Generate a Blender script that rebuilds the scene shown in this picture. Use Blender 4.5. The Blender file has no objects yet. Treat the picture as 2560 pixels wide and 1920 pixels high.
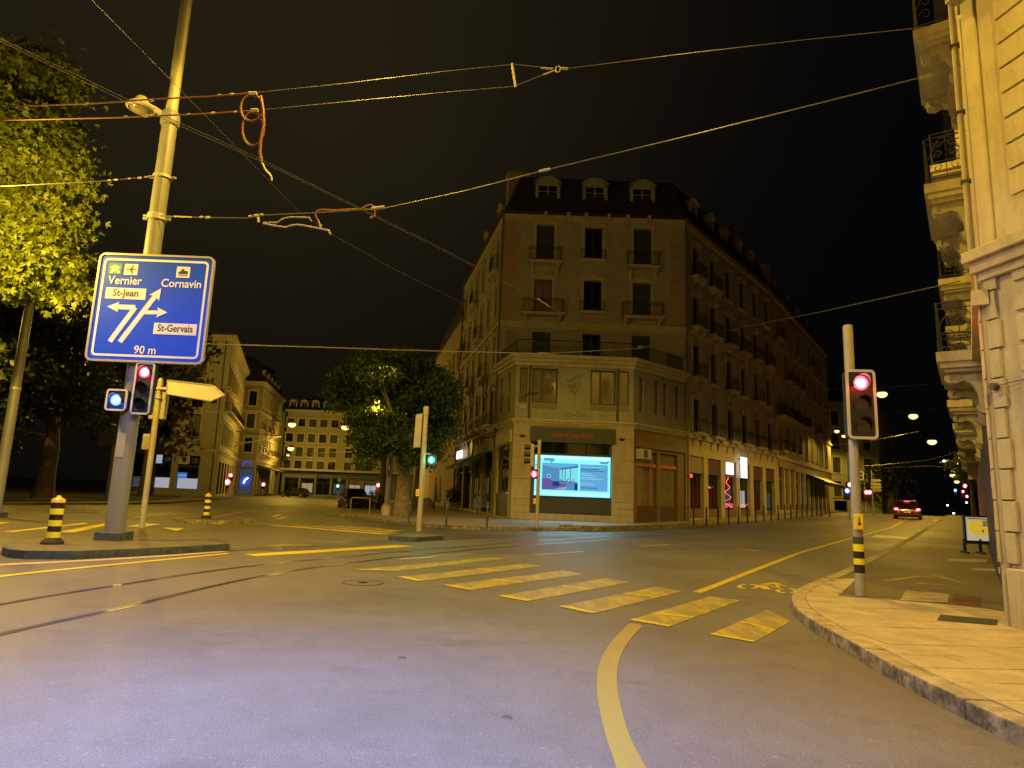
import bpy, bmesh, math, random
from mathutils import Vector, Matrix
from mathutils.geometry import tessellate_polygon
random.seed(7)
S = bpy.context.scene
COL = S.collection
# ------------------------------------------------------------------ camera
EYE = 1.6; FP = 1640.0; PITCH = math.atan(.1695); ROLL = math.radians(2.2)
_f = Vector((0, math.cos(PITCH), math.sin(PITCH)))
_r0 = Vector((1, 0, 0)); _u0 = Vector((0, -math.sin(PITCH), math.cos(PITCH)))
_r = _r0*math.cos(ROLL) + _u0*math.sin(ROLL)
_u = _u0*math.cos(ROLL) - _r0*math.sin(ROLL)
CP = Vector((0, 0, EYE))
cam = bpy.data.cameras.new('camera'); cam.sensor_width = 36; cam.lens = FP/2560*36
cam.clip_end = 2000; cam.clip_start = .05
camo = bpy.data.objects.new('camera', cam); COL.objects.link(camo)
camo.matrix_world = Matrix(((_r.x, _u.x, -_f.x, CP.x), (_r.y, _u.y, -_f.y, CP.y), (_r.z, _u.z, -_f.z, CP.z), (0, 0, 0, 1)))
S.camera = camo
S.view_settings.view_transform = 'Standard'; S.view_settings.look = 'None'
S.view_settings.exposure = 1.5; S.view_settings.gamma = 1
S.render.resolution_x = 1024; S.render.resolution_y = 768
try: S.cycles.sample_clamp_indirect = 4
except Exception: pass
# ------------------------------------------------------------------ night sky: town glow fading to navy and black
W = bpy.data.worlds.new('World'); S.world = W; W.use_nodes = True
wn = W.node_tree; wn.nodes.clear()
def N(nt, t, **k):
    n = nt.nodes.new(t)
    for a, b in k.items():
        if a.startswith('_'): setattr(n, a[1:], b)
        else: n.inputs[a.replace('__', ' ')].default_value = b
    return n
tc = N(wn, 'ShaderNodeTexCoord'); bg = N(wn, 'ShaderNodeBackground'); ow = N(wn, 'ShaderNodeOutputWorld')
L = wn.links.new
dot = N(wn, 'ShaderNodeVectorMath', _operation='DOT_PRODUCT'); dot.inputs[1].default_value = Vector((-.36, .69, .62)).normalized()
L(tc.outputs['Generated'], dot.inputs[0])
nz = N(wn, 'ShaderNodeTexNoise', Scale=1.6, Detail=5, Roughness=.6); L(tc.outputs['Generated'], nz.inputs['Vector'])
ad = N(wn, 'ShaderNodeMath', _operation='MULTIPLY_ADD'); L(nz.outputs['Fac'], ad.inputs[0]); ad.inputs[1].default_value = .10; L(dot.outputs['Value'], ad.inputs[2])
mr_ = N(wn, 'ShaderNodeMapRange', _clamp=True); L(ad.outputs[0], mr_.inputs[0]); mr_.inputs[1].default_value = .45; mr_.inputs[2].default_value = 1.06
pw_ = N(wn, 'ShaderNodeMath', _operation='POWER'); L(mr_.outputs[0], pw_.inputs[0]); pw_.inputs[1].default_value = 4.2
mx_ = N(wn, 'ShaderNodeMix', _data_type='RGBA'); L(pw_.outputs[0], mx_.inputs[0]); mx_.inputs[6].default_value = (.0005,.0005,.0006,1); mx_.inputs[7].default_value = (.0066,.0048,.0020,1)
L(mx_.outputs[2], bg.inputs['Color']); bg.inputs['Strength'].default_value = 1.0; L(bg.outputs[0], ow.inputs[0])
# ------------------------------------------------------------------ placing helpers
def ray(px, py): return _f*FP + _r*(px-1280) + _u*(960-py)
def sst(a, b, x):
    t = min(1, max(0, (x-a)/(b-a))); return t*t*(3-2*t)
def Hraw(x, y):
    s = x*.58+y*.814; t = .814*x-.58*y
    if s > 82: s2 = 82-(s-82)*.6
    else: s2 = s
    w = sst(-16, -3, t); wl = sst(-26, -18, t)
    h = w*.0165*max(0, s2-12) + (1-w)*wl*.026*max(0, s2-38)
    return h
GS = 2.0; _hc = {}
def _hv(i, j):
    k = (i, j)
    if k not in _hc: _hc[k] = Hraw(i*GS, j*GS)
    return _hc[k]
def H(x, y):                       # height of the triangulated ground sheet
    i = math.floor(x/GS); j = math.floor(y/GS); a = x/GS-i; b = y/GS-j
    h00 = _hv(i, j); h10 = _hv(i+1, j); h01 = _hv(i, j+1); h11 = _hv(i+1, j+1)
    if a >= b: return h00+(h10-h00)*a+(h11-h10)*b
    return h00+(h11-h01)*a+(h01-h00)*b
def gp(px, py, dz=0.0):            # ground point seen at a photo position
    d = ray(px, py); z = dz; p = None
    for _ in range(12):
        p = CP + d*((z-EYE)/d.z)
        if p.y > 400 or p.y < 0: break
        z = z*.3+.7*(H(p.x, p.y)+dz)
    p.z = H(p.x, p.y)+dz
    return p
def at(px, py, Y):
    d = ray(px, py); return CP + d*(Y/d.y)
def onp(px, py, p0, ang):          # on a vertical plane through p0 running in direction ang
    n = Vector((-math.sin(ang), math.cos(ang), 0)); d = ray(px, py)
    return CP + d*(((Vector(p0)-CP).dot(n))/d.dot(n))
# ------------------------------------------------------------------ mesh builder
class MB:
    def __init__(s): s.v = []; s.f = []; s.m = []; s.cur = 0
    def add(s, vs, fs):
        o = len(s.v); s.v += [tuple(q) for q in vs]
        for f in fs: s.f.append([o+i for i in f]); s.m.append(s.cur)
        return s
    def mi(s, i): s.cur = i; return s
    def box(s, x0, x1, y0, y1, z0, z1):
        if x0 > x1: x0, x1 = x1, x0
        if y0 > y1: y0, y1 = y1, y0
        if z0 > z1: z0, z1 = z1, z0
        return s.add([(x0,y0,z0),(x1,y0,z0),(x1,y1,z0),(x0,y1,z0),(x0,y0,z1),(x1,y0,z1),(x1,y1,z1),(x0,y1,z1)],
              [(0,3,2,1),(4,5,6,7),(0,1,5,4),(1,2,6,5),(2,3,7,6),(3,0,4,7)])
    def quad(s, a, b, c, d): return s.add([a,b,c,d], [(0,1,2,3)])
    def prism(s, poly, z0, z1, hf=None, caps=True):
        n = len(poly); g = hf or (lambda x, y: 0)
        a = sum(poly[i][0]*poly[(i+1)%n][1]-poly[(i+1)%n][0]*poly[i][1] for i in range(n))
        if a < 0: poly = poly[::-1]
        vs = [(p[0],p[1],z0+g(p[0],p[1])) for p in poly]+[(p[0],p[1],z1+g(p[0],p[1])) for p in poly]
        fs = [(i,(i+1)%n,(i+1)%n+n,i+n) for i in range(n)]
        if caps:
            tr = tessellate_polygon([[Vector((p[0],p[1],0)) for p in poly]])
            for t in tr:
                q = [poly[i] for i in t]
                ar = (q[1][0]-q[0][0])*(q[2][1]-q[0][1])-(q[2][0]-q[0][0])*(q[1][1]-q[0][1])
                if ar < 0: t = t[::-1]
                fs.append(tuple(i+n for i in t)); fs.append(tuple(t[::-1]))
        return s.add(vs, fs)
    def tube(s, pts, r, n=8, caps=True):
        pts = [Vector(p) for p in pts]; k = len(pts)
        rs = r if isinstance(r, (list, tuple)) else [r]*k
        o = len(s.v); up = None
        for i, p in enumerate(pts):
            d = (pts[min(i+1,k-1)]-pts[max(i-1,0)])
            if d.length < 1e-9: d = Vector((0,0,1))
            d.normalize()
            if up is None: up = d.orthogonal().normalized()
            up = (up-d*up.dot(d))
            if up.length < 1e-6: up = d.orthogonal()
            up.normalize(); w = d.cross(up)
            for j in range(n):
                a = 2*math.pi*j/n; s.v.append(tuple(p+(up*math.cos(a)+w*math.sin(a))*rs[i]))
        for i in range(k-1):
            for j in range(n):
                s.f.append([o+i*n+j, o+i*n+(j+1)%n, o+(i+1)*n+(j+1)%n, o+(i+1)*n+j]); s.m.append(s.cur)
        if caps:
            s.f.append([o+j for j in range(n)][::-1]); s.m.append(s.cur)
            s.f.append([o+(k-1)*n+j for j in range(n)]); s.m.append(s.cur)
        return s
    def lathe(s, prof, n=16, c=(0,0,0), axis='z'):   # prof: (radius, height)
        o = len(s.v)
        for r, h in prof:
            for j in range(n):
                a = 2*math.pi*j/n; x, y = r*math.cos(a), r*math.sin(a)
                if axis == 'z': s.v.append((c[0]+x, c[1]+y, c[2]+h))
                else: s.v.append((c[0]+x, c[1]+h, c[2]+y))
        k = len(prof)
        for i in range(k-1):
            for j in range(n):
                q = [o+i*n+j, o+i*n+(j+1)%n, o+(i+1)*n+(j+1)%n, o+(i+1)*n+j]
                if axis != 'z': q = q[::-1]
                s.f.append(q); s.m.append(s.cur)
        c0 = [o+j for j in range(n)]; c1 = [o+(k-1)*n+j for j in range(n)]
        if axis == 'z': c0 = c0[::-1]
        else: c1 = c1[::-1]
        s.f.append(c0); s.m.append(s.cur); s.f.append(c1); s.m.append(s.cur)
        return s
    def ext(s, poly, y0, y1):                        # polygon in x,z extruded along y
        n = len(poly)
        a = sum(poly[i][0]*poly[(i+1)%n][1]-poly[(i+1)%n][0]*poly[i][1] for i in range(n))
        if a < 0: poly = poly[::-1]
        vs = [(p[0],y0,p[1]) for p in poly]+[(p[0],y1,p[1]) for p in poly]
        fs = [((i+1)%n,i,i+n,(i+1)%n+n) for i in range(n)]
        for f in list(fs): pass
        fs = [(i,(i+1)%n,(i+1)%n+n,i+n) for i in range(n)]
        for t in tessellate_polygon([[Vector((p[0],p[1],0)) for p in poly]]):
            q = [poly[i] for i in t]
            ar = (q[1][0]-q[0][0])*(q[2][1]-q[0][1])-(q[2][0]-q[0][0])*(q[1][1]-q[0][1])
            if ar < 0: t = t[::-1]
            fs.append(tuple(t)); fs.append(tuple(i+n for i in t[::-1]))
        return s.add(vs, fs)
    def mesh(s, name, mats, smooth=None):
        me = bpy.data.meshes.new(name); me.from_pydata(s.v, [], s.f)
        if not isinstance(mats, (list, tuple)): mats = [mats]
        for q in mats: me.materials.append(q)
        if len(mats) > 1: me.polygons.foreach_set('material_index', s.m)
        if smooth:
            me.shade_smooth(); me.set_sharp_from_angle(angle=smooth)
        me.update(); return me
def parent_of(o, p):
    o.parent = p
def tag(o, label=None, cat=None, group=None, kind=None):
    if label: o['label'] = label
    if cat: o['category'] = cat
    if group: o['group'] = group
    if kind: o['kind'] = kind
    return o
def thing(name, label, cat, loc=(0,0,0), rz=0, group=None):
    o = bpy.data.objects.new(name, None); o.empty_display_size = .2; COL.objects.link(o)
    o.location = loc; o.rotation_euler = (0,0,rz); return tag(o, label, cat, group)
def obj(name, mb, mats, parent=None, loc=(0,0,0), rz=0, smooth=None, label=None, bevel=0):
    me = mb if isinstance(mb, bpy.types.Mesh) else mb.mesh(name, mats, smooth)
    o = bpy.data.objects.new(name, me); COL.objects.link(o); o.parent = parent
    o.location = loc; o.rotation_euler = (0,0,rz)
    if label: o['label'] = label
    if bevel:
        b = o.modifiers.new('bevel', 'BEVEL'); b.width = bevel; b.segments = 2; b.limit_method = 'ANGLE'
    return o
def copy_tree(o, parent=None):
    c = o.copy(); COL.objects.link(c); c.parent = parent
    for ch in [q for q in bpy.data.objects if q.parent is o]: copy_tree(ch, c)
    return c
# ------------------------------------------------------------------ materials
MATS = {}
def mat(name, c, rough=.8, var=.15, vs=3.0, bump=0.0, bs=40.0, metal=0, emit=None, es=0, spec=.5, dirt=0, dc=(.02,.018,.015), coat=0, obj_space=True, trans=0):
    m = bpy.data.materials.new(name); m.use_nodes = True; nt = m.node_tree; b = nt.nodes['Principled BSDF']
    b.inputs['Roughness'].default_value = rough; b.inputs['Metallic'].default_value = metal
    b.inputs['Specular IOR Level'].default_value = spec; b.inputs['Coat Weight'].default_value = coat
    tcx = nt.nodes.new('ShaderNodeTexCoord'); src = tcx.outputs['Object']
    lk = nt.links.new
    if var > 0 or dirt > 0:
        n1 = N(nt, 'ShaderNodeTexNoise', Scale=vs, Detail=5, Roughness=.65); lk(src, n1.inputs['Vector'])
        rm = N(nt, 'ShaderNodeMapRange'); lk(n1.outputs['Fac'], rm.inputs[0])
        rm.inputs[1].default_value = .3; rm.inputs[2].default_value = .7; rm.inputs[3].default_value = 1-var; rm.inputs[4].default_value = 1+var
        mx = N(nt, 'ShaderNodeMix', _data_type='RGBA', _blend_type='MULTIPLY'); mx.inputs[0].default_value = 1
        mx.inputs[6].default_value = (*c, 1); lk(rm.outputs[0], mx.inputs[7]); out = mx.outputs[2]
        if dirt > 0:
            mp = N(nt, 'ShaderNodeMapping'); mp.inputs['Scale'].default_value = (1.7, 1.7, .35); lk(src, mp.inputs[0])
            n2 = N(nt, 'ShaderNodeTexNoise', Scale=2.3, Detail=7, Roughness=.7); lk(mp.outputs[0], n2.inputs['Vector'])
            r2 = N(nt, 'ShaderNodeMapRange'); lk(n2.outputs['Fac'], r2.inputs[0]); r2.inputs[1].default_value = .48; r2.inputs[2].default_value = .75
            r2.inputs[4].default_value = dirt
            m2 = N(nt, 'ShaderNodeMix', _data_type='RGBA'); lk(r2.outputs[0], m2.inputs[0]); lk(out, m2.inputs[6]); m2.inputs[7].default_value = (*dc, 1); out = m2.outputs[2]
        lk(out, b.inputs['Base Color'])
    else: b.inputs['Base Color'].default_value = (*c, 1)
    if bump > 0:
        n3 = N(nt, 'ShaderNodeTexNoise', Scale=bs, Detail=4); lk(src, n3.inputs['Vector'])
        bp = N(nt, 'ShaderNodeBump', Strength=bump, Distance=.02); lk(n3.outputs['Fac'], bp.inputs['Height']); lk(bp.outputs[0], b.inputs['Normal'])
    if emit: b.inputs['Emission Color'].default_value = (*emit, 1); b.inputs['Emission Strength'].default_value = es
    if trans: b.inputs['Transmission Weight'].default_value = trans
    MATS[name] = m; return m
M = MATS
mat('stone', (.42,.37,.28), .85, .12, 1.3, .25, 30, dirt=.35, dc=(.12,.10,.07))
mat('plaster', (.33,.33,.28), .9, .10, .8, .15, 40, dirt=.3, dc=(.16,.14,.10))
mat('right_plaster', (.42,.38,.26), .85, .14, 1.5, .5, 45, dirt=.6, dc=(.22,.175,.11))
mat('trim', (.46,.41,.31), .8, .12, 2.5, .2, 50, dirt=.3, dc=(.12,.10,.07))
mat('pink_stone', (.34,.25,.19), .85, .12, 2, .2, 40)
mat('grey_plaster', (.26,.25,.24), .9, .12, 1, .1, 30, dirt=.3)
mat('slate', (.035,.03,.03), .6, .3, 6, .3, 30)
mat('zinc', (.12,.11,.10), .5, .2, 3)
mat('shutter', (.035,.045,.035), .6, .2, 4)
mat('green_frame', (.045,.06,.045), .5, .15, 5)
mat('white_frame', (.42,.40,.36), .5, .1, 5)
mat('iron', (.02,.019,.018), .5, .2, 8, metal=.3)
mat('glass_dark', (.012,.013,.015), .06, 0, spec=.8)
mat('curtain_glass', (.20,.18,.13), .05, .2, 1.5, spec=.7)
mat('steel_paint', (.17,.175,.19), .45, .08, 3, .05, 20, dirt=.25, dc=(.14,.12,.1))
mat('cream_paint', (.32,.30,.21), .45, .08, 4, dirt=.15, dc=(.2,.16,.1))
mat('galv', (.36,.36,.34), .42, .12, 9, metal=.35)
mat('dark_steel', (.045,.05,.055), .5, .15, 6)
mat('black', (.012,.012,.012), .5, .1, 5)
mat('rubber', (.015,.015,.015), .85, 0)
mat('yellow_paint', (.75,.52,.02), .45, .08, 8)
mat('yellow_reflective', (.72,.66,.02), .35, .06, 8, emit=(1,.8,.05), es=0)
mat('amber_cap', (.85,.42,.04), .35, 0, coat=.5)
mat('sign_blue', (.008,.06,.85), .35, .03, 4, coat=.3)
mat('sign_white', (.62,.62,.66), .4, .03, 8)
mat('sign_green', (.02,.18,.16), .4, 0)
mat('alu', (.6,.56,.48), .35, .05, 10, metal=.6)
mat('border_grey', (.45,.44,.43), .5, .05, 5)
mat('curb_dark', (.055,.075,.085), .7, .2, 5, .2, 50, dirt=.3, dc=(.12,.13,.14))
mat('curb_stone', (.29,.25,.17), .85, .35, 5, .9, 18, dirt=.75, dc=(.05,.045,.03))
mat('pink_band', (.42,.33,.25), .8, .12, 5, .1, 60)
mat('red_cable', (.13,.042,.022), .5, .1, 9)
mat('copper', (.35,.17,.07), .4, .1, 9, metal=.6)
mat('wire', (.13,.12,.095), .45, .1, 9, metal=.5)
mat('insulator', (.36,.32,.22), .4, .1, 9)
mat('bark', (.10,.085,.06), .9, .3, 6, .8, 15)
mat('plane_bark', (.17,.14,.09), .85, .4, 3, .4, 12)
mat('grass', (.012,.022,.008), .9, .4, 3)
mat('park_soil', (.03,.028,.018), .95, .3, 1)
mat('terrazzo', (.25,.21,.15), .85, .12, .6, .2, 60)
mat('hydrant_red', (.42,.02,.03), .4, .05, 8, coat=.4)
mat('box_blue', (.16,.21,.42), .5, .1, 5)
mat('orange_film', (.42,.085,.02), .5, .05, 5)
mat('maroon', (.07,.03,.018), .6, .2, 5)
mat('wood_panel', (.16,.10,.055), .6, .25, 6)
mat('awning_green', (.02,.06,.035), .8, .15, 5)
mat('car_black', (.008,.008,.009), .12, 0, coat=1)
mat('car_dark', (.03,.022,.025), .2, 0, coat=1)
mat('car_glass', (.01,.01,.012), .03, 0, spec=.9)
mat('plate_white', (.6,.6,.55), .5, 0)
mat('graffiti', (.03,.025,.02), .6, 0)
mat('text_black', (.02,.02,.025), .5, 0)
mat('text_red', (.45,.05,.03), .5, 0)
mat('paper', (.55,.54,.5), .6, .05, 6); mat('lit_paper', (.55,.54,.5), .6, .05, 6, emit=(.75,.68,.5), es=.13); mat('lit_yellow', (.6,.45,.03), .6, .05, 6, emit=(.8,.6,.05), es=.16)
mat('hedge', (.015,.03,.01), .9, .4, 3)
def emi(name, c, s):
    m = bpy.data.materials.new(name); m.use_nodes = True; nt = m.node_tree; nt.nodes.clear()
    e = N(nt, 'ShaderNodeEmission', Color=(*c, 1), Strength=s); o = nt.nodes.new('ShaderNodeOutputMaterial'); nt.links.new(e.outputs[0], o.inputs[0]); MATS[name] = m; return m
emi('lamp_sodium', (1,.56,.17), 1.15); emi('lamp_white', (.9,.95,1), 6)
emi('led_red', (1,.05,.09), 2.2); emi('led_red_hot', (1,.62,.62), 4); emi('led_blue', (.08,.2,1), 1.6); emi('led_blue_hot', (.65,.8,1), 4)
emi('led_green', (.05,.9,.5), .8); emi('led_green_hot', (.4,1,.85), 2)
emi('tail_red', (1,.10,.10), 1.2); emi('red_neon', (1,.08,.04), .7); emi('blue_neon', (.10,.12,1), .2); emi('white_panel', (1,.86,.80), .55)
emi('shop_blue', (.05,.22,.8), .22); emi('shop_white', (.75,.8,.9), .16); emi('shop_warm', (1,.7,.4), .12); emi('red_glow', (1,.10,.05), .014); emi('lamp_amber', (1,.5,.1), .42)
emi('dim_cool', (.35,.5,.65), .035)
def asphalt(name, c, patches=True):
    m = bpy.data.materials.new(name); m.use_nodes = True; nt = m.node_tree; b = nt.nodes['Principled BSDF']; lk = nt.links.new
    t = nt.nodes.new('ShaderNodeTexCoord'); src = t.outputs['Object']
    big = N(nt, 'ShaderNodeTexNoise', Scale=.22, Detail=5, Roughness=.6); lk(src, big.inputs['Vector'])
    mid = N(nt, 'ShaderNodeTexNoise', Scale=2.6, Detail=6, Roughness=.7); lk(src, mid.inputs['Vector'])
    fin = N(nt, 'ShaderNodeTexNoise', Scale=85, Detail=3, Roughness=.7); lk(src, fin.inputs['Vector'])
    vor = N(nt, 'ShaderNodeTexVoronoi', Scale=70); lk(src, vor.inputs['Vector'])
    def mr(o, a, bb, c0, d):
        q = N(nt, 'ShaderNodeMapRange'); lk(o, q.inputs[0]); q.inputs[1].default_value = a; q.inputs[2].default_value = bb; q.inputs[3].default_value = c0; q.inputs[4].default_value = d; return q.outputs[0]
    def mul(a, bb):
        q = N(nt, 'ShaderNodeMath', _operation='MULTIPLY'); lk(a, q.inputs[0]); lk(bb, q.inputs[1]); return q.outputs[0]
    v = mul(mul(mr(big.outputs['Fac'], .35, .65, .82, 1.15), mr(mid.outputs['Fac'], .3, .7, .88, 1.12)), mr(fin.outputs['Fac'], .3, .7, .45, 1.55))
    st = N(nt, 'ShaderNodeTexNoise', Scale=.9, Detail=8, Roughness=.75); lk(src, st.inputs['Vector']); v = mul(v, mr(st.outputs['Fac'], .54, .72, 1, .62))
    sp2 = N(nt, 'ShaderNodeTexNoise', Scale=22, Detail=2); lk(src, sp2.inputs['Vector']); v = mul(v, mr(sp2.outputs['Fac'], .62, .72, 1, 1.5))
    # dark tyre tracks and sealed cracks
    wv = N(nt, 'ShaderNodeTexVoronoi', Scale=.16, _feature='DISTANCE_TO_EDGE'); lk(src, wv.inputs['Vector'])
    wp = N(nt, 'ShaderNodeVectorMath', _operation='MULTIPLY_ADD'); lk(mid.outputs['Color'], wp.inputs[0]); wp.inputs[1].default_value = (.5,.5,0); lk(src, wp.inputs[2]); lk(wp.outputs[0], wv.inputs['Vector'])
    v = mul(v, mr(wv.outputs['Distance'], .0, .0025, .84, 1))
    mx = N(nt, 'ShaderNodeMix', _data_type='RGBA', _blend_type='MULTIPLY'); mx.inputs[0].default_value = 1; mx.inputs[6].default_value = (*c, 1); lk(v, mx.inputs[7])
    lk(mx.outputs[2], b.inputs['Base Color']); lk(mr(big.outputs['Fac'], .3, .7, .5, .72), b.inputs['Roughness'])
    bp = N(nt, 'ShaderNodeBump', Strength=.75, Distance=.006); hm = N(nt, 'ShaderNodeMath', _operation='ADD'); lk(fin.outputs['Fac'], hm.inputs[0]); lk(vor.outputs['Distance'], hm.inputs[1]); lk(hm.outputs[0], bp.inputs['Height']); lk(bp.outputs[0], b.inputs['Normal'])
    b.inputs['Specular IOR Level'].default_value = .4
    MATS[name] = m; return m
asphalt('asphalt', (.112,.107,.104)); asphalt('asphalt_patch', (.1,.095,.09)); mat('black_seam', (.09,.086,.083), .6, .3, 8); asphalt('asphalt_dark', (.075,.07,.062)); asphalt('asphalt_path', (.10,.088,.065))
def paint(name, c, wear):
    m = bpy.data.materials.new(name); m.use_nodes = True; nt = m.node_tree; b = nt.nodes['Principled BSDF']; lk = nt.links.new
    t = nt.nodes.new('ShaderNodeTexCoord'); src = t.outputs['Object']
    n1 = N(nt, 'ShaderNodeTexNoise', Scale=1.6, Detail=8, Roughness=.75); mp = N(nt, 'ShaderNodeMapping'); mp.inputs['Scale'].default_value = (2.2,.7,1); mp.inputs['Rotation'].default_value = (0,0,.9); lk(src, mp.inputs[0]); lk(mp.outputs[0], n1.inputs['Vector'])
    n2 = N(nt, 'ShaderNodeTexNoise', Scale=60, Detail=3); lk(src, n2.inputs['Vector'])
    s = N(nt, 'ShaderNodeMath', _operation='MULTIPLY_ADD'); lk(n2.outputs['Fac'], s.inputs[0]); s.inputs[1].default_value = .55; lk(n1.outputs['Fac'], s.inputs[2])
    r = N(nt, 'ShaderNodeMapRange'); lk(s.outputs[0], r.inputs[0]); r.inputs[1].default_value = wear; r.inputs[2].default_value = wear+.22; r.inputs[3].default_value = .2
    mx = N(nt, 'ShaderNodeMix', _data_type='RGBA'); lk(r.outputs[0], mx.inputs[0]); mx.inputs[6].default_value = (.12,.108,.09,1); mx.inputs[7].default_value = (*c,1)
    lk(mx.outputs[2], b.inputs['Base Color']); b.inputs['Roughness'].default_value = .6
    bp = N(nt, 'ShaderNodeBump', Strength=.4, Distance=.005); lk(n2.outputs['Fac'], bp.inputs['Height']); lk(bp.outputs[0], b.inputs['Normal'])
    MATS[name] = m
paint('yellow_line', (.42,.34,.012), .56); paint('yellow_ghost', (.30,.22,.02), .80); paint('yellow_curve', (.23,.185,.04), .5); paint('yellow_worn', (.36,.30,.012), .72); paint('yellow_bright', (.52,.42,.012), .4); paint('white_line', (.42,.38,.30), .55)
mat('slab', (.32,.28,.19), .85, .2, 2.0, .5, 45, dirt=.45, dc=(.16,.13,.09))
mat('rail_steel', (.06,.055,.07), .33, .15, 9, metal=.45)
def leafmat(name, c1, c2):
    m = bpy.data.materials.new(name); m.use_nodes = True; nt = m.node_tree; b = nt.nodes['Principled BSDF']; lk = nt.links.new
    t = nt.nodes.new('ShaderNodeTexCoord'); n = N(nt, 'ShaderNodeTexNoise', Scale=1.6, Detail=5, Roughness=.7); lk(t.outputs['Object'], n.inputs['Vector'])
    r = N(nt, 'ShaderNodeValToRGB'); lk(n.outputs['Fac'], r.inputs[0]); r.color_ramp.elements[0].position = .35; r.color_ramp.elements[0].color = (*c1,1); r.color_ramp.elements[1].position = .65; r.color_ramp.elements[1].color = (*c2,1)
    lk(r.outputs[0], b.inputs['Base Color']); b.inputs['Roughness'].default_value = .5
    tr = nt.nodes.new('ShaderNodeBsdfTranslucent'); lk(r.outputs[0], tr.inputs[0]); ms = nt.nodes.new('ShaderNodeMixShader'); ms.inputs[0].default_value = .35
    lk(b.outputs[0], ms.inputs[1]); lk(tr.outputs[0], ms.inputs[2]); lk(ms.outputs[0], nt.nodes['Material Output'].inputs[0]); MATS[name] = m
leafmat('leaf_near', (.10,.14,.012), (.20,.24,.02)); leafmat('leaf_mid', (.035,.07,.012), (.075,.125,.02)); leafmat('leaf_dark', (.02,.032,.01), (.04,.055,.016))
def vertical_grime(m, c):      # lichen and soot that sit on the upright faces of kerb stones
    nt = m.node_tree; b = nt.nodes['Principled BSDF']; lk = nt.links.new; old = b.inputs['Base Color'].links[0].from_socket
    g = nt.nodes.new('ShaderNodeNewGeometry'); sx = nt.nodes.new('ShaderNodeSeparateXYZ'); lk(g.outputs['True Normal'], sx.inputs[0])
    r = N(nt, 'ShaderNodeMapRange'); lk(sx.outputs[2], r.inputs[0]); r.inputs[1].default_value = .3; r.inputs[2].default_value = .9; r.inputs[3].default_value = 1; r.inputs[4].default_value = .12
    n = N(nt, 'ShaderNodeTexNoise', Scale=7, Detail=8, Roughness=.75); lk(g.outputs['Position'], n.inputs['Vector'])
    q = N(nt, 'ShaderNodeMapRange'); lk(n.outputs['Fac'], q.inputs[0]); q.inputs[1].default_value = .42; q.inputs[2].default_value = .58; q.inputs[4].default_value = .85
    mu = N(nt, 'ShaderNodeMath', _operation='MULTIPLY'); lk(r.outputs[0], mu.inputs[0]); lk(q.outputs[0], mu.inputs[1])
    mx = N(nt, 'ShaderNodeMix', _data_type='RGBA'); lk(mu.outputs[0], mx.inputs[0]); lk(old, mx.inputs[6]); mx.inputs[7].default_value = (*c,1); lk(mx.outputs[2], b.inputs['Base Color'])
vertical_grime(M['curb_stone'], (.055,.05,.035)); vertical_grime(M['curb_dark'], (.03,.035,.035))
SOD = (1,.605,.07); COOL = (.62,.68,1)
def point(parent, loc, e, c=SOD, r=.12, name='bulb'):
    l = bpy.data.lights.new(name, 'POINT'); l.energy = e; l.color = c; l.shadow_soft_size = r
    o = bpy.data.objects.new(name, l); COL.objects.link(o); o.parent = parent; o.location = loc; return o
def downlight(parent, loc, e, c=SOD, r=.12, ang=168, blend=None):
    if blend is None: blend = .3 if ang > 140 else 1.0
    l = bpy.data.lights.new('bulb', 'SPOT'); l.energy = e; l.color = c; l.shadow_soft_size = r; l.spot_size = math.radians(ang); l.spot_blend = blend
    o = bpy.data.objects.new('bulb', l); COL.objects.link(o); o.parent = parent; o.location = loc; return o
_tc = {}
def aimed(parent, loc, e, c, ang=150, r=.08):      # lamp behind a signal lens, shining the way the lens faces
    o = downlight(parent, loc, e, c, r, ang, .6); o.name = 'signal_lamp'; o.rotation_euler = (-math.pi/2,0,0); return o
def textmesh(s, size, mat_, sx=1.0, ext=.002, bold=0):
    cu = bpy.data.curves.new('lettering', 'FONT'); cu.body = s; cu.size = size; cu.extrude = ext; cu.offset = bold; cu.align_x = 'CENTER'; cu.align_y = 'CENTER'; cu.resolution_u = 3
    o = bpy.data.objects.new('tmp', cu); COL.objects.link(o)
    dg = bpy.context.evaluated_depsgraph_get(); me = bpy.data.meshes.new_from_object(o.evaluated_get(dg))
    bpy.data.objects.remove(o)
    me.transform(Matrix.Rotation(math.pi/2, 4, 'X') @ Matrix.Diagonal((sx,1,1,1))); me.materials.clear(); me.materials.append(mat_); me.name = 'lettering'
    return me          # stands in the x,z plane, faces -y
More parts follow.
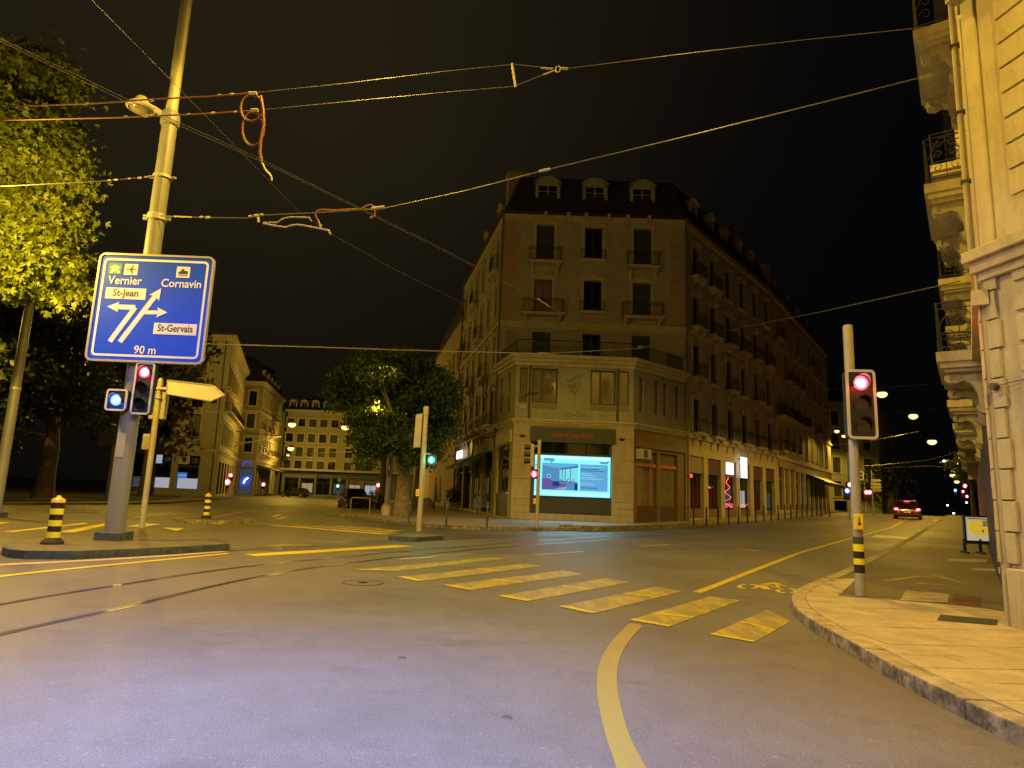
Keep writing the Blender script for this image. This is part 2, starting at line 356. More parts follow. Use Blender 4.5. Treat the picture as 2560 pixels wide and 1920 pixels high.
# ------------------------------------------------------------------ ground
def grid_ground():
    i0, i1, j0, j1 = -80, 100, -20, 160
    vs = []; fs = []
    for j in range(j0, j1+1):
        for i in range(i0, i1+1): vs.append((i*GS, j*GS, _hv(i, j)))
    w = i1-i0+1
    for j in range(j1-j0):
        for i in range(i1-i0):
            a = j*w+i; fs.append((a, a+1, a+1+w)); fs.append((a, a+1+w, a+w))
    me = bpy.data.meshes.new('road'); me.from_pydata(vs, [], fs); me.materials.append(M['asphalt'])
    o = bpy.data.objects.new('road', me); COL.objects.link(o); return tag(o, kind='structure')
ROAD = grid_ground()
far = MB().quad((-1500,-1500,-.6),(1500,-1500,-.6),(1500,1500,-.6),(-1500,1500,-.6))
tag(obj('ground', far, M['asphalt_dark']), kind='structure')
def clip(poly, x0, x1, y0, y1):
    def cut(P, f, inter):
        out = []
        for i in range(len(P)):
            a, b = P[i-1], P[i]; fa, fb = f(a), f(b)
            if (fa >= 0) != (fb >= 0):
                t = fa/(fa-fb); out.append((a[0]+(b[0]-a[0])*t, a[1]+(b[1]-a[1])*t))
            if fb >= 0: out.append(b)
        return out
    P = list(poly)
    for f in (lambda p: p[0]-x0, lambda p: x1-p[0], lambda p: p[1]-y0, lambda p: y1-p[1]):
        if len(P) < 3: return []
        P = cut(P, f, None)
    Q = []
    for p in P:
        if not Q or abs(p[0]-Q[-1][0])+abs(p[1]-Q[-1][1]) > 1e-5: Q.append(p)
    return Q if len(Q) >= 3 else []
def area(P): return .5*sum(P[i][0]*P[(i+1)%len(P)][1]-P[(i+1)%len(P)][0]*P[i][1] for i in range(len(P)))
def rot(p, a, c=(0,0)):
    x, y = p[0]-c[0], p[1]-c[1]; return (c[0]+x*math.cos(a)-y*math.sin(a), c[1]+x*math.sin(a)+y*math.cos(a))
def surface(name, poly, dz, m, step=2.0, parent=None, edge=None):
    if area(poly) < 0: poly = poly[::-1]
    mb = MB(); x0 = min(p[0] for p in poly); x1 = max(p[0] for p in poly); y0 = min(p[1] for p in poly); y1 = max(p[1] for p in poly)
    i = math.floor(x0/step)
    while i*step < x1:
        j = math.floor(y0/step)
        while j*step < y1:
            q = clip(poly, i*step, (i+1)*step, j*step, (j+1)*step)
            if q and abs(area(q)) > 1e-4:
                vs = [(p[0], p[1], H(*p)+dz) for p in q]
                tr = tessellate_polygon([[Vector((p[0],p[1],0)) for p in q]])
                fs = []
                for t in tr:
                    a = [q[k] for k in t]
                    ar = (a[1][0]-a[0][0])*(a[2][1]-a[0][1])-(a[2][0]-a[0][0])*(a[1][1]-a[0][1])
                    fs.append(tuple(t) if ar > 0 else tuple(t[::-1]))
                mb.add(vs, fs)
            j += 1
        i += 1
    n = len(poly)
    if edge is not None:
        for k in range(n):
            a, b = poly[k], poly[(k+1)%n]
            mb.quad((a[0],a[1],H(*a)+edge),(b[0],b[1],H(*b)+edge),(b[0],b[1],H(*b)+dz),(a[0],a[1],H(*a)+dz))
    return obj(name, mb, m, parent)
def densify(pts, step):
    out = [pts[0]]
    for a, b in zip(pts, pts[1:]):
        L_ = math.hypot(b[0]-a[0], b[1]-a[1]); n = max(1, int(L_/step))
        for k in range(1, n+1): out.append((a[0]+(b[0]-a[0])*k/n, a[1]+(b[1]-a[1])*k/n))
    return out
def smooth_line(pts, it=2):
    for _ in range(it):
        o = [pts[0]]
        for a, b in zip(pts, pts[1:]):
            o.append((a[0]*.75+b[0]*.25, a[1]*.75+b[1]*.25)); o.append((a[0]*.25+b[0]*.75, a[1]*.25+b[1]*.75))
        o.append(pts[-1]); pts = o
    return pts
def offset(pts, d):                 # positive = to the left of the running direction
    out = []
    for i, p in enumerate(pts):
        a = pts[max(0, i-1)]; b = pts[min(len(pts)-1, i+1)]
        dx, dy = b[0]-a[0], b[1]-a[1]; l = math.hypot(dx, dy) or 1
        out.append((p[0]-dy/l*d, p[1]+dx/l*d))
    return out
def G2(l, dz=0): return [tuple(gp(x, y, dz))[:2] for x, y in l]
def kerb(pts, side, parent, m, step=.95, width=.22, h=.152, near=45, name='kerb_stone', bevel=.018, gap=.008):
    pts = densify(pts, .12); acc = [0]
    for a, b in zip(pts, pts[1:]): acc.append(acc[-1]+math.hypot(b[0]-a[0], b[1]-a[1]))
    inn = offset(pts, side*width); s = 0; k = 0; rest = MB()
    def atl(P, d):
        d = min(max(d, 0), acc[-1]); import bisect
        i = min(max(bisect.bisect_right(acc, d)-1, 0), len(P)-2); t = (d-acc[i])/max(1e-9, acc[i+1]-acc[i])
        return (P[i][0]+(P[i+1][0]-P[i][0])*t, P[i][1]+(P[i+1][1]-P[i][1])*t)
    while s < acc[-1]-.15:
        e_ = min(s+step*random.uniform(.85,1.15), acc[-1]); n = 4
        o_ = [atl(pts, s+gap/2+(e_-s-gap)*q/n) for q in range(n+1)]; i_ = [atl(inn, s+gap/2+(e_-s-gap)*q/n) for q in range(n+1)]
        jz = random.uniform(-.004,.005)
        if math.hypot(*o_[0]) < near:
            obj(name, MB().prism(o_+i_[::-1], -.05, h+jz, H), m, parent, bevel=bevel); k += 1
        else: rest.prism(o_+i_[::-1], -.05, h+jz, H)
        s = e_
    if rest.v: tag(obj('far_kerb', rest, m, parent), kind='stuff')
    return inn
# ---- right pavement
rk = G2([(2143,1647),(2065,1601),(2017,1569),(1990,1545),(1979,1524),(1980,1508),(1995,1492),(2040,1470),(2087,1452),(2174,1408),(2269,1356)])
rk = [(5.6,.6),(4.9,2.4)]+G2([(2560,1873),(2508,1847),(2343,1762),(2252,1714)])+rk
sd = Vector((math.sin(math.radians(35)), math.cos(math.radians(35))))
q = rk[-1]; rk += [(q[0]+sd.x*d, q[1]+sd.y*d) for d in (6, 14, 30, 50, 80)]
rk = smooth_line(rk, 2)
PAVR = obj('pavement', MB().quad((0,0,-5),(.01,0,-5),(.01,.01,-5),(0,.01,-5)), M['asphalt_path']); tag(PAVR, kind='structure')
rin = kerb(rk, -1, PAVR, M['curb_stone'])
e_ = rin[-1]; polyR = rin + [(e_[0]+14, e_[1]-9), (46, 30), (34, -8), (6.5,-8)]
tmp = surface('pavement', polyR, .145, M['asphalt_path']); PAVR.data = tmp.data; bpy.data.objects.remove(tmp)
# slabs
far_edge = G2([(2095,1490),(2150,1494),(2195,1497),(2278,1504),(2373,1512),(2453,1521),(2550,1535)], .15)
near_in = [p for p in rin if p[1] < 13.5 and p[1] > 1.5]
cut = G2([(2143,1445)], .15)[0]
near_in = [p for p in near_in if p[1] < cut[1]-.1]
slabpoly = near_in + [cut] + far_edge + [(9.5, 1.5)]
ca, sa = math.radians(4), 0
sp = [rot(p, -ca) for p in slabpoly]
if area(sp) < 0: sp = sp[::-1]
r = 0; y = 1.2
while y < 15:
    x = -1 + (r % 2)*.5 + random.uniform(-.1,.1)
    while x < 11:
        w = random.choice((.9, 1.0, 1.1)); g = .007
        q = clip(sp, x+g, x+w-g, y+g, y+.5-g)
        if q and abs(area(q)) > .02:
            q = [rot(p, ca) for p in q]; z = .152+random.uniform(-.0015,.003)
            obj('paving_slab', MB().prism(q, .12, z, H), M['slab'], PAVR, bevel=.004)
        x += w
    y += .5; r += 1
# ---- central pavement
ck = G2([(812,1289),(850,1292),(894,1296),(960,1305),(1019,1312),(1113,1321),(1220,1325),(1339,1326),(1450,1328),(1540,1326),(1600,1324),(1660,1321),(1728,1317)])
q = gp(1925,1304); r2 = gp(2110,1296)
d37 = Vector((math.sin(math.radians(36)), math.cos(math.radians(36))))
ck += [tuple(q)[:2]]; ck += [(q.x+d37.x*d, q.y+d37.y*d) for d in (12, 25, 45)]
ck = smooth_line(ck, 2)
left = G2([(848,1273)])[0]
lk_ = [(-30,135),(-21,95),(-16.3,66),left,ck[0]]
cin_poly = offset(ck, .22)
PAVC = surface('pavement', cin_poly+[(60,140),(-30,140)]+lk_[:-1], .148, M['terrazzo'], edge=-.1); tag(PAVC, kind='structure')
kerb(ck, 1, PAVC, M['curb_stone'], step=1.3, near=52)
ledge = G2([(1397,1317),(1470,1321),(1560,1320),(1640,1316),(1728,1311)], .15)
kerb(smooth_line(ledge,1), 1, PAVC, M['curb_stone'], step=1.6, width=.35, h=.27, near=80, name='step_stone')
# ---- left park pavement
lp = G2([(-700,1262),(-200,1262),(60,1262),(250,1262),(420,1260),(545,1250),(600,1243)])
lp2 = lp+[(-70,140),(-150,140),(-150,30)]
PAVL = surface('pavement', lp2, .14, M['asphalt_path'], edge=-.1); tag(PAVL, kind='structure')
park = G2([(-700,1252),(60,1253),(250,1253),(380,1251)],.14)
tag(surface('lawn', [(p[0],p[1]+.5) for p in park]+[(-34,70),(-150,75)], .2, M['grass']), kind='stuff')
# ------------------------------------------------------------------ painted lines (sheets just above the asphalt)
def strip(name, pts, w, m, dz=.005, label=None, parent=ROAD, step=.5, closed=False):
    pts = densify(pts, step); a = offset(pts, w/2); b = offset(pts, -w/2); mb = MB()
    for i in range(len(pts)-1):
        mb.quad(*[(p[0], p[1], H(*p)+dz) for p in (b[i], b[i+1], a[i+1], a[i])])
    return obj(name, mb, m, parent, label=label)
def ribbon(name, A, B, m, dz=.005, label=None, n=6):
    mb = MB()
    A = densify(A, .4); k = len(A)-1
    acc = [0]
    for p, q in zip(B, B[1:]): acc.append(acc[-1]+math.hypot(q[0]-p[0], q[1]-p[1]))
    def bt(t):
        d = t*acc[-1]
        for i in range(len(B)-1):
            if d <= acc[i+1]+1e-9:
                u = (d-acc[i])/(acc[i+1]-acc[i]); return (B[i][0]+(B[i+1][0]-B[i][0])*u, B[i][1]+(B[i+1][1]-B[i][1])*u)
        return B[-1]
    aa = [0]
    for p, q in zip(A, A[1:]): aa.append(aa[-1]+math.hypot(q[0]-p[0], q[1]-p[1]))
    C2 = [bt(a/aa[-1]) for a in aa]
    for i in range(k):
        for j in range(n):
            t0, t1 = j/n, (j+1)/n
            P = [(A[i][0]+(C2[i][0]-A[i][0])*t, A[i][1]+(C2[i][1]-A[i][1])*t) for t in (t0, t1)]
            Q = [(A[i+1][0]+(C2[i+1][0]-A[i+1][0])*t, A[i+1][1]+(C2[i+1][1]-A[i+1][1])*t) for t in (t0, t1)]
            f = [P[0], Q[0], Q[1], P[1]]
            if area(f) < 0: f = f[::-1]
            mb.quad(*[(p[0], p[1], H(*p)+dz) for p in f])
    return obj(name, mb, m, ROAD, label=label)
def pxquad(name, c, m, dz=.005, label=None):
    c = G2(c); return ribbon(name, [c[0], c[1]], [c[3], c[2]], m, dz, label)
Z = [((887,1425),(990,1428),(1264,1397),(1229,1393)), ((993,1443),(1044,1454),(1353,1416),(1315,1409)),
     ((1107,1464),(1174,1476),(1457,1436),(1408,1426)), ((1244,1491),(1318,1504),(1573,1456),(1516,1445)),
     ((1396,1517),(1481,1535),(1706,1479),(1638,1467)), ((1573,1551),(1671,1568),(1851,1502),(1777,1491)),
     ((1774,1587),(1885,1607),(1977,1554),(1918,1525))]
for i, z in enumerate(Z):
    pxquad('crossing_stripe', (z[0], z[3], z[2], z[1]), M['yellow_worn'])
    a, b, c, d = G2(z)       # fresher repainted end band
    def mixp(p, q_, t): return (p[0]+(q_[0]-p[0])*t, p[1]+(q_[1]-p[1])*t)
    ribbon('fresh_paint_band', [a, b], [mixp(a,d,.045), mixp(b,c,.045)], M['yellow_line'], .009)
    t = (.38,.55,.34,.5,.62,.22,.45)[i]
    ribbon('fresh_paint_band', [mixp(a,d,t), mixp(b,c,t+.06)], [mixp(a,d,t+.035), mixp(b,c,t+.095)], M['yellow_line'], .009)
pxquad('crossing_stripe', ((1066,1390),(1170,1384),(1185,1386),(1090,1392)), M['yellow_worn'])
o7 = lambda l: [(800+x/1.843, 1280+y/1.843) for x, y in l]
Lc = G2(o7([(1425,515),(1345,590),(1290,680),(1272,770),(1280,880),(1310,1020),(1365,1180),(1400,1280)]))
Rc = G2(o7([(1487,523),(1405,615),(1372,700),(1366,790),(1385,900),(1425,1040),(1500,1180),(1560,1280)]))
ribbon('curved_yellow_line', smooth_line(Lc,2), smooth_line(Rc,2), M['yellow_curve'], .005, 'curved yellow line sweeping to the kerb side lane')
strip('long_yellow_line', G2([(1742,1482),(1870,1432),(2000,1382),(2130,1345),(2230,1318),(2334,1294)]), .16, M['yellow_line'], label='long yellow cycle lane line running up the street')
for a, b in (((1337,1387),(1459,1379)), ((1602,1366),(1674,1361)), ((1841,1372),(1896,1378)), ((1000,1398),(1085,1393))):
    strip('lane_dash', G2([a, b]), .13, M['white_line'])
strip('lane_dash', G2([(1950,1345),(2060,1340)]), .1, M['white_line'])
pxquad('stop_line', ((2178,1343),(2190,1338),(2290,1344),(2282,1349)), M['white_line'])
pxquad('stop_line', ((2330,1302),(2335,1300),(2380,1301),(2376,1303)), M['white_line'])
strip('white_arrow', G2([(2295,1325),(2310,1332)]), .14, M['white_line']); strip('white_arrow', G2([(2300,1311),(2335,1312)]), .14, M['white_line'])
# bicycle symbol
def ring_arc(cx, cy, rx, ry, a0, a1, w):
    A = []; B = []
    for k in range(9):
        a = math.radians(a0+(a1-a0)*k/8)
        A.append((cx+rx*math.cos(a), cy+ry*math.sin(a))); B.append((cx+rx*(1-w)*math.cos(a), cy+ry*(1-w)*math.sin(a)))
    return G2(A), G2(B)
for cx, cy in ((1871,1467),(1967,1477.5)):
    for a0, a1 in ((100,250),(280,430)):
        A, B = ring_arc(cx, cy, 29, 6.4, a0, a1, .38); ribbon('bicycle_symbol', A, B, M['yellow_line'], .006, n=1)
bs = lambda l: [(1820+x/11.06, 1430+y/11.06) for x, y in l]
for a, b, w in (((920,355),(1380,310),.16),((940,370),(1075,490),.16),((1180,430),(1420,420),.12),((1380,330),(1600,405),.06),((1440,300),(1630,320),.09),((1090,370),(1270,400),.07),((1330,340),(1400,440),.07)):
    strip('bicycle_symbol', G2(bs([a, b])), w, M['yellow_line'], .006)
# bands in front of the island
strip('pale_edge_band', smooth_line(G2([(-300,1432),(0,1412),(180,1404),(400,1391),(560,1379)]),1), .26, M['pink_band'])
strip('yellow_edge_line', smooth_line(G2([(-300,1480),(0,1441),(200,1420),(400,1401),(572,1384)]),1), .17, M['yellow_bright'], .007)
pxquad('yellow_patch', ((610,1386),(990,1363),(1040,1366),(640,1391)), M['yellow_bright'])
for i in range(26):
    x = 580+i*7.6; pxquad('tactile_mark', ((x,1370-i*.24),(x+3.5,1367-i*.24),(x+8,1367-i*.24),(x+4.5,1370-i*.24)), M['yellow_line'])
z3 = lambda l: [(x/3.456, 1040+y/3.456) for x, y in l]
for a in ([(10,1003),(730,922),(760,932),(120,1003)], [(500,1003),(905,928),(940,940),(640,1007)], [(1090,955),(1240,928),(1390,934),(1230,962)], [(1350,985),(1420,966),(1595,970),(1500,1005)], [(-200,945),(-40,915),(100,918),(-20,940)], [(-500,1003),(-260,930),(0,925),(-300,1003)]):
    pxquad('crossing_stripe', z3(a), M['yellow_bright'])
for a, b, c, d in (((670,1313),(686,1312),(980,1335),(950,1336)), ((722,1312),(738,1312),(1000,1331),(975,1332)), ((778,1313),(795,1313),(1010,1327),(990,1328)), ((835,1314),(850,1314),(960,1321),(945,1322))):
    pxquad('crossing_stripe', (a, b, c, d), M['yellow_bright'])
strip('white_line', smooth_line(G2([(-400,1286),(60,1298),(200,1302),(430,1305)]),1), .13, M['white_line'])
strip('white_line', G2([(632,1310),(760,1309),(960,1311)]), .15, M['white_line'])
strip('white_line', G2([(528,1294),(575,1285),(640,1275)]), .15, M['white_line'])
strip('white_line', G2([(390,1289),(455,1283)]), .2, M['white_line']); strip('white_line', G2([(330,1294),(430,1280)]), .12, M['white_line'])
for x in (700,722,746,772,800,828,850): strip('white_dash', G2([(x,1252),(x+12,1252.3)]), .6, M['white_line'])
strip('white_line', G2([(600,1246),(760,1248),(900,1250)]), .5, M['white_line'])
strip('white_arrow', G2([(681,1293),(700,1286)]), .25, M['white_line']); strip('white_arrow', G2([(692,1298),(715,1292)]), .25, M['white_line'])
strip('white_line', G2([(820,1287),(848,1274)]), .12, M['white_line'])
strip('white_line', G2([(780,1266),(798,1267)]), .2, M['white_line'])
# tram rails
def rail(pts):
    P = smooth_line(G2(pts), 2); P = densify(P, .6)
    mb = MB()
    for off, w, mi, dz in ((-.045,.055,0,.004), (0,.042,1,.0055), (.036,.03,0,.004)):
        a = offset(P, off+w/2); b = offset(P, off-w/2); mb.mi(mi)
        for i in range(len(P)-1): mb.quad(*[(p[0], p[1], H(*p)+dz) for p in (b[i], b[i+1], a[i+1], a[i])])
    return obj('tram_rail', mb, [M['rail_steel'], M['black']], ROAD)
rail([(-260,1650),(0,1585),(150,1552),(300,1521),(450,1484),(600,1450),(720,1428),(850,1410),(1000,1392),(1150,1377),(1320,1363),(1500,1350),(1700,1335),(1900,1318),(2120,1300),(2200,1295)])
rail([(-260,1565),(0,1510),(170,1482),(340,1456),(470,1435),(600,1418),(720,1405),(850,1393),(1000,1379),(1150,1367),(1300,1355),(1500,1342),(1700,1327),(1900,1312),(2120,1297)])
rail([(572,1378),(700,1370),(850,1362),(967,1357),(1100,1349),(1300,1340),(1500,1334),(1700,1321),(1900,1308),(2080,1297)])
rail([(600,1368),(760,1360),(967,1351),(1100,1343),(1300,1335),(1500,1329),(1700,1317),(1880,1307)])
# dark patches, joints and grates on the pavement
for c in ([(2378,1485),(2454,1492),(2450,1521),(2372,1514)],):
    pass
def pav_sheet(name, c, m, dz=.149, label=None, parent=PAVR):
    c = G2(c, .15); o = surface(name, c, dz, m, 1.0, parent); return o
pav_sheet('metal_plate', [(2386,1484),(2454,1491),(2450,1521),(2376,1513)], M['maroon'])
gr = thing('drain_grate', 'long dark drain grate set in the pale pavement slabs', 'drain grate', gp(2420,1550,.15))
c = G2([(2352,1538),(2495,1551),(2492,1564),(2342,1552)], .15)
mb = MB()
for k in range(22):
    t0, t1 = k/22, (k+.62)/22
    mb.prism([mixp(c[0],c[1],t0), mixp(c[0],c[1],t1), mixp(c[3],c[2],t1), mixp(c[3],c[2],t0)], .158, .163, H)
o = obj('grate_bars', mb, M['dark_steel'], gr, -gr.location)
obj('grate_frame', MB().prism(c, .12, .157, H), M['black'], gr, -gr.location)
# manhole cover
p = gp(908,1457); mh = thing('manhole_cover', 'round iron manhole cover in the road left of the crosswalk', 'manhole cover', p)
obj('rim', MB().lathe([(.36,0),(.36,.008),(.33,.009),(.33,.004)], 40), M['dark_steel'], mh)
obj('lid', MB().lathe([(.325,0),(.325,.006),(.1,.0065),(.09,.004)], 40), M['asphalt'], mh)
p = gp(1005,1645); o = obj('road_stud', MB().lathe([(.045,0),(.04,.006)], 12), M['dark_steel'], loc=p); tag(o, 'small dark survey stud in the near road, upper one of two', 'road stud')
p = gp(1268,1794); o = obj('road_stud', MB().lathe([(.04,0),(.035,.006)], 12), M['dark_steel'], loc=p); tag(o, 'small dark stud in the foremost asphalt, lower one of two', 'road stud')
# repair patches cut into the asphalt
c = G2(((1820,1372),(1930,1378),(1960,1420),(1810,1412)))
for a, b in zip(c, c[1:]+c[:1]): strip('patch_seam', [a, b], .03, M['black_seam'], .0045)
# smears and covers on the right pavement
for l_ in ([(2215,1452),(2300,1440),(2370,1448)], [(2330,1436),(2400,1455),(2425,1460)], [(2290,1458),(2360,1462)]):
    l_ = [tuple(gp(x, y, .15))[:2] for x, y in l_]; mb = MB(); a_ = offset(densify(l_,.2), .05); b_ = offset(densify(l_,.2), -.05)
    for k in range(len(a_)-1): mb.quad(*[(p[0], p[1], H(*p)+.149) for p in (b_[k], b_[k+1], a_[k+1], a_[k])])
    obj('paint_smear', mb, M['yellow_worn'], PAVR)
surface('worn_patch', G2([(2265,1476),(2372,1484),(2370,1506),(2250,1500)], .15), .1490, M['curb_stone'], 1.0, PAVR)
surface('tarmac_repair', G2([(2180,1400),(2420,1392),(2440,1420),(2150,1432)], .15), .1470, M['asphalt_dark'], 1.0, PAVR)
for c in (((2330,1365),(2410,1366),(2412,1369),(2332,1368)), ((2372,1396),(2470,1398),(2465,1406),(2365,1402)), ((2430,1420),(2500,1423),(2500,1428),(2430,1425))):
    surface('joint_cover', G2(c, .15), .1485, M['terrazzo'], 1.0, PAVR)
# ------------------------------------------------------------------ traffic islands
def island(label, front, back, h, mface, mtop, group='traffic islands', faceback=True):
    poly = front+back[::-1]; c = gp(*front[len(front)//2])
    t = thing('traffic_island', label, 'traffic island', c, group=group)
    F_ = G2(front); B_ = G2(back, h); P = F_+B_[::-1]
    if area(P) < 0: P = P[::-1]
    tp = surface('paved_top', P, h, mtop, 2.0); tp.parent = t; tp.location = -c
    ring = P+[P[0]]; inn = offset(ring, .12); inn[-1] = inn[0]
    pts = densify(ring, .5); mb = MB()
    n = len(P)
    for k in range(n):
        a, b = P[k], P[(k+1)%n]; L_ = math.hypot(b[0]-a[0], b[1]-a[1]); m_ = max(1, round(L_/1.4))
        for j in range(m_):
            p0 = mixp(a, b, j/m_); p1 = mixp(a, b, (j+1)/m_ - .006/max(L_,.1))
            dx, dy = (b[0]-a[0])/L_, (b[1]-a[1])/L_
            q0 = (p0[0]-dy*.13, p0[1]+dx*.13); q1 = (p1[0]-dy*.13, p1[1]+dx*.13)
            obj('kerb_stone', MB().prism([p0,p1,q1,q0], -.05, h+.006, H), mface, t, -c, bevel=.012)
    return t
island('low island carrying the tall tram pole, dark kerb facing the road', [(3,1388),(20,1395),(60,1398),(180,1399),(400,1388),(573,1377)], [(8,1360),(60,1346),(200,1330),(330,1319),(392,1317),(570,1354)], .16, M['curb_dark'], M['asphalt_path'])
island('pale kerbed island behind the tram pole with a striped bollard', [(432,1305),(480,1309),(560,1311),(630,1310)], [(448,1294),(500,1291),(590,1293),(626,1300)], .14, M['curb_stone'], M['asphalt_path'])
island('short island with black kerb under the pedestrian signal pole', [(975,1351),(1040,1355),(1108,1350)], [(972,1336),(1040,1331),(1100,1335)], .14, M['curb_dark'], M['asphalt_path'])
# ------------------------------------------------------------------ building kit
def wallmesh(W_, z0, z1, ops, depth=.24):
    xs = sorted({0, W_} | {o[0] for o in ops} | {o[1] for o in ops}); zs = sorted({z0, z1} | {o[2] for o in ops} | {o[3] for o in ops})
    xs = [x for x in xs if -1e-6 <= x <= W_+1e-6]; mb = MB()
    for i in range(len(xs)-1):
        for j in range(len(zs)-1):
            cx = (xs[i]+xs[i+1])/2; cz = (zs[j]+zs[j+1])/2
            if any(o[0] < cx < o[1] and o[2] < cz < o[3] for o in ops): continue
            mb.quad((xs[i],0,zs[j]), (xs[i+1],0,zs[j]), (xs[i+1],0,zs[j+1]), (xs[i],0,zs[j+1]))
    for o in ops:
        a, b, c, d = o[:4]
        mb.quad((a,0,c),(a,0,d),(a,depth,d),(a,depth,c)); mb.quad((b,0,c),(b,depth,c),(b,depth,d),(b,0,d))
        mb.quad((a,0,d),(b,0,d),(b,depth,d),(a,depth,d)); mb.quad((a,0,c),(a,depth,c),(b,depth,c),(b,0,c))
    return mb
CACHE = {}
def cached(key, fn):
    if key not in CACHE: CACHE[key] = fn()
    return CACHE[key]
def win_mesh(w, h, style, fm):
    def f():
        mb = MB(); t = .11 if style == 'split' else .055
        mb.box(0,t,0,.06,0,h).box(w-t,w,0,.06,0,h).box(t,w-t,0,.06,h-t,h).box(t,w-t,0,.06,0,t)
        if style in ('french', 'pair'):
            mb.box(w/2-t*.7,w/2+t*.7,.005,.065,t,h-t)
            mb.box(t,w/2-t*.7,.012,.05,h*.68,h*.68+.04).box(w/2+t*.7,w-t,.012,.05,h*.68,h*.68+.04)
        elif style == 'shutter':
            n = max(4, int(h/.14))
            for k in range(n):
                z = t+(h-2*t)*k/n; mb.box(t,w-t,.02,.035+.012*(k%2),z+.008,z+(h-2*t)/n)
        elif style == 'split': mb.box(w*.36,w*.36+t*1.3,.005,.065,t,h-t)
        elif style == 'shop':
            mb.box(w/2-t*.6,w/2+t*.6,.005,.065,t,h*.72); mb.box(t,w-t,.008,.062,h*.72,h*.72+.09)
        return mb.mesh('window', fm)
    return cached(('w', round(w,3), round(h,3), style, fm.name), f)
def pane_mesh(w, h, m): return cached(('p', round(w,3), round(h,3), m.name), lambda: MB().quad((.04,0,.04),(w-.04,0,.04),(w-.04,0,h-.04),(.04,0,h-.04)).mesh('pane', m))
def surround_mesh(w, h, m, arch=True, sill=True):
    def f():
        mb = MB(); t = .2; d = .07
        mb.box(-t,0,-d,.02,0,h).box(w,w+t,-d,.02,0,h)
        if arch:
            n = 8; P = []
            for k in range(n+1):
                u = k/n; P.append((-t-.05+(w+2*t+.1)*u, h+.16+.20*math.sin(math.pi*u)))
            lo = [(w+t+.05, h+.02), (w, h+.0), (0, h+.0), (-t-.05, h+.02)]
            mb.ext(P+lo, -d-.03, .02)
            Q = [(x, z+.075) for x, z in P]; mb.ext(Q+[(x, z+.005) for x, z in P][::-1], -d-.13, .02)
            mb.box(w/2-.13,w/2+.13,-d-.17,.0,h-.04,h+.52)
        else:
            mb.box(-t,w+t,-d,.02,h,h+.24).box(-t-.06,w+t+.06,-d-.1,.02,h+.24,h+.32)
        if sill: mb.box(-t-.05,w+t+.05,-.2,.02,-.12,0).box(-t,w+t,-.12,.02,-.22,-.12)
        return mb.mesh('window_surround', m)
    return cached(('s', round(w,3), round(h,3), m.name, arch, sill), f)
def slab_mesh(w, d, m, th=.2, brk=True):
    def f():
        mb = MB(); mb.box(0,w,-d,0,-th*.55,0).box(.06,w-.06,-d+.06,0,-th,-th*.55)
        if brk:
            for x in (.18, w-.38):
                P = [(0,-th),(-d*.8,-th),(-d*.85,-th-.16),(-d*.7,-th-.24),(-d*.45,-th-.2),(-d*.28,-th-.45),(-d*.12,-th-.8),(0,-th-.95)]
                o = len(mb.v); n = len(P)
                mb.add([(x,p[0],p[1]) for p in P]+[(x+.2,p[0],p[1]) for p in P], [tuple(range(n))[::-1], tuple(range(n, 2*n))]+[(i,(i+1)%n,(i+1)%n+n,i+n)for i in range(n)])
        return mb.mesh('balcony', m)
    return cached(('b', round(w,2), round(d,2), m.name, brk), f)
def rail_mesh(w, d, h=1.0, gap=.13, ends=True):
    def f():
        mb = MB(); r = .012
        def run(x0,y0,x1,y1):
            L_ = math.hypot(x1-x0,y1-y0); n = max(2, int(L_/gap))
            for z in (.06, h*.82, h): mb.tube([(x0,y0,z),(x1,y1,z)], .016 if z < h else .024, 4)
            for k in range(n+1):
                t = k/n; mb.box(x0+(x1-x0)*t-.007, x0+(x1-x0)*t+.007, y0+(y1-y0)*t-.007, y0+(y1-y0)*t+.007, .02, h)
        run(.05,-d+.05,w-.05,-d+.05)
        if ends: run(.05,-d+.05,.05,0); run(w-.05,-d+.05,w-.05,0)
        return mb.mesh('railing', M['iron'])
    return cached(('r', round(w,2), round(d,2), h, gap), f)
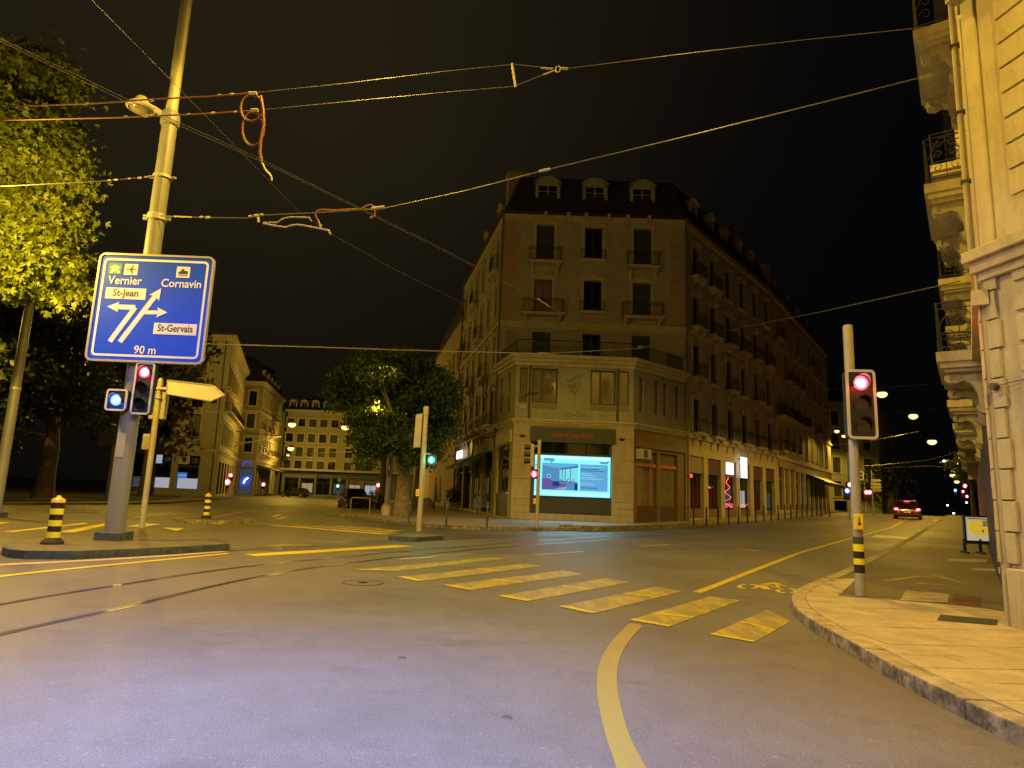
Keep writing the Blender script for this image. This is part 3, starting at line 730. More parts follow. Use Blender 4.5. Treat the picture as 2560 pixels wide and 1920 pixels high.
class Bld:
    def __init__(s, label, loc, name='corner_building', cat='building', group=None):
        s.e = thing(name, label, cat, loc, group=group); s.l = Vector(loc)
    def local(s, O, z=0): return Vector((O[0]-s.l.x, O[1]-s.l.y, z-s.l.z))
    def fac(s, A, B, z0, z1, ops, m, wallname='wall', depth=.24, fm=None, pane=None, smat=None, arch=False, surround=True, bal=None, wins=True):
        # A is the left end and B the right end as seen from outside
        A = Vector((A[0], A[1])); B = Vector((B[0], B[1])); W_ = (B-A).length; u = (B-A)/W_; rz = math.atan2(u.y, u.x)
        obj(wallname, wallmesh(W_, z0, z1, ops, depth), m, s.e, s.local(A), rz)
        s.put = lambda name, me, x, y, z, mt=None, **k: obj(name, me, mt, k.pop('parent', s.e), s.local((A.x+u.x*x-u.y*y, A.y+u.y*x+u.x*y), z), rz, **k)
        for o in ops:
            if len(o) < 5 or not wins: continue
            a, b, c, d, st = o[:5]; opt = o[5] if len(o) > 5 else {}
            w, h = b-a, d-c
            pm = opt.get('pane') or pane or (M['curtain_glass'] if random.random() < .16 else M['glass_dark'])
            wo = s.put('window', win_mesh(w, h, st, opt.get('fm') or fm or M['white_frame']), a, depth-.07, c)
            po = obj('pane', pane_mesh(w, h, pm), None, wo, (0,.03,0))
            if opt.get('surround', surround): s.put('window_surround', surround_mesh(w, h, smat or M['trim'], opt.get('arch', arch), not opt.get('bal')), a, 0, c)
            if opt.get('bal'):
                bw, bd, br = opt['bal']; x = (a+b)/2-bw/2
                bo = s.put('balcony', slab_mesh(bw, bd, smat or M['trim'], .2, br), x, 0, c-.02)
                obj('railing', rail_mesh(bw, bd, opt.get('rh', 1.0), opt.get('rg', .13)), None, bo)
        return W_
    def band(s, pts, z, h, d, m, name='cornice', closed=False, steps=2):
        # moulding following the wall line (outside on the right of the running direction)
        mb = MB(); n = len(pts); idx = range(n-1)
        for k in range(steps):
            dd = d*(k+1)/steps; z0 = z+h*k/steps; z1 = z+h*(k+1)/steps
            po = miter(pts, -dd); pi = miter(pts, .02)
            for i in idx:
                a, b, c, e = po[i], po[i+1], pi[i+1], pi[i]
                mb.prism([a,b,c,e], z0, z1)
        return obj(name, mb, m, s.e, s.local((0,0)))
def miter(pts, d):          # offset an open polyline to its left by d with proper corners
    out = []
    for i, p in enumerate(pts):
        p = Vector(p[:2]); ns = []
        if i > 0: a = (p-Vector(pts[i-1][:2])).normalized(); ns.append(Vector((-a.y, a.x)))
        if i < len(pts)-1: a = (Vector(pts[i+1][:2])-p).normalized(); ns.append(Vector((-a.y, a.x)))
        n = sum(ns, Vector((0,0))).normalized(); c = n.dot(ns[0]); q = p+n*(d/max(.3,c)); out.append((q.x, q.y))
    return out
def mansard(b, pts, z, h, inset, m, top=1.0, name='roof'):
    # pts: closed footprint counter clockwise
    n = len(pts); P = [pts[-1]]+list(pts)+[pts[0]]
    inn = miter(P, inset)[1:-1]; inn2 = miter(P, inset+3)[1:-1]
    out = miter(P, -.35)[1:-1]; mb = MB()
    vs = [(p[0],p[1],z) for p in out]+[(p[0],p[1],z+.12) for p in out]+[(p[0],p[1],z+.3) for p in pts]+[(p[0],p[1],z+h) for p in inn]+[(p[0],p[1],z+h+top) for p in inn2]
    fs = []
    for k in range(4): fs += [(k*n+i, k*n+(i+1)%n, (k+1)*n+(i+1)%n, (k+1)*n+i) for i in range(n)]
    fs.append(tuple(range(4*n, 5*n))); fs.append(tuple(range(n))[::-1])
    mb.add(vs, fs); return obj(name, mb, m, b.e, b.local((0,0)))
def dormer_mesh(w=1.5, h=2.2, d=2.0, m=None):
    def f():
        mb = MB(); t = .22; n = 8
        P = [(0,0)]+[(0, h*.8)]+[(w*k/n, h*.8+h*.16*math.sin(math.pi*k/n)) for k in range(1, n)]+[(w,h*.8),(w,0)]
        inn = [(t,.3),(t,h*.76)]+[(t+(w-2*t)*k/n, h*.76+h*.05*math.sin(math.pi*k/n)) for k in range(1,n)]+[(w-t,h*.76),(w-t,.3)]
        # frame as side posts, head, base
        mb.box(0,t,0,d,0,h*.8).box(w-t,w,0,d,0,h*.8).box(t,w-t,0,.3,0,.3)
        H_ = [(w*k/n, h*.8+h*.16*math.sin(math.pi*k/n)) for k in range(n+1)]
        mb.ext(H_+[(w,h*.76),(0,h*.76)], 0, d); mb.ext([(x+(x-w/2)*.1, z+.09) for x, z in H_]+[(x+(x-w/2)*.1, z+.01) for x, z in H_][::-1], -.12, d)
        return mb.mesh('dormer', m or M['stone'])
    return cached(('d', w, h, d, (m or M['stone']).name), f)
def put_dormer(b, A, B, x, z, set_back=.5, w=1.5, h=2.2, st='french', m=None, d=2.2):
    A = Vector(A[:2]); B = Vector(B[:2]); u = (B-A).normalized(); rz = math.atan2(u.y, u.x)
    p = A+u*x+Vector((-u.y,u.x))*set_back
    do = obj('dormer', dormer_mesh(w, h, d, m), None, b.e, b.local(p, z), rz)
    ww, hh = w-.44, h*.76-.3
    wo = obj('window', win_mesh(ww, hh, st, M['white_frame']), None, do, (.22,.12,.3)); 
    obj('pane', pane_mesh(ww, hh, M['glass_dark']), None, do, (.22,.16,.3)); return do
def pipe(b, A, z0, z1, r=.06, m=None, off=(0,0)):
    mb = MB().tube([(0,0,z0),(0,0,z1)], r, 8)
    k = z0+1
    while k < z1: mb.box(-r*1.4,r*1.4,-r*1.4,r*1.4,k,k+.05); k += 2.2
    return obj('downpipe', mb, m or M['zinc'], b.e, b.local((A[0]+off[0], A[1]+off[1])))
# ------------------------------------------------------------------ central corner building
P0 = Vector((.25,42.0)); P1 = Vector((7.9,42.0)); UA = Vector((-.98,46.3)); UB = Vector((12.43,46.3))
dR = Vector((math.sin(math.radians(39)), math.cos(math.radians(39)))); dL = Vector((math.sin(math.radians(-12.8)), math.cos(math.radians(-12.8))))
UB2 = UB+dR*20.2; UA2 = UA+dL*18.8; EAV = 22.5; PT = 10.7
C = Bld('tall stone corner building with a lit screen in its ground floor', (4, 42, .15))
PL, ST, TR = M['plaster'], M['stone'], M['trim']
# podium front, ground floor: pillars, fascia, screen
fw = (P1-P0).length
def pf(px, py): p = at(px, py, 42.0); return p.x-P0.x, p.z
xs0, zt = pf(1318,1100); xs1, _ = pf(1548,1100)
C.fac(P0, P1, .0, 6.15, [(1.15, fw-1.35, .55, 5.95)], ST, depth=.35)
k = 0
for side in (0, 1):
    x0, x1 = ((-.04, 1.15) if side == 0 else (fw-1.35, fw+.04)); z = .15
    for h in (.42, .42, .42, 1.25, 1.4, 1.35, .72):
        C.put('stone_block', MB().box(x0,x1,-.05,.0,z+.008,z+h-.008), 0, 0, .0, ST, bevel=.008); z += h
        C.put('stone_block', MB().box((x0 if side == 0 else x1-.001),(x0+.001 if side == 0 else x1),-.05,.3,z-h+.008,z-.008), 0, 0, 0, ST)
C.put('base_sill', MB().box(1.15,fw-1.35,-.1,.3,.15,.55), 0, 0, 0, ST, bevel=.02)
fas = C.put('shop_fascia', MB().box(1.05,fw-1.15,-.24,.0,5.05,6.0), 0, 0, 0, M['green_frame'], bevel=.01)
obj('lettering', textmesh('www.naef.ch', .52, M['text_red'], 1.0, .004), None, fas, (fw/2-.1, -.25, 5.52))
C.put('lower_panel', MB().box(1.35,fw-1.5,.18,.26,.55,1.75), 0, 0, 0, M['dark_steel'])
for k in range(3): C.put('transom_panel', MB().box(1.4+k*1.66,1.4+k*1.66+1.6,.2,.25,4.35,5.1), 0, 0, 0, M['glass_dark'])
for x in (1.16, fw-1.5): C.put('door_post', MB().box(x,x+.19,.1,.3,.55,5.05), 0, 0, 0, M['green_frame'])
C.put('transom_bar', MB().box(1.35,fw-1.5,.12,.28,4.25,4.35), 0, 0, 0, M['dark_steel'])
for x in (.55, fw-.72):
    mb = MB()
    for a in (-70,-40,0,40,70):
        a = math.radians(a); mb.tube([(x,-.07,5.3),(x+.12*math.sin(a),-.08,5.3+.14*math.cos(a)),(x+.26*math.sin(a),-.08,5.3+.22*math.cos(a))], [.035,.03,.008], 5)
    C.put('leaf_ornament', mb, 0, 0, 0, M['iron'])
# first floor of the podium
f1 = []
def frx(px): return at(px, 970, 42).x-P0.x
x_ = {k: frx(k) for k in (1292,1318,1323,1392,1483,1553,1562,1585)}
f1 = [(.25,.75,7.55,9.85,'plain'), (1.05,2.72,7.55,9.85,'split'), (4.85,6.5,7.55,9.85,'split'), (6.72,7.35,7.55,9.85,'plain')]
C.fac(P0, P1, 6.45, 10.0, f1, PL, 'first_floor_wall', fm=M['green_frame'], pane=M['curtain_glass'], surround=False)
for x in (.83, 6.53): C.put('green_post', MB().box(x,x+.17,-.05,.02,6.5,10.0), 0, 0, 0, M['green_frame'])
for x0, x1 in ((1.05,2.72),(4.85,6.5),(.25,.75),(6.72,7.35)):
    C.put('window_box', MB().box(x0,x1,-.02,.05,7.18,7.5), 0, 0, 0, M['terrazzo'])
C.put('air_vent', MB().box(.3,.72,-.08,.02,7.15,7.42).lathe([(.09,-.1),(.09,-.085)], 12, (.5,0,7.28), 'y'), 0, 0, 0, M['white_frame'])
mb = MB()      # incised lily ornament and lower scroll
for s_ in (-1, 1):
    mb.tube([(3.8,-.012,8.2),(3.8+.16*s_,-.012,8.45),(3.8+.34*s_,-.012,8.6),(3.8+.34*s_,-.012,9.0),(3.8+.2*s_,-.012,9.15)], .018, 4)
    mb.tube([(3.8,-.012,8.75),(3.8+.12*s_,-.012,8.95),(3.8+.25*s_,-.012,9.05)], .018, 4)
    mb.tube([(3.8,-.012,8.65),(3.8+.2*s_,-.012,8.5),(3.8+.25*s_,-.012,8.3)], .018, 4)
    mb.tube([(3.8+.05*s_,-.012,6.85),(3.8+.3*s_,-.012,7.0),(3.8+.45*s_,-.012,6.88),(3.8+.8*s_,-.012,6.86)], .02, 4)
    mb.tube([(3.8+.05*s_,-.012,6.85),(3.8+.3*s_,-.012,6.72),(3.8+.5*s_,-.012,6.8)], .02, 4)
mb.tube([(3.8,-.012,8.0),(3.8,-.012,9.35)], .018, 4).box(3.5,4.1,-.02,0,8.68,8.71).box(1.7,2.1,-.015,0,6.85,6.88).box(5.4,5.85,-.015,0,6.85,6.88)
C.put('wall_ornament', mb, 0, 0, 0, M['green_frame'])
# podium sides
lw = (UA-P0).length; rw = (UB-P1).length
C.fac(UA, P0, 0, 6.15, [(.5,lw-.9,.2,4.9,'shop',{'fm':M['green_frame']})], ST, surround=False)
C.put('lower_panel', MB().box(.5,lw-.9,.05,.16,.2,1.7), 0, 0, 0, M['green_frame']); C.put('shop_fascia', MB().box(.3,lw-.5,-.12,.0,5.0,5.8), 0, 0, 0, TR)
C.fac(UA, P0, 6.45, 10.0, [(.7,1.3,7.2,9.7,'plain'),(2.6,3.2,7.2,9.7,'plain')], PL, 'first_floor_wall', fm=M['green_frame'], surround=False, pane=M['curtain_glass'])
C.fac(P1, UB, 0, 6.15, [(.45,2.75,.2,4.75,'shop',{'fm':M['dark_steel'],'pane':M['dim_shop']}) if 'dim_shop' in M else (.45,2.75,.2,4.75,'plain',{'fm':M['dark_steel']}), (3.05,5.2,.2,4.75,'plain',{'fm':M['dark_steel']})], M['wood_panel'], surround=False)
for x0, x1 in ((.5,2.7),(3.1,5.15)):
    C.put('orange_band', MB().box(x0,x1,.08,.12,3.75,4.0), 0, 0, 0, M['orange_film']); C.put('lower_panel', MB().box(x0,x1,.06,.15,.2,1.25), 0, 0, 0, M['maroon'])
C.put('orange_band', MB().box(2.0,2.1,.08,.12,1.25,3.75), 0, 0, 0, M['orange_film']); C.put('orange_band', MB().box(3.1,3.18,.08,.12,1.25,3.75), 0, 0, 0, M['orange_film'])
fs_ = C.put('shop_fascia', MB().box(.3,rw-.1,-.16,0,4.95,5.85), 0, 0, 0, M['wood_panel'])
mb = MB(); random.seed(8); x = 1.5
while x < 4.6:      # faded raised lettering, too worn to read
    w = random.uniform(.08,.2); mb.box(x,x+w,-.172,-.161,5.3,5.3+random.choice((.16,.16,.24))); x += w+random.choice((.05,.05,.16))
obj('worn_lettering', mb, M['wood_panel'], fs_)
ac = C.put('air_conditioner', MB().box(.3,1.25,-.55,0,4.2,4.85), 0, 0, 0, M['white_frame'], bevel=.02)
obj('fan_grille', MB().box(.42,.8,-.57,-.551,4.28,4.78).lathe([(.18,-.58),(.18,-.571)], 14, (.61,0,4.53), 'y'), M['black'], ac)
C.fac(P1, UB, 6.45, 10.0, [(.55,1.15,7.3,9.6,'plain'),(2.3,2.9,7.3,9.6,'plain'),(3.4,3.9,7.3,9.6,'plain'),(4.9,5.4,7.3,9.6,'plain')], M['grey_plaster'], 'first_floor_wall', fm=M['green_frame'], surround=False, pane=M['curtain_glass'])
ring = [UA, P0, P1, UB]
C.band(ring, 6.12, .36, .26, TR, 'cornice', steps=3); C.band(ring, 9.98, .72, .42, TR, 'terrace_cornice', steps=3)
tmp = [tuple(p) for p in miter([tuple(p) for p in ring], -.2)]
obj('terrace_floor', MB().prism(tmp, 10.5, 10.72), TR, C.e, C.local((0,0)))
ri = miter([tuple(p) for p in ring], .1); mb = MB()
for a, b in zip(ri, ri[1:]):
    n = int(math.hypot(b[0]-a[0], b[1]-a[1])/.14)
    mb.tube([(*a,11.75),(*b,11.75)], .03, 5).tube([(*a,10.85),(*b,10.85)], .02, 5)
    for k in range(n+1):
        p = mixp(a, b, k/n); mb.box(p[0]-.009,p[0]+.009,p[1]-.009,p[1]+.009,10.72,11.75)
obj('terrace_railing', mb, M['iron'], C.e, C.local((0,0)))
# upper front
def ux(px, py): return at(px, py, 46.3).x-UA.x
uf = (UB-UA).length
def uo(pa, pb, ya, yb, st, **k):
    c = (ux(pa, (ya+yb)/2)+ux(pb, (ya+yb)/2))/2; w = 1.32
    return (c-w/2, c+w/2, at(1480, yb, 46.3).z, at(1480, ya, 46.3).z, st, k)
b1 = dict(bal=(2.4,.75,True), rh=1.0, arch=True); b2 = dict(bal=(1.9,.3,False), rh=.7, arch=True)
ops = [uo(1339,1387,567,661,'shutter',**b1), uo(1461,1507,569,648,'french',**b2), uo(1583,1629,568,664,'shutter',**b1),
       uo(1334,1380,704,790,'french',bal=(3.0,.8,True),arch=True), uo(1458,1505,702,778,'french',**b2), uo(1580,1628,704,790,'shutter',bal=(3.0,.8,True),arch=True),
       uo(1330,1377,835,896,'shutter',surround=False), uo(1455,1503,835,896,'french',surround=False), uo(1577,1627,835,896,'shutter',surround=False)]
C.fac(UA, UB, 10.5, EAV, ops, PL, 'upper_wall', fm=M['shutter'], depth=.28)
C.put('wall_plaque', MB().box(.35,1.3,-.03,.01,12.3,13.4), 0, 0, 0, M['grey_plaster'])
C.put('string_course', MB().box(-.05,uf+.05,-.16,.02,13.82,14.1).box(-.02,uf+.02,-.1,.02,13.6,13.82), 0, 0, 0, TR)
z = 14.15; k = 0
while z < EAV-.7:
    w = 1.15 if k % 2 else .9
    C.put('quoin', cached(('q',w,1), lambda: MB().box(-.03,w,-.06,.0,.012,.84).mesh('quoin', M['pink_stone'])), 0, 0, z, bevel=.0)
    C.put('quoin', cached(('q',w,2), lambda: MB().box(-w,.03,-.06,.0,.012,.84).mesh('quoin', M['pink_stone'])), uf, 0, z); z += .86; k += 1
C.put('frieze', MB().box(-.05,uf+.05,-.1,.02,EAV-.62,EAV-.15), 0, 0, 0, TR)
for x in (2.9,4.6,5.9,7.6,9.0,10.6): C.put('eaves_bracket', cached('eb', lambda: MB().box(0,.22,-.5,0,0,.4).box(.03,.19,-.3,0,-.3,0).mesh('eaves_bracket', TR)), x, 0, EAV-.45)
fp = [tuple(UA), tuple(UB), tuple(UB2), (UB2.x-9, UB2.y+7), (UA2.x+8, UA2.y+4), tuple(UA2)]
mansard(C, fp, EAV-.1, 3.6, 1.3, M['slate'])
for px in (1371, 1490, 1610): put_dormer(C, UA, UB, ux(px,465)-.95, EAV+.55, .5, 1.9, 2.7, m=M['plaster'])
# street side (right)
def floors(zs, h, xs, w, st, bal=None, **kw):
    o = []
    for i, z in enumerate(zs):
        for j, x in enumerate(xs):
            k_ = dict(kw); b_ = bal[i] if bal else None
            if b_ and (b_ == 'all' or j in b_): k_['bal'] = (1.9,.6,True)
            s_ = st if isinstance(st, str) else st[(i*3+j) % len(st)]
            o.append((x-w/2, x+w/2, z, z+h, s_, k_))
    return o
rl = (UB2-UB).length; bx = [1.9+3.3*k for k in range(6)]
ops = floors([6.6, 10.7, 14.5, 18.4], 2.5, bx, 1.25, ('french','shutter','french'), ['all',(0,2,4),'all',(0,1)], arch=True)
C.fac(UB, UB2, 6.3, EAV, ops, PL, 'street_wall', fm=M['shutter'])
C.put('string_course', MB().box(0,rl,-.16,.02,13.82,14.1), 0, 0, 0, TR); C.put('string_course', MB().box(0,rl,-.2,.02,6.1,6.45), 0, 0, 0, TR); C.put('frieze', MB().box(0,rl,-.12,.02,EAV-.62,EAV-.15), 0, 0, 0, TR)
shops = []
for k in range(6):
    x = 1.9+3.3*k; shops.append((x-1.25, x+1.25, .5, 4.9))
C.fac(UB, UB2, -.2, 6.1, shops, ST, 'shop_wall', depth=.4)
for k in range(6):
    x = 1.9+3.3*k; glow = ('red_glow','red_glow','dim_cool','shop_white','red_glow','dim_cool')[k]
    wo = C.put('shop_window', win_mesh(2.5, 4.4, 'shop', M['dark_steel']), x-1.25, .3, .5)
    obj('pane', pane_mesh(2.5, 4.4, M['glass_dark']), None, wo, (0,.03,0))
    C.put('interior_glow', MB().quad((x-.9,.325,1.3),(x+.7,.325,1.3),(x+.7,.325,2.7),(x-.9,.325,2.7)), 0, 0, 0, M[glow])
    C.put('shop_blind', MB().box(x-1.2,x+1.2,.1,.2,3.7,4.85), 0, 0, 0, M['maroon'] if k != 0 else M['terrazzo'], bevel=.0)
    C.put('stall_riser', MB().box(x-1.25,x+1.25,.05,.3,-.2,1.15), 0, 0, 0, M['wood_panel'])
mb = MB(); random.seed(3)
for q_ in range(60):
    u_ = q_/60*6*math.pi; mb.lathe([(.001,-.03),(.03,0),(.001,.03)], 5, (8.5+.9*(1-q_/75)*math.cos(u_), .26, 1.3+q_/60*2.4))
for q_ in range(26): mb.lathe([(.001,-.03),(.035,0),(.001,.03)], 5, (7.6+q_*.075+4.9*(q_%2)*0, .24, 1.45+.14*math.sin(q_*1.3)))
for q_ in range(14): mb.lathe([(.001,-.03),(.035,0),(.001,.03)], 5, (4.1, .24, 1.5+q_*.14))
for q_ in range(16): mb.lathe([(.001,-.03),(.035,0),(.001,.03)], 5, (11.0+q_*.12, .24, 1.5+.1*math.sin(q_)))
C.put('light_string', mb, 0, 0, 0, M['tail_red'])
C.put('red_neon_strip', MB().box(.75,1.6,.22,.26,3.35,3.6), 0, 0, 0, M['red_neon'])
C.put('lit_sign', MB().box(7.7,9.2,.0,.08,3.9,4.85), 0, 0, 0, M['white_panel'])
sg = C.put('hanging_lit_sign', MB().box(9.75,10.95,-.5,-.35,3.7,5.4), 0, 0, 0, M['white_panel'], bevel=.02)
obj('sign_frame', MB().box(9.7,11.0,-.48,-.37,3.65,3.7).box(9.7,11.0,-.48,-.37,5.4,5.45).box(10.3,10.4,-.37,0,5.2,5.3), M['dark_steel'], sg)
p_ = UB+dR*10.4+Vector((-dR.y,dR.x))*.9
point(C.e, C.local(p_, 4.4), 30, (1,.85,.8), .3)
p_ = UB+dR*8.4+Vector((-dR.y,dR.x))*.5
point(C.e, C.local(p_, 2.0), 12, (1,.06,.04), .2)
dl = [2.2+3.3*k for k in range(5)]
for x in dl: put_dormer(C, UB, UB2, x, EAV+.5, .5, 1.5, 2.4)
obj('chimney', MB().box(-1,1,-.6,.6,0,4.5).box(-1.1,1.1,-.7,.7,4.5,4.7), M['pink_stone'], C.e, C.local(UB2-dR*1.5+Vector((-3,2)), EAV+2), -.6)
obj('chimney', MB().box(-.8,.8,-.5,.5,0,3.6).box(-.9,.9,-.6,.6,3.6,3.8), M['pink_stone'], C.e, C.local(UA+Vector((.8,3.5)), EAV+1), .2)
# left street side
ll = (UA2-UA).length; bx = [ll-1.9-3.1*k for k in range(6)]
ops = floors([6.6, 10.7, 14.5, 18.4], 2.5, bx, 1.2, ('french','shutter','french'), ['all',(1,3,5),(2,4),(0,3)], arch=True)
C.fac(UA2, UA, 6.3, EAV, ops, M['plaster'], 'street_wall', fm=M['shutter'])
C.put('string_course', MB().box(0,ll,-.16,.02,13.82,14.1), 0, 0, 0, TR); C.put('string_course', MB().box(0,ll,-.22,.02,6.05,6.45), 0, 0, 0, TR); C.put('frieze', MB().box(0,ll,-.12,.02,EAV-.62,EAV-.15), 0, 0, 0, TR)
shops = [(ll-.9-4.5*(k+1)+.6, ll-.9-4.5*k, .3, 4.7, 'shop', {'fm':M['dark_steel']}) for k in range(4)]
C.fac(UA2, UA, 0, 6.05, shops, ST, 'shop_wall', surround=False, depth=.35)
for k, (g_, zt_) in enumerate((('shop_warm',1.6),('red_glow',1.5),('dim_cool',1.5))):
    x = ll-3.3-4.5*k
    C.put('interior_glow', MB().quad((x-.8,.31,zt_),(x+.5,.31,zt_),(x+.5,.31,zt_+.9),(x-.8,.31,zt_+.9)), 0, 0, 0, M[g_])
for k in range(2):
    x = ll-.6-4.5*(k+1)
    C.put('window_poster', MB().box(x+.6,x+1.0,.24,.26,1.6,2.8).box(x+1.5,x+1.85,.24,.26,1.6,2.8), 0, 0, 0, M['paper'])
lo_ = C.put('lit_sign', MB().box(ll-15.6,ll-12.4,-.5,-.4,4.7,5.4), 0, 0, 0, M['white_panel'])
for k in range(3):
    x = ll-1.2-4.6*(k+1)
    mb = MB(); mb.add([(x,0,4.75),(x+4.0,0,4.75),(x+4.0,-1.5,3.9),(x,-1.5,3.9),(x,0,4.68),(x+4.0,0,4.68),(x+4.0,-1.5,3.62),(x,-1.5,3.62)], [(0,1,2,3),(7,6,5,4),(3,2,6,7),(0,3,7,4),(1,5,6,2)])
    C.put('awning', mb, 0, 0, 0, M['awning_green'])
rs = C.put('round_sign', MB().lathe([(.62,-.06),(.62,.06)], 24, (ll-5.2,-.8,5.1), 'y'), 0, 0, 0, M['dark_steel'])
obj('sign_face', MB().lathe([(.54,-.08),(.54,-.061)], 24, (ll-5.2,-.8,5.1), 'y'), M['cream_paint'], rs)
wl = C.put('wall_lamp', MB().box(ll-.5,ll-.3,-.5,0,5.6,5.68).lathe([(.05,0),(.16,-.14)], 12, (ll-.4,-.5,5.64)), 0, 0, 0, M['dark_steel'])
for x in (ll-5.5, ll-11.5): put_dormer(C, UA2, UA, x, EAV+.5, .5, 1.5, 2.3)
C.fac(fp[2], fp[3], 0, EAV, [], PL, 'rear_wall'); C.fac(fp[3], fp[4], 0, EAV, [], PL, 'rear_wall'); C.fac(fp[4], fp[5], 0, EAV, [], PL, 'rear_wall')
pipe(C, UB+Vector((.1,-.12)), .2, EAV, .09); pipe(C, UA+Vector((-.12,-.05)), .2, EAV, .08); pipe(C, UB2+Vector((-.15,.0)), .5, EAV, .09); pipe(C, UA2+Vector((-.15,0)), .2, EAV, .09)
# ------------------------------------------------------------------ screen (a thing of its own set in the shop front)
sc = thing('display_screen', 'large glowing cyan display screen in the ground floor of the corner building', 'screen', (P0.x, 42.0, 0))
SX0, SX1, SZ0, SZ1 = 1.40, fw-1.42, 1.66, 4.22
y_ = .10
obj('screen_frame', MB().box(SX0-.06,SX1+.06,y_,y_+.12,SZ0-.06,SZ1+.06), M['dark_steel'], sc, bevel=.02)
def scol(n, c, s_): 
    if n not in M: emi(n, c, s_)
    return M[n]
scol('sc_edge',(.22,.85,1),.44); scol('sc_panel',(.15,.50,.88),.28); scol('sc_sky',(.12,.55,.85),.30); scol('sc_wall',(.14,.40,.78),.24); scol('sc_dark',(.03,.10,.5),.16); scol('sc_violet',(.22,.16,.55),.22); scol('sc_tan',(.5,.55,.5),.25); scol('sc_text',(.4,.8,1),.3); scol('sc_ink',(.02,.12,.42),.12); scol('sc_hot',(.5,.95,1),.42); scol('sc_cyan',(.2,.8,.9),.34)
def sp_(x0,x1,z0,z1,m,lay,name='screen_area'):
    w_, h_ = SX1-SX0, SZ1-SZ0; y = y_-.004-.004*lay
    X = lambda u: SX0+w_*u; Z_ = lambda v: SZ0+h_*v
    return obj(name, MB().quad((X(x0),y,Z_(z0)),(X(x1),y,Z_(z0)),(X(x1),y,Z_(z1)),(X(x0),y,Z_(z1))), m, sc)
def spoly(P_, m, lay, name='screen_picture'):
    w_, h_ = SX1-SX0, SZ1-SZ0; y = y_-.004-.004*lay; mb = MB(); V = [(SX0+w_*p[0], y, SZ0+h_*p[1]) for p in P_]
    tr = tessellate_polygon([[Vector((v[0],v[2],0)) for v in V]]); mb.add(V, [tuple(t) for t in tr]); return obj(name, mb, m, sc)
sp_(0,1,0,1,M['sc_edge'],0); sp_(0,1,.9,.985,M['sc_hot'],1,'backlight_row'); sp_(.0,1,.03,.09,M['sc_hot'],1,'backlight_row')
sp_(.6,.965,.15,.80,M['sc_panel'],1,'text_panel'); sp_(.10,.575,.15,.81,M['sc_wall'],1,'room_picture')
spoly([(.10,.81),(.575,.81),(.575,.77),(.33,.68),(.10,.74)], M['sc_sky'], 2)
spoly([(.33,.67),(.575,.76),(.575,.72),(.34,.645)], M['sc_violet'], 3)
spoly([(.33,.66),(.575,.73),(.575,.32),(.40,.36),(.33,.42)], M['sc_cyan'], 2)
spoly([(.10,.42),(.2,.42),(.25,.34),(.36,.32),(.42,.3),(.42,.22),(.3,.16),(.10,.16)], M['sc_violet'], 3)
spoly([(.24,.36),(.33,.36),(.33,.24),(.24,.24)], M['sc_dark'], 4); spoly([(.27,.18),(.42,.24),(.42,.16)], M['sc_tan'], 4)
for u in (.36,.40,.47): sp_(u,u+.008,.34,.70,M['sc_dark'],5,'window_post')
spoly([(.165,.52),(.21,.52),(.21,.45),(.165,.45)], M['sc_hot'], 4); spoly([(.17,.51),(.205,.51),(.205,.46),(.17,.46)], M['sc_dark'], 5)
spoly([(.34,.42),(.38,.38),(.42,.37),(.45,.46),(.455,.45),(.43,.34),(.38,.35)], M['sc_violet'], 5)
spoly([(.45,.37),(.56,.35),(.56,.33),(.45,.35)], M['sc_dark'], 5); spoly([(.53,.33),(.57,.33),(.57,.16),(.53,.16)], M['sc_dark'], 5); spoly([(.49,.42),(.53,.43),(.53,.37),(.49,.37)], M['sc_tan'], 5)
for z_, w_, m_ in ((.735,.30,'sc_text'),(.69,.22,'sc_ink'),(.645,.30,'sc_ink'),(.57,.14,'sc_text'),(.535,.16,'sc_text'),(.48,.20,'sc_text'),(.44,.28,'sc_text'),(.35,.13,'sc_text'),(.305,.17,'sc_text'),(.225,.21,'sc_ink')):
    u = .615; random.seed(int(z_*1000))
    mb = MB(); x_e = u+w_
    while u < x_e:
        l_ = random.uniform(.014,.035); X0 = SX0+(SX1-SX0)*u; X1 = SX0+(SX1-SX0)*(u+l_-.005); Zc = SZ0+(SZ1-SZ0)*z_; mb.quad((X0,y_-.02,Zc-.022),(X1,y_-.02,Zc-.022),(X1,y_-.02,Zc+.022),(X0,y_-.02,Zc+.022)); u += l_
    obj('text_line', mb, M[m_], sc)
obj('lettering', textmesh('naef', .28, M['sc_ink'], 1.25, .001, .006), None, sc, (SX1-.42, y_-.02, SZ1-.36))
spoly([(.12,.93),(.26,.93),(.26,.86),(.25,.86),(.22,.80),(.19,.86),(.12,.86)], M['sc_panel'], 2, 'speech_bubble')
obj('roof_mark', MB().tube([(1.95,0,2.0),(1.95,0,2.1),(2.05,0,2.14),(2.25,0,2.1),(2.25,0,2.0)], .012, 4), M['sc_ink'], sc, (0,y_-.02,0))
ar = bpy.data.lights.new('screen_light', 'AREA'); ar.shape = 'RECTANGLE'; ar.size = SX1-SX0; ar.size_y = SZ1-SZ0; ar.energy = 110; ar.color = (.35,.8,1)
ao = bpy.data.objects.new('screen_light', ar); COL.objects.link(ao); ao.parent = sc; ao.location = ((SX0+SX1)/2, y_-.06, (SZ0+SZ1)/2); ao.rotation_euler = (math.radians(-90),0,0)
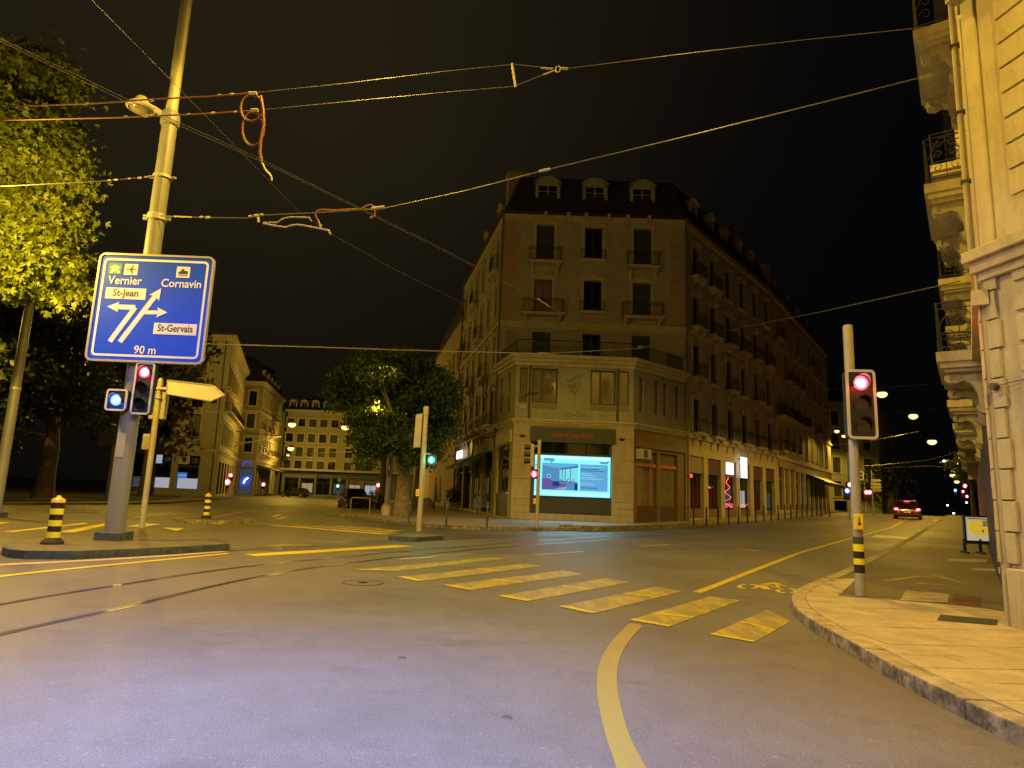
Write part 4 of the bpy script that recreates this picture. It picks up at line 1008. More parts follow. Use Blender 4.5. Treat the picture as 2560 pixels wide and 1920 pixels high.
# ------------------------------------------------------------------ second building of the right street
dR2 = Vector((math.sin(math.radians(34.7)), math.cos(math.radians(34.7))))
Q0 = UB2+Vector((.05,.05)); Q1 = Q0+dR2*31; D = Bld('long dark apartment building further up the right street with balconies', (Q0.x, Q0.y, .5), 'apartment_building', group='buildings along the right street')
E2 = 22.3; bx = [1.8+3.2*k for k in range(9)]
ops = floors([6.9, 10.4, 14.2, 18.0], 2.4, bx, 1.2, ('french','shutter'), [(0,1,2),(0,2,4,6),(1,2,3),(0,5)], arch=False)
D.fac(Q0, Q1, 5.9, E2, ops, M['stone'], fm=M['shutter'])
for z_ in (6.0, 9.7, 17.2, E2-.5): D.put('string_course', MB().box(0,31,-.2,.02,z_,z_+.28), 0, 0, 0, TR)
D.put('long_balcony', MB().box(.3,12,-.9,0,9.9,10.15), 0, 0, 0, TR); D.put('balcony_railing', rail_mesh(11.7,.9,1.0,.16), .3, 0, 10.15)
sh = [(.8+2.55*k, 2.9+2.55*k, 1.2, 5.2) for k in range(11)]
D.fac(Q0, Q1, -.2, 5.9, sh, M['stone'], 'shop_wall', depth=.35)
for k in range(11):
    wo = D.put('shop_window', win_mesh(2.1, 4.0, 'shop', M['dark_steel']), .8+2.55*k, .25, 1.2); obj('pane', pane_mesh(2.1, 4.0, M['glass_dark'] if k not in (1,2) else M['curtain_glass']), None, wo, (0,.03,0))
    if k < 4: D.put('red_neon_strip', MB().box(1.1+2.55*k,2.4+2.55*k,.2,.24,4.05,4.3), 0, 0, 0, M['orange_film'])
D.put('sign_board', MB().box(.6,8.4,-.12,.0,5.25,5.85), 0, 0, 0, M['terrazzo'])
mb = MB(); mb.add([(15,0,5.2),(26,0,5.2),(26,-2.2,4.3),(15,-2.2,4.3),(15,0,5.05),(26,0,5.05),(26,-2.2,3.9),(15,-2.2,3.9)], [(0,1,2,3),(7,6,5,4),(3,2,6,7),(0,3,7,4),(1,5,6,2)]); D.put('awning', mb, 0, 0, 0, M['iron'])
fpD = [tuple(Q0), tuple(Q1), (Q1.x-8, Q1.y+6), (Q0.x-8, Q0.y+6)]
mansard(D, fpD, E2, 2.8, 1.2, M['slate'])
D.fac(fpD[1], fpD[2], 0, E2, [], M['stone'], 'rear_wall'); D.fac(fpD[2], fpD[3], 0, E2, [], M['stone'], 'rear_wall'); D.fac(fpD[3], fpD[0], 0, E2+3, [], M['stone'], 'rear_wall')
for k in range(5): put_dormer(D, Q0, Q1, 3+5.6*k, E2+.3, .5, 1.4, 2.1)
pipe(D, Q0+Vector((-.1,.15)), .6, E2, .08)
# third: yellow lit house closing the corner of the next block
T0 = Q1+dR2*9; p0 = at(2085,1290,T0.y); T1 = (p0.x+7.5, T0.y+1)
Y = Bld('small pale yellow lit house beyond the street corner on the right', (p0.x, T0.y, .9), 'apartment_building', group='buildings along the right street')
Y.fac((p0.x-3,T0.y), T1, .5, 17, [(3.3+k*2.4,4.5+k*2.4,3.4*j+3.2,3.4*j+5.4,'shutter') for k in range(3) for j in range(4)]+[(3.3,5.3,.9,2.6)], PL, fm=M['shutter'])
Y.fac(T1, (T1[0]+14, T1[1]+20), .5, 17, [(1.5+k*3,2.7+k*3,3.4*j+3.2,3.4*j+5.4,'french') for k in range(7) for j in range(4)], ST, fm=M['shutter'])
mansard(Y, [(p0.x-3,T0.y), T1, (T1[0]+14, T1[1]+20), (p0.x-3,T0.y+20)], 17, 2.5, 1.2, M['slate'])
# ------------------------------------------------------------------ left street: building beyond the central block
V0 = UA2+Vector((-.05,.1)); V1 = V0+dL*24; Vb = Bld('dark narrow building with a tall gable beyond the corner block, behind the plane tree', (V1.x, V1.y, .15), 'apartment_building', group='buildings along the left street')
ops = floors([6.6,10.4,14.2], 2.4, [2+3.3*k for k in range(7)], 1.2, ('french','shutter'), None)
Vb.fac(V1, V0, 0, 19.5, ops, M['pink_stone'], fm=M['shutter'])
mansard(Vb, [tuple(V1), tuple(V0), (V0.x+7,V0.y+3), (V1.x+7,V1.y+3)], 19.4, 4.2, 1.0, M['slate'])
Vb.fac((V1.x+7,V1.y+3), V1, 0, 20.5, [], M['pink_stone'], 'rear_wall')
X1_ = V1+dL*26; Vc = Bld('lower building of the left street seen through the plane tree', (X1_.x, X1_.y, .15), 'apartment_building', group='buildings along the left street')
ops = floors([5.4,8.8,12.2], 2.2, [2+3.3*k for k in range(7)], 1.2, ('french','shutter'), None)
Vc.fac(X1_, V1, 0, 16, ops, M['stone'], fm=M['shutter']); mansard(Vc, [tuple(X1_), tuple(V1), (V1.x+7,V1.y+3), (X1_.x+7,X1_.y+3)], 16, 3, 1.0, M['slate']); Vc.fac((X1_.x+7,X1_.y+3), X1_, 0, 16, [], M['stone'], 'rear_wall')
# ------------------------------------------------------------------ far left buildings
a0 = at(300,1240,76).x; a1 = at(536,1243,76).x
L1b = Bld('pale yellow corner building with lit shop windows on the far left street', (a1, 76, 0), 'apartment_building', group='far buildings across the junction')
wd = a1-a0
def lx(px, py=1150): return at(px, py, 76).x-a0
ops = []
for z_, h_ in ((6.6,2.9),(10.3,2.6),(13.8,2.4)):
    for px in (330,405,477): ops.append((lx(px)-.65, lx(px)+.65, z_, z_+h_, 'french', {'bal':(1.7,.3,False),'rh':.8} if z_ < 7 else {}))
L1b.fac((a0,76), (a1,76), 5.4, 18.9, ops, PL, fm=M['shutter'], smat=TR)
sw = [(lx(335), lx(378), .9, 4.7), (lx(390), lx(430), .9, 4.7), (lx(446), lx(500), .9, 4.7)]
L1b.fac((a0,76), (a1,76), 0, 5.4, sw, PL, 'shop_wall', depth=.3)
for i, s_ in enumerate(sw):
    w_ = s_[1]-s_[0]; wo = L1b.put('shop_window', win_mesh(w_, 3.8, 'plain', M['dark_steel']), s_[0], .2, .9); obj('pane', pane_mesh(w_, 3.8, M['glass_dark']), None, wo, (0,.05,0))
    L1b.put('shop_counter_glow', MB().box(s_[0]+.1,s_[1]-.1,.18,.24,.95,2.1), 0, 0, 0, M['shop_white'] if i else M['dim_cool'])
    L1b.put('fascia_beam', MB().box(s_[0],s_[1],.0,.2,3.35,3.6), 0, 0, 0, M['dark_steel'])
L1b.put('lit_blue_sign', MB().box(sw[2][0]+.05,sw[2][0]+1.1,.12,.17,2.1,2.75), 0, 0, 0, M['shop_blue'])
mb = MB()
for k in range(5): mb.quad((sw[2][0]+.15+k*.19,.11,2.3),(sw[2][0]+.24+k*.19,.11,2.3),(sw[2][0]+.31+k*.19,.11,2.55),(sw[2][0]+.22+k*.19,.11,2.55))
L1b.put('sign_strokes', mb, 0, 0, 0, M['shop_white'])
L1b.put('blue_sign', MB().box(sw[1][0]+.75,sw[1][1],.05,.12,3.7,4.65), 0, 0, 0, M['sign_blue']); L1b.put('round_logo', MB().lathe([(.33,.03),(.33,.045)], 16, (sw[1][0]+1.3,0,4.18), 'y'), 0, 0, 0, M['paper'])
L1b.put('white_sign', MB().box(sw[1][0],sw[1][0]+.65,.05,.12,3.7,4.65), 0, 0, 0, M['shop_white']); L1b.put('white_sign', MB().box(sw[2][0],sw[2][0]+1.25,.05,.12,3.7,4.65), 0, 0, 0, M['paper'])
L1b.put('sign_mark', MB().box(sw[2][0]+.45,sw[2][0]+.85,.03,.049,3.95,4.45), 0, 0, 0, M['text_black'])
L1b.put('framed_sign', MB().box(sw[2][0]+1.5,sw[2][0]+2.2,.05,.12,3.85,4.4), 0, 0, 0, M['wood_panel'])
dL1 = Vector((-8.2,25)).normalized(); a2 = Vector((a1,76))+dL1*27
L1b.band([(a0,76),(a1,76),tuple(a2)], 5.0, .45, .3, TR, steps=3); L1b.band([(a0,76),(a1,76),tuple(a2)], 18.3, .7, .55, TR, steps=3); L1b.band([(a0,76),(a1,76),tuple(a2)], 9.6, .3, .2, TR)
ops = floors([6.4,10.1,13.2,15.9], 2.3, [1.6+2.6*k for k in range(10)], 1.15, ('french','shutter'), [(),(),None,None])
ops = [o for o in ops if o[3] < 18.2]
L1b.fac((a1,76), tuple(a2), 5.4, 18.9, ops, PL, fm=M['shutter']); L1b.fac((a1,76), tuple(a2), 0, 5.4, [(.9+3.7*k,3.4+3.7*k,.4,4.2,'shop') for k in range(7)], PL, 'shop_wall', fm=M['dark_steel'], surround=False)
L1b.put('long_balcony', MB().box(.3,24,-.8,0,9.85,10.05), 0, 0, 0, TR); L1b.put('balcony_railing', rail_mesh(23.7,.8,1.0,.2), .3, 0, 10.05)
obj('roof', MB().prism([(a0-1,75.4),(a1+.5,75.4),(a2.x+.5,a2.y),(a0-1,a2.y)], 18.95, 19.2), M['slate'], L1b.e, L1b.local((0,0)))
pipe(L1b, (a1-.6, 75.9), 0, 18.3, .08)
c0 = at(588,1236,105); c1 = at(631,1236,105); L2b = Bld('tall grey stone building with mansard roof and blue lit doorway', (c1.x,105,0), 'apartment_building', group='far buildings across the junction')
c0x = c0.x-6; wd2 = c1.x-c0x
ops = floors([6.8,10.6,14.3], 2.3, [7.2], 1.3, ('french','shutter'), [(),(),()])
L2b.fac((c0x,105), (c1.x,105), 0, 18, ops+[(6.2,8.4,.3,4.3)], M['grey_plaster'], fm=M['shutter'])
L2b.put('lit_doorway', MB().quad((6.3,.2,.3),(8.3,.2,.3),(8.3,.2,4.2),(6.3,.2,4.2)), 0, 0, 0, M['dim_cool']); L2b.put('blue_neon_sign', MB().ext([(6.5,1.7),(7.0,1.4),(7.9,1.6),(8.2,2.4),(8.1,3.1),(7.2,3.0),(6.6,2.7)], .1, .16), 0, 0, 0, M['blue_neon']); L2b.put('neon_figure', MB().tube([(7.1,.05,1.9),(7.3,.05,2.4),(7.7,.05,2.7)], .1, 5), 0, 0, 0, M['led_blue_hot']); L2b.put('blue_neon_sign', MB().tube([(6.6,-.05,4.7),(7.0,-.05,5.2),(7.7,-.05,5.2),(8.1,-.05,4.8)], .16, 6), 0, 0, 0, M['blue_neon'])
dl2 = Vector((-3.6,19)).normalized(); c2 = Vector((c1.x,105))+dl2*22
ops = floors([6.8,10.6,14.3], 2.5, [1.4+2.5*k for k in range(8)], 1.1, ('french','shutter'), ['all',(0,2,4),()])
L2b.fac((c1.x,105), tuple(c2), 0, 18, ops+[(.8+2.7*k,2.9+2.7*k,.3,4.3,'shop') for k in range(7)], PL, fm=M['shutter'])
for z_, h_ in ((17.6,.6),(13.2,.3),(5.2,.35)): L2b.band([(c0x,105),(c1.x,105),tuple(c2)], z_, h_, .5 if z_ > 17 else .25, TR)
mb = MB(); mb.add([(1,0,4.9),(14,0,4.9),(14,-2.6,4.2),(1,-2.6,4.2),(1,0,4.7),(14,0,4.7),(14,-2.6,4.0),(1,-2.6,4.0)], [(0,1,2,3),(7,6,5,4),(3,2,6,7),(0,3,7,4),(1,5,6,2)]); L2b.put('canopy', mb, 0, 0, 0, M['dark_steel'])
mansard(L2b, [(c0x,105),(c1.x,105),tuple(c2),(c0x,c2.y)], 18.0, 4.0, 1.3, M['slate'])
for k in range(5): put_dormer(L2b, (c1.x,105), tuple(c2), 1.2+4*k, 18.4, .4, 1.3, 2.2)
g0 = at(700,1240,130); g1 = at(935,1240,130); L3b = Bld('wide six bay building with dormers and a long shop canopy closing the far square', (g0.x,130,0), 'apartment_building', group='far buildings across the junction')
gw = g1.x-g0.x+8
def gx(px): return at(px,1130,130).x-g0.x
ops = []
for y0, y1 in ((1049,1068),(1086,1107),(1120,1143),(1154,1177)):
    za, zb = at(800,y1,130).z, at(800,y0,130).z
    for px in (720,748,776,804,832,872,900,925): ops.append((gx(px)-.7, gx(px)+.7, za, zb, 'shutter' if (px+y0) % 3 else 'french', {'surround': True}))
L3b.fac((g0.x,130), (g0.x+gw,130), 4.9, 16.6, ops, PL, fm=M['shutter'])
L3b.fac((g0.x,130), (g0.x+gw,130), 0, 4.9, [(.6+k*3.1, 3.3+k*3.1, .3, 3.4, 'shop') for k in range(8)], M['grey_plaster'], 'shop_wall', fm=M['dark_steel'], surround=False)
L3b.put('canopy', MB().box(-.5,gw,-2.2,0,4.75,5.15), 0, 0, 0, TR); L3b.put('cornice', MB().box(-.3,gw,-.5,0,16.3,16.8), 0, 0, 0, TR)
fb = L3b.put('shop_fascia', MB().box(6.8,gw-3,-.3,0,3.5,4.5), 0, 0, 0, M['green_frame'])
obj('lettering', textmesh('PHARMACIE', .8, M['sign_green'], 1.15, .01, .01), None, fb, (10.4,-.31,4.0)); obj('lettering', textmesh('PHARMACIE', .8, M['sign_green'], 1.0, .01, .01), None, fb, (16.4,-.31,4.0))
for k, g_ in ((1,'shop_warm'),(3,'dim_cool'),(4,'shop_warm'),(5,'shop_white')): L3b.put('interior_glow', MB().quad((.9+k*3.1,.18,.6),(3.0+k*3.1,.18,.6),(3.0+k*3.1,.18,2.4),(.9+k*3.1,.18,2.4)), 0, 0, 0, M[g_])
mansard(L3b, [(g0.x,130),(g0.x+gw,130),(g0.x+gw,142),(g0.x,142)], 16.7, 2.2, 1.4, M['slate'])
for px in (720,748,777,806,833): put_dormer(L3b, (g0.x,130), (g0.x+gw,130), gx(px)-.7, 16.9, .3, 1.5, 2.0)
L3s = Bld('narrow side wall house left of the far square building', (g0.x-6,126,0), 'apartment_building', group='far buildings across the junction')
L3s.fac((g0.x-9,134), (g0.x-.1,129), 0, 16.2, [(1.4+2.8*k,2.6+2.8*k,z_,z_+2.2,'french') for k in range(3) for z_ in (5.6,8.9,12.2)], PL, fm=M['shutter'])
# ------------------------------------------------------------------ near right building
RC = Vector((6.7,8.92)); dA = Vector((.168,-.986)).normalized(); dB = Vector((math.sin(math.radians(35)), math.cos(math.radians(35))))
RA = RC+dA*14; RB = RC+dB*46; TOP = 17.5
R_ = Bld('near yellow lit stone building on the right with stacked balconies', (RC.x, RC.y, .15)); RP = M['right_plaster']
R_.fac(RC, RA, .1, TOP, [], RP)
z = .95; k = 0
R_.put('plinth', MB().box(.0,14,-.1,.0,.1,.9), 0, 0, 0, RP, bevel=.02)
while z < 4.75:
    R_.put('stone_course', MB().box(.42,14,-.045,0,z+.035,z+.38), 0, 0, 0, RP, bevel=.012)
    R_.put('quoin', MB().box(-.02,.14+.04*(k%2),-.05,0,z+.012,z+.405), 0, 0, 0, RP, bevel=.008); z += .415; k += 1
R_.put('cornice', MB().box(-.12,14,-.16,0,4.98,5.14).box(-.06,14,-.09,0,4.86,4.98).box(-.16,14,-.24,0,5.14,5.3), 0, 0, 0, RP, bevel=.01)
z = 5.9
while z < 9.0:
    R_.put('stone_course', MB().box(.5,14,-.03,0,z+.022,z+.37), 0, 0, 0, RP, bevel=.01); z += .385
R_.put('cornice', MB().box(-.12,14,-.2,0,9.35,9.6).box(-.2,14,-.34,0,9.6,9.8), 0, 0, 0, RP, bevel=.01)
z = 10.2
while z < 13:
    R_.put('stone_course', MB().box(.5,14,-.03,0,z+.022,z+.37), 0, 0, 0, RP, bevel=.01); z += .385
R_.put('corner_strip', MB().box(-.02,.2,-.05,0,5.3,9.35).box(-.02,.2,-.05,0,9.8,17), 0, 0, 0, RP, bevel=.02)
pl = R_.put('wall_plaque', MB().box(.72,1.6,-.075,-.046,3.95,4.35), 0, 0, 0, M['cream_paint'], bevel=.005)
mb = MB()
for k in range(4): mb.box(.8,1.5-.1*(k%2),-.079,-.0755,4.02+k*.075,4.035+k*.075)
obj('engraved_lines', mb, M['text_black'], pl)
mb = MB()
def scroll(mb, pts, r=.012, n=5): return mb.tube(pts, r, n)
scroll(mb, [(.75+.13*math.cos(a/10), -.055, 2.3+.16*math.sin(a/10)) for a in range(0, 60, 5)]); scroll(mb, [(.78+.12*math.cos(a/10), -.055, 2.0+.15*math.sin(a/10)) for a in range(-20, 50, 5)])
scroll(mb, [(.76+.13*math.cos(a/10), -.115, .66+.14*math.sin(a/10)) for a in range(0, 64, 5)]); mb.box(.72,.76,-.115,-.11,.62,.66)
R_.put('graffiti_tag', mb, 0, 0, 0, M['graffiti'])
jc = R_.put('junction_box', MB().lathe([(.05,-.14),(.055,-.06)], 10, (.06,0,3.32), 'y').tube([(.06,-.1,3.32),(.5,-.06,3.36),(1.2,-.055,3.4)], .008, 4), 0, 0, 0, M['dark_steel'])
sg = thing('street_name_plate', 'dark blue street name plate with white letters on the near right wall', 'street sign', (RC.x, RC.y, 0))
rzA = math.atan2(dA.y, dA.x)
pp = RC+dA*.8
spn = obj('plate', MB().box(0,1.2,-.085,-.05,3.28,3.66), M['sign_blue'], sg, (dA.x*.62, dA.y*.62, 0), rzA, bevel=.006)
obj('plate_border', MB().box(.03,1.17,-.088,-.0855,3.31,3.32).box(.03,1.17,-.088,-.0855,3.62,3.63).box(.03,.04,-.088,-.0855,3.32,3.62), M['sign_white'], spn)
obj('lettering', textmesh('Boulevard', .12, M['sign_white'], .9, .001), None, spn, (.36,-.089,3.55)); obj('lettering', textmesh('James-Fazy', .15, M['sign_white'], .9, .001), None, spn, (.45,-.089,3.41))
# street facade with balconies
Wb = 46.0
def ub(d): return Wb-d                 # distance from the corner -> local x
bays = [6.2, 12.2, 18.2, 24.2, 30.2, 36.2, 42.2]
ops = []
for d in bays:
    for z_ in (4.85, 8.42, 12.0): ops.append((ub(d)-.65, ub(d)+.65, z_, z_+2.5, 'french', {}))
    ops.append((ub(d+1.2)-.9, ub(d+1.2)+.9, .6, 3.6, 'shop', {'surround': False}))
R_.fac(RB, RC, .1, TOP, ops, RP, 'street_wall', fm=M['shutter'], arch=True)
BAL = None
for i, d in enumerate(bays):
    for j, z_ in enumerate((4.72, 8.28, 11.85)):
        if i == 0 or (i % 2 == 0) or j == 1 or True:
            w_ = 2.6; xr = ub(d)-w_/2 if i else ub(4.05)-2.9; w_ = 2.9 if i == 0 else 2.6
            bo = R_.put('balcony', cached(('nb', w_), lambda: None) or CACHE.__setitem__(('nb', w_), (lambda mb: mb.mesh('balcony', RP))(MB().box(0,w_,-.78,0,-.2,0).box(.05,w_-.05,-.73,0,-.32,-.2).box(.12,w_-.12,-.66,0,-.40,-.32))) or CACHE[('nb', w_)], xr, 0, z_)
            if i < 3:
                # scrolled stone consoles
                for cx_ in (.25, w_-.55):
                    def cm():
                        P = [(0,-.4),(-.62,-.4)]
                        P += [(-.58-.1*math.sin(t/6*math.pi), -.5+.1*math.cos(t/6*math.pi)) for t in range(1,6)]
                        P += [(-.5,-.62),(-.36,-.56),(-.24,-.62),(-.16,-.78),(-.13,-1.0),(-.2,-1.1),(-.12,-1.2),(0,-1.24)]
                        n = len(P); mb = MB()
                        tr = tessellate_polygon([[Vector((p[0],p[1],0)) for p in P]])
                        mb.add([(0,p[0],p[1]) for p in P]+[(.3,p[0],p[1]) for p in P], [tuple(t) for t in tr]+[tuple(a+n for a in t[::-1]) for t in tr]+[(a,(a+1)%n,(a+1)%n+n,a+n) for a in range(n)])
                        mb.tube([(.31,-.5+.09*math.cos(a/8),-.52+.08*math.sin(a/8)) for a in range(0,45,4)], .018, 5)
                        return mb.mesh('console', RP)
                    obj('console', cached('cons', cm), None, bo, (cx_,0,0))
            else: obj('console', cached('cons2', lambda: MB().box(0,.3,-.5,0,-.9,-.4).mesh('console', RP)), None, bo, (.3,0,0))
            def rm():
                mb = MB(); mb.tube([(.05,-.73,1.0),(w_-.05,-.73,1.0)], .022, 5)
                for x in (.05, w_-.05): mb.tube([(x,-.73,0),(x,-.73,1.0),(x,0,1.0)], .02, 5).tube([(x,-.73,.1),(x,0,.1)], .012, 4).tube([(x,-.73,.88),(x,0,.88)], .012, 4)
                for z0 in (.1,.88): mb.tube([(.05,-.73,z0),(w_-.05,-.73,z0)], .012, 4)
                for x in (.05, w_-.05):      # scrolls in the end panel
                    for cy, cz, s_ in ((-.2,.62,1),(-.53,.62,-1),(-.53,.33,-1),(-.2,.33,1)):
                        mb.tube([(x, cy+s_*(.12-.006*a)*math.cos(a*.42), cz+(.13-.006*a)*math.sin(a*.42)) for a in range(0,18)], .009, 4)
                    mb.tube([(x,-.365,.1),(x,-.365,.88)], .01, 4)
                    mb.tube([(x,-.7,.5),(x,-.55,.8),(x,-.365,.86),(x,-.2,.8),(x,-.03,.5)], .009, 4)
                q_ = .16
                while q_ < w_-.1: mb.box(q_-.008,q_+.008,-.738,-.722,.02,1.0); q_ += .13
                return mb.mesh('railing', M['iron'])
            obj('railing', cached(('nrail', w_), rm), None, bo)
R_.put('corner_pilaster', MB().box(Wb-.75,Wb-.0,-.1,0,.1,4.86).box(Wb-1.0,Wb-.4,-.06,0,5.3,9.35).box(Wb-1.0,Wb-.4,-.06,0,9.8,17), 0, 0, 0, RP, bevel=.02)
z = .95; k = 0
while z < 4.75:
    R_.put('quoin', MB().box(Wb-.72+.06*(k%2),Wb+.015,-.128,-.1,z+.012,z+.405), 0, 0, 0, RP, bevel=.008); z += .415; k += 1
R_.put('cornice', MB().box(0,Wb+.1,-.2,0,4.5,4.72), 0, 0, 0, RP); R_.put('dark_shop_panel', MB().box(Wb-44,Wb-1.2,-.03,0,.3,3.9), 0, 0, 0, M['iron'])
pw = R_.put('downpipe', MB().tube([(Wb-.9,-.13,5.3),(Wb-.9,-.13,16.9)], .045, 8), 0, 0, 0, RP)
for k in range(9): obj('pipe_bracket', cached('pb', lambda: MB().box(-.06,.06,-.2,-.06,-.02,.02).mesh('pipe_bracket', M['dark_steel'])), None, pw, (Wb-.9,0,5.6+k*1.2))
mb = MB(); random.seed(11)
for k in range(14):
    x = Wb-4.3-random.random()*.5; z_ = .5+k*.2; mb.box(x-.1,x+.1,-.05,-.031,z_,z_+random.uniform(.07,.14))
R_.put('stickers', mb, 0, 0, 0, M['paper'])
mansard(R_, [tuple(RA), (RA.x+12,RA.y-3), (RB.x+12,RB.y-9), tuple(RB), tuple(RC)], TOP, 2.5, 1.2, M['slate'])
R_.fac(RB+Vector((12,-9)), RB, 0, TOP, [], RP, 'rear_wall')
# ------------------------------------------------------------------ signals, signs and posts
def rrect(w, h, r, n=4):
    P = []
    for cx, cz, a0 in ((w/2-r,h/2-r,0),(-w/2+r,h/2-r,90),(-w/2+r,-h/2+r,180),(w/2-r,-h/2+r,270)):
        for k in range(n+1):
            a = math.radians(a0+90*k/n); P.append((cx+r*math.cos(a), cz+r*math.sin(a)))
    return P
def frame_ring(mb, w, h, r, t, y0, y1):
    A = rrect(w, h, r); B = rrect(w-2*t, h-2*t, max(.01,r-t)); n = len(A); o = len(mb.v)
    for y in (y0, y1):
        mb.v += [(p[0],y,p[1]) for p in A]; mb.v += [(p[0],y,p[1]) for p in B]
    def F(*q): mb.f.append([o+i for i in q]); mb.m.append(mb.cur)
    for i in range(n):
        j = (i+1)%n
        F(j,i,n+i,n+j) ; F(2*n+i,2*n+j,3*n+j,3*n+i); F(i,j,2*n+j,2*n+i); F(n+j,n+i,3*n+i,3*n+j)
    return mb
def head(parent, loc, yaw=0, n=3, lit=0, col='red', w=.42, s=.36, lens=.10, border=True, visor=True, energy=8, shape=None, housing='black'):
    h = s*n+.08
    hd = obj('signal_housing', MB().ext(rrect(w,h,.07), -.02, .16), M[housing], parent, loc, yaw, bevel=.01)
    if border: obj('backing_border', frame_ring(MB(), w+.02, h+.02, .08, .045, -.035, -.005), M['border_grey'], hd)
    for k in range(n):
        z = h/2-.04-s/2-k*s; on = (k == lit)
        if visor:
            mb = MB(); N_ = 14
            for i in range(N_):
                a, b = [math.radians(-25+230*t/N_) for t in (i, i+1)]
                ra = lens+.015; la, lb = [-.16*(.35+.65*max(0, math.sin(q))) for q in (a, b)]
                mb.quad((ra*math.cos(a),0,z+ra*math.sin(a)),(ra*math.cos(b),0,z+ra*math.sin(b)),(ra*math.cos(b),lb,z+ra*math.sin(b)),(ra*math.cos(a),la,z+ra*math.sin(a)))
            obj('visor', mb, M['black'], hd, (0,-.02,0))
        if on and shape != 'man':
            obj('lens', MB().lathe([(lens,-.03),(lens,-.022)], 20, (0,0,z), 'y'), M['led_'+col], hd)
            obj('lit_centre', MB().lathe([(.002,-.052),(lens*.4,-.048),(lens*(.52 if col == 'blue' else .64),-.0305)], 20, (0,0,z), 'y'), M['led_'+col+'_hot'], hd)
        elif on:
            mb = MB().lathe([(.001,-.04),(.022,-.03)], 8, (0,0,z+.075), 'y')
            mb.ext([(-.035,z+.045),(.035,z+.045),(.05,z-.02),(.03,z-.02),(.045,z-.1),(.015,z-.1),(0,z-.04),(-.015,z-.1),(-.045,z-.1),(-.03,z-.02),(-.05,z-.02)], -.04, -.03)
            obj('lit_figure', mb, M['led_'+col+'_hot'], hd); obj('lens', MB().lathe([(lens,-.026),(lens,-.021)], 20, (0,0,z), 'y'), M['led_'+col], hd)
        else: obj('lens', MB().lathe([(lens,-.024),(lens*.99,-.021)], 20, (0,0,z), 'y'), M['glass_dark'], hd)
        if on and energy:
            cc = {'red':(1,.04,.05),'blue':(.1,.2,1),'green':(.05,1,.5)}[col]
            point(hd, (0,-.14,z), energy*.11, cc, .06, 'signal_lamp'); aimed(hd, (0,-.12,z), energy*.9, cc)
    return hd
def pole_mesh(h, r, n=16, r2=None, cap=True): 
    r2 = r2 or r; return MB().lathe([(r,0),(r2,h),(r2*.9,h+.02)] , n)
def button(parent, loc, yaw=0):
    b = obj('push_button_box', MB().box(-.065,.065,-.09,.0,-.13,.13), M['yellow_paint'], parent, loc, yaw, bevel=.015)
    obj('button_mark', MB().lathe([(.025,-.098),(.025,-.0905)], 10, (0,0,-.03), 'y').box(-.008,.008,-.094,-.0905,.0,.08), M['black'], b); return b
# tall tram mast on the island
b = gp(283,1350,.16); tm = thing('tram_mast', 'tall grey steel tram mast rising from the island behind the blue direction sign', 'pole', b)
obj('plinth', MB().box(-.32,.32,-.28,.3,-.02,.2), M['curb_dark'], tm, bevel=.02)
TZ = lambda py: at(360, py, b.y).z
z1 = TZ(275)
obj('lower_shaft', MB().lathe([(.225,.2),(.21,4.5),(.19,z1-b.z-.2)], 24), M['steel_paint'], tm, smooth=.7)
obj('upper_shaft', MB().lathe([(.15,z1-b.z-.2),(.14,z1+3.5),(.13,z1+6)], 24), M['cream_paint'], tm, smooth=.7)
obj('collar', MB().lathe([(.22,z1-b.z-.45),(.24,z1-b.z-.4),(.24,z1-b.z-.2),(.2,z1-b.z-.05)], 20), M['steel_paint'], tm, smooth=.7)
for py in (442, 540, 547): obj('clamp_ring', MB().lathe([(.215,-.04),(.235,-.04),(.235,.04),(.215,.04)], 20).box(.2,.36,-.03,.03,-.03,.03).box(-.36,-.2,-.03,.03,-.03,.03), M['galv'], tm, (0,0,TZ(py)-b.z))
obj('sticker', MB().box(-.12,.1,-.222,-.216,2.0,2.6), M['grey_plaster'], tm)
lh = obj('luminaire_arm', MB().tube([(0,0,z1-b.z-.25),(-.35,-.1,z1-b.z-.05),(-.6,-.2,z1-b.z+.05)], .08, 10), M['cream_paint'], tm)
obj('luminaire_head', MB().lathe([(.04,.34),(.13,.3),(.2,.16),(.33,.06),(.36,-.02),(.3,-.05),(.28,.0)], 24, (-.72,-.2,z1-b.z-.06)), M['cream_paint'], lh, smooth=.8)
obj('luminaire_glass', MB().lathe([(.27,-.03),(.2,-.12),(.05,-.15)], 24, (-.72,-.2,z1-b.z-.06)), M['curtain_glass'], lh, smooth=.8)
# direction sign
sy = b.y-.36; tl_ = at(255,632,sy); br_ = at(505,912,sy); tr_ = at(536,648,sy); bl_ = at(215,897,sy)
SWd = (tr_.x-tl_.x+br_.x-bl_.x)/2; SHt = (tl_.z-bl_.z+tr_.z-br_.z)/2; cx = (tl_.x+tr_.x+bl_.x+br_.x)/4; cz = (tl_.z+tr_.z+bl_.z+br_.z)/4
ds = thing('direction_sign', 'large blue road direction sign with white arrows on the tall tram mast', 'road sign', (cx, sy, cz))
obj('panel', MB().ext(rrect(SWd,SHt,.14), -.02, .03), M['sign_blue'], ds)
obj('rim', frame_ring(MB(), SWd+.05, SHt+.05, .16, .05, -.04, .05), M['alu'], ds)
obj('white_border', frame_ring(MB(), SWd-.22, SHt-.22, .12, .055, -.026, -.021), M['sign_white'], ds)
obj('back_brackets', MB().box(-.6,.1,.03,.2,.6,.7).box(-.6,.1,.03,.2,-.7,-.6), M['galv'], ds)
def SP(zx, zy):        # position on the sign from the enlarged crop (1659 px for 480)
    px, py = 180+zx*480/1659, 560+zy*480/1659; p = at(px, py, sy-.03); return (p.x-cx, p.z-cz)
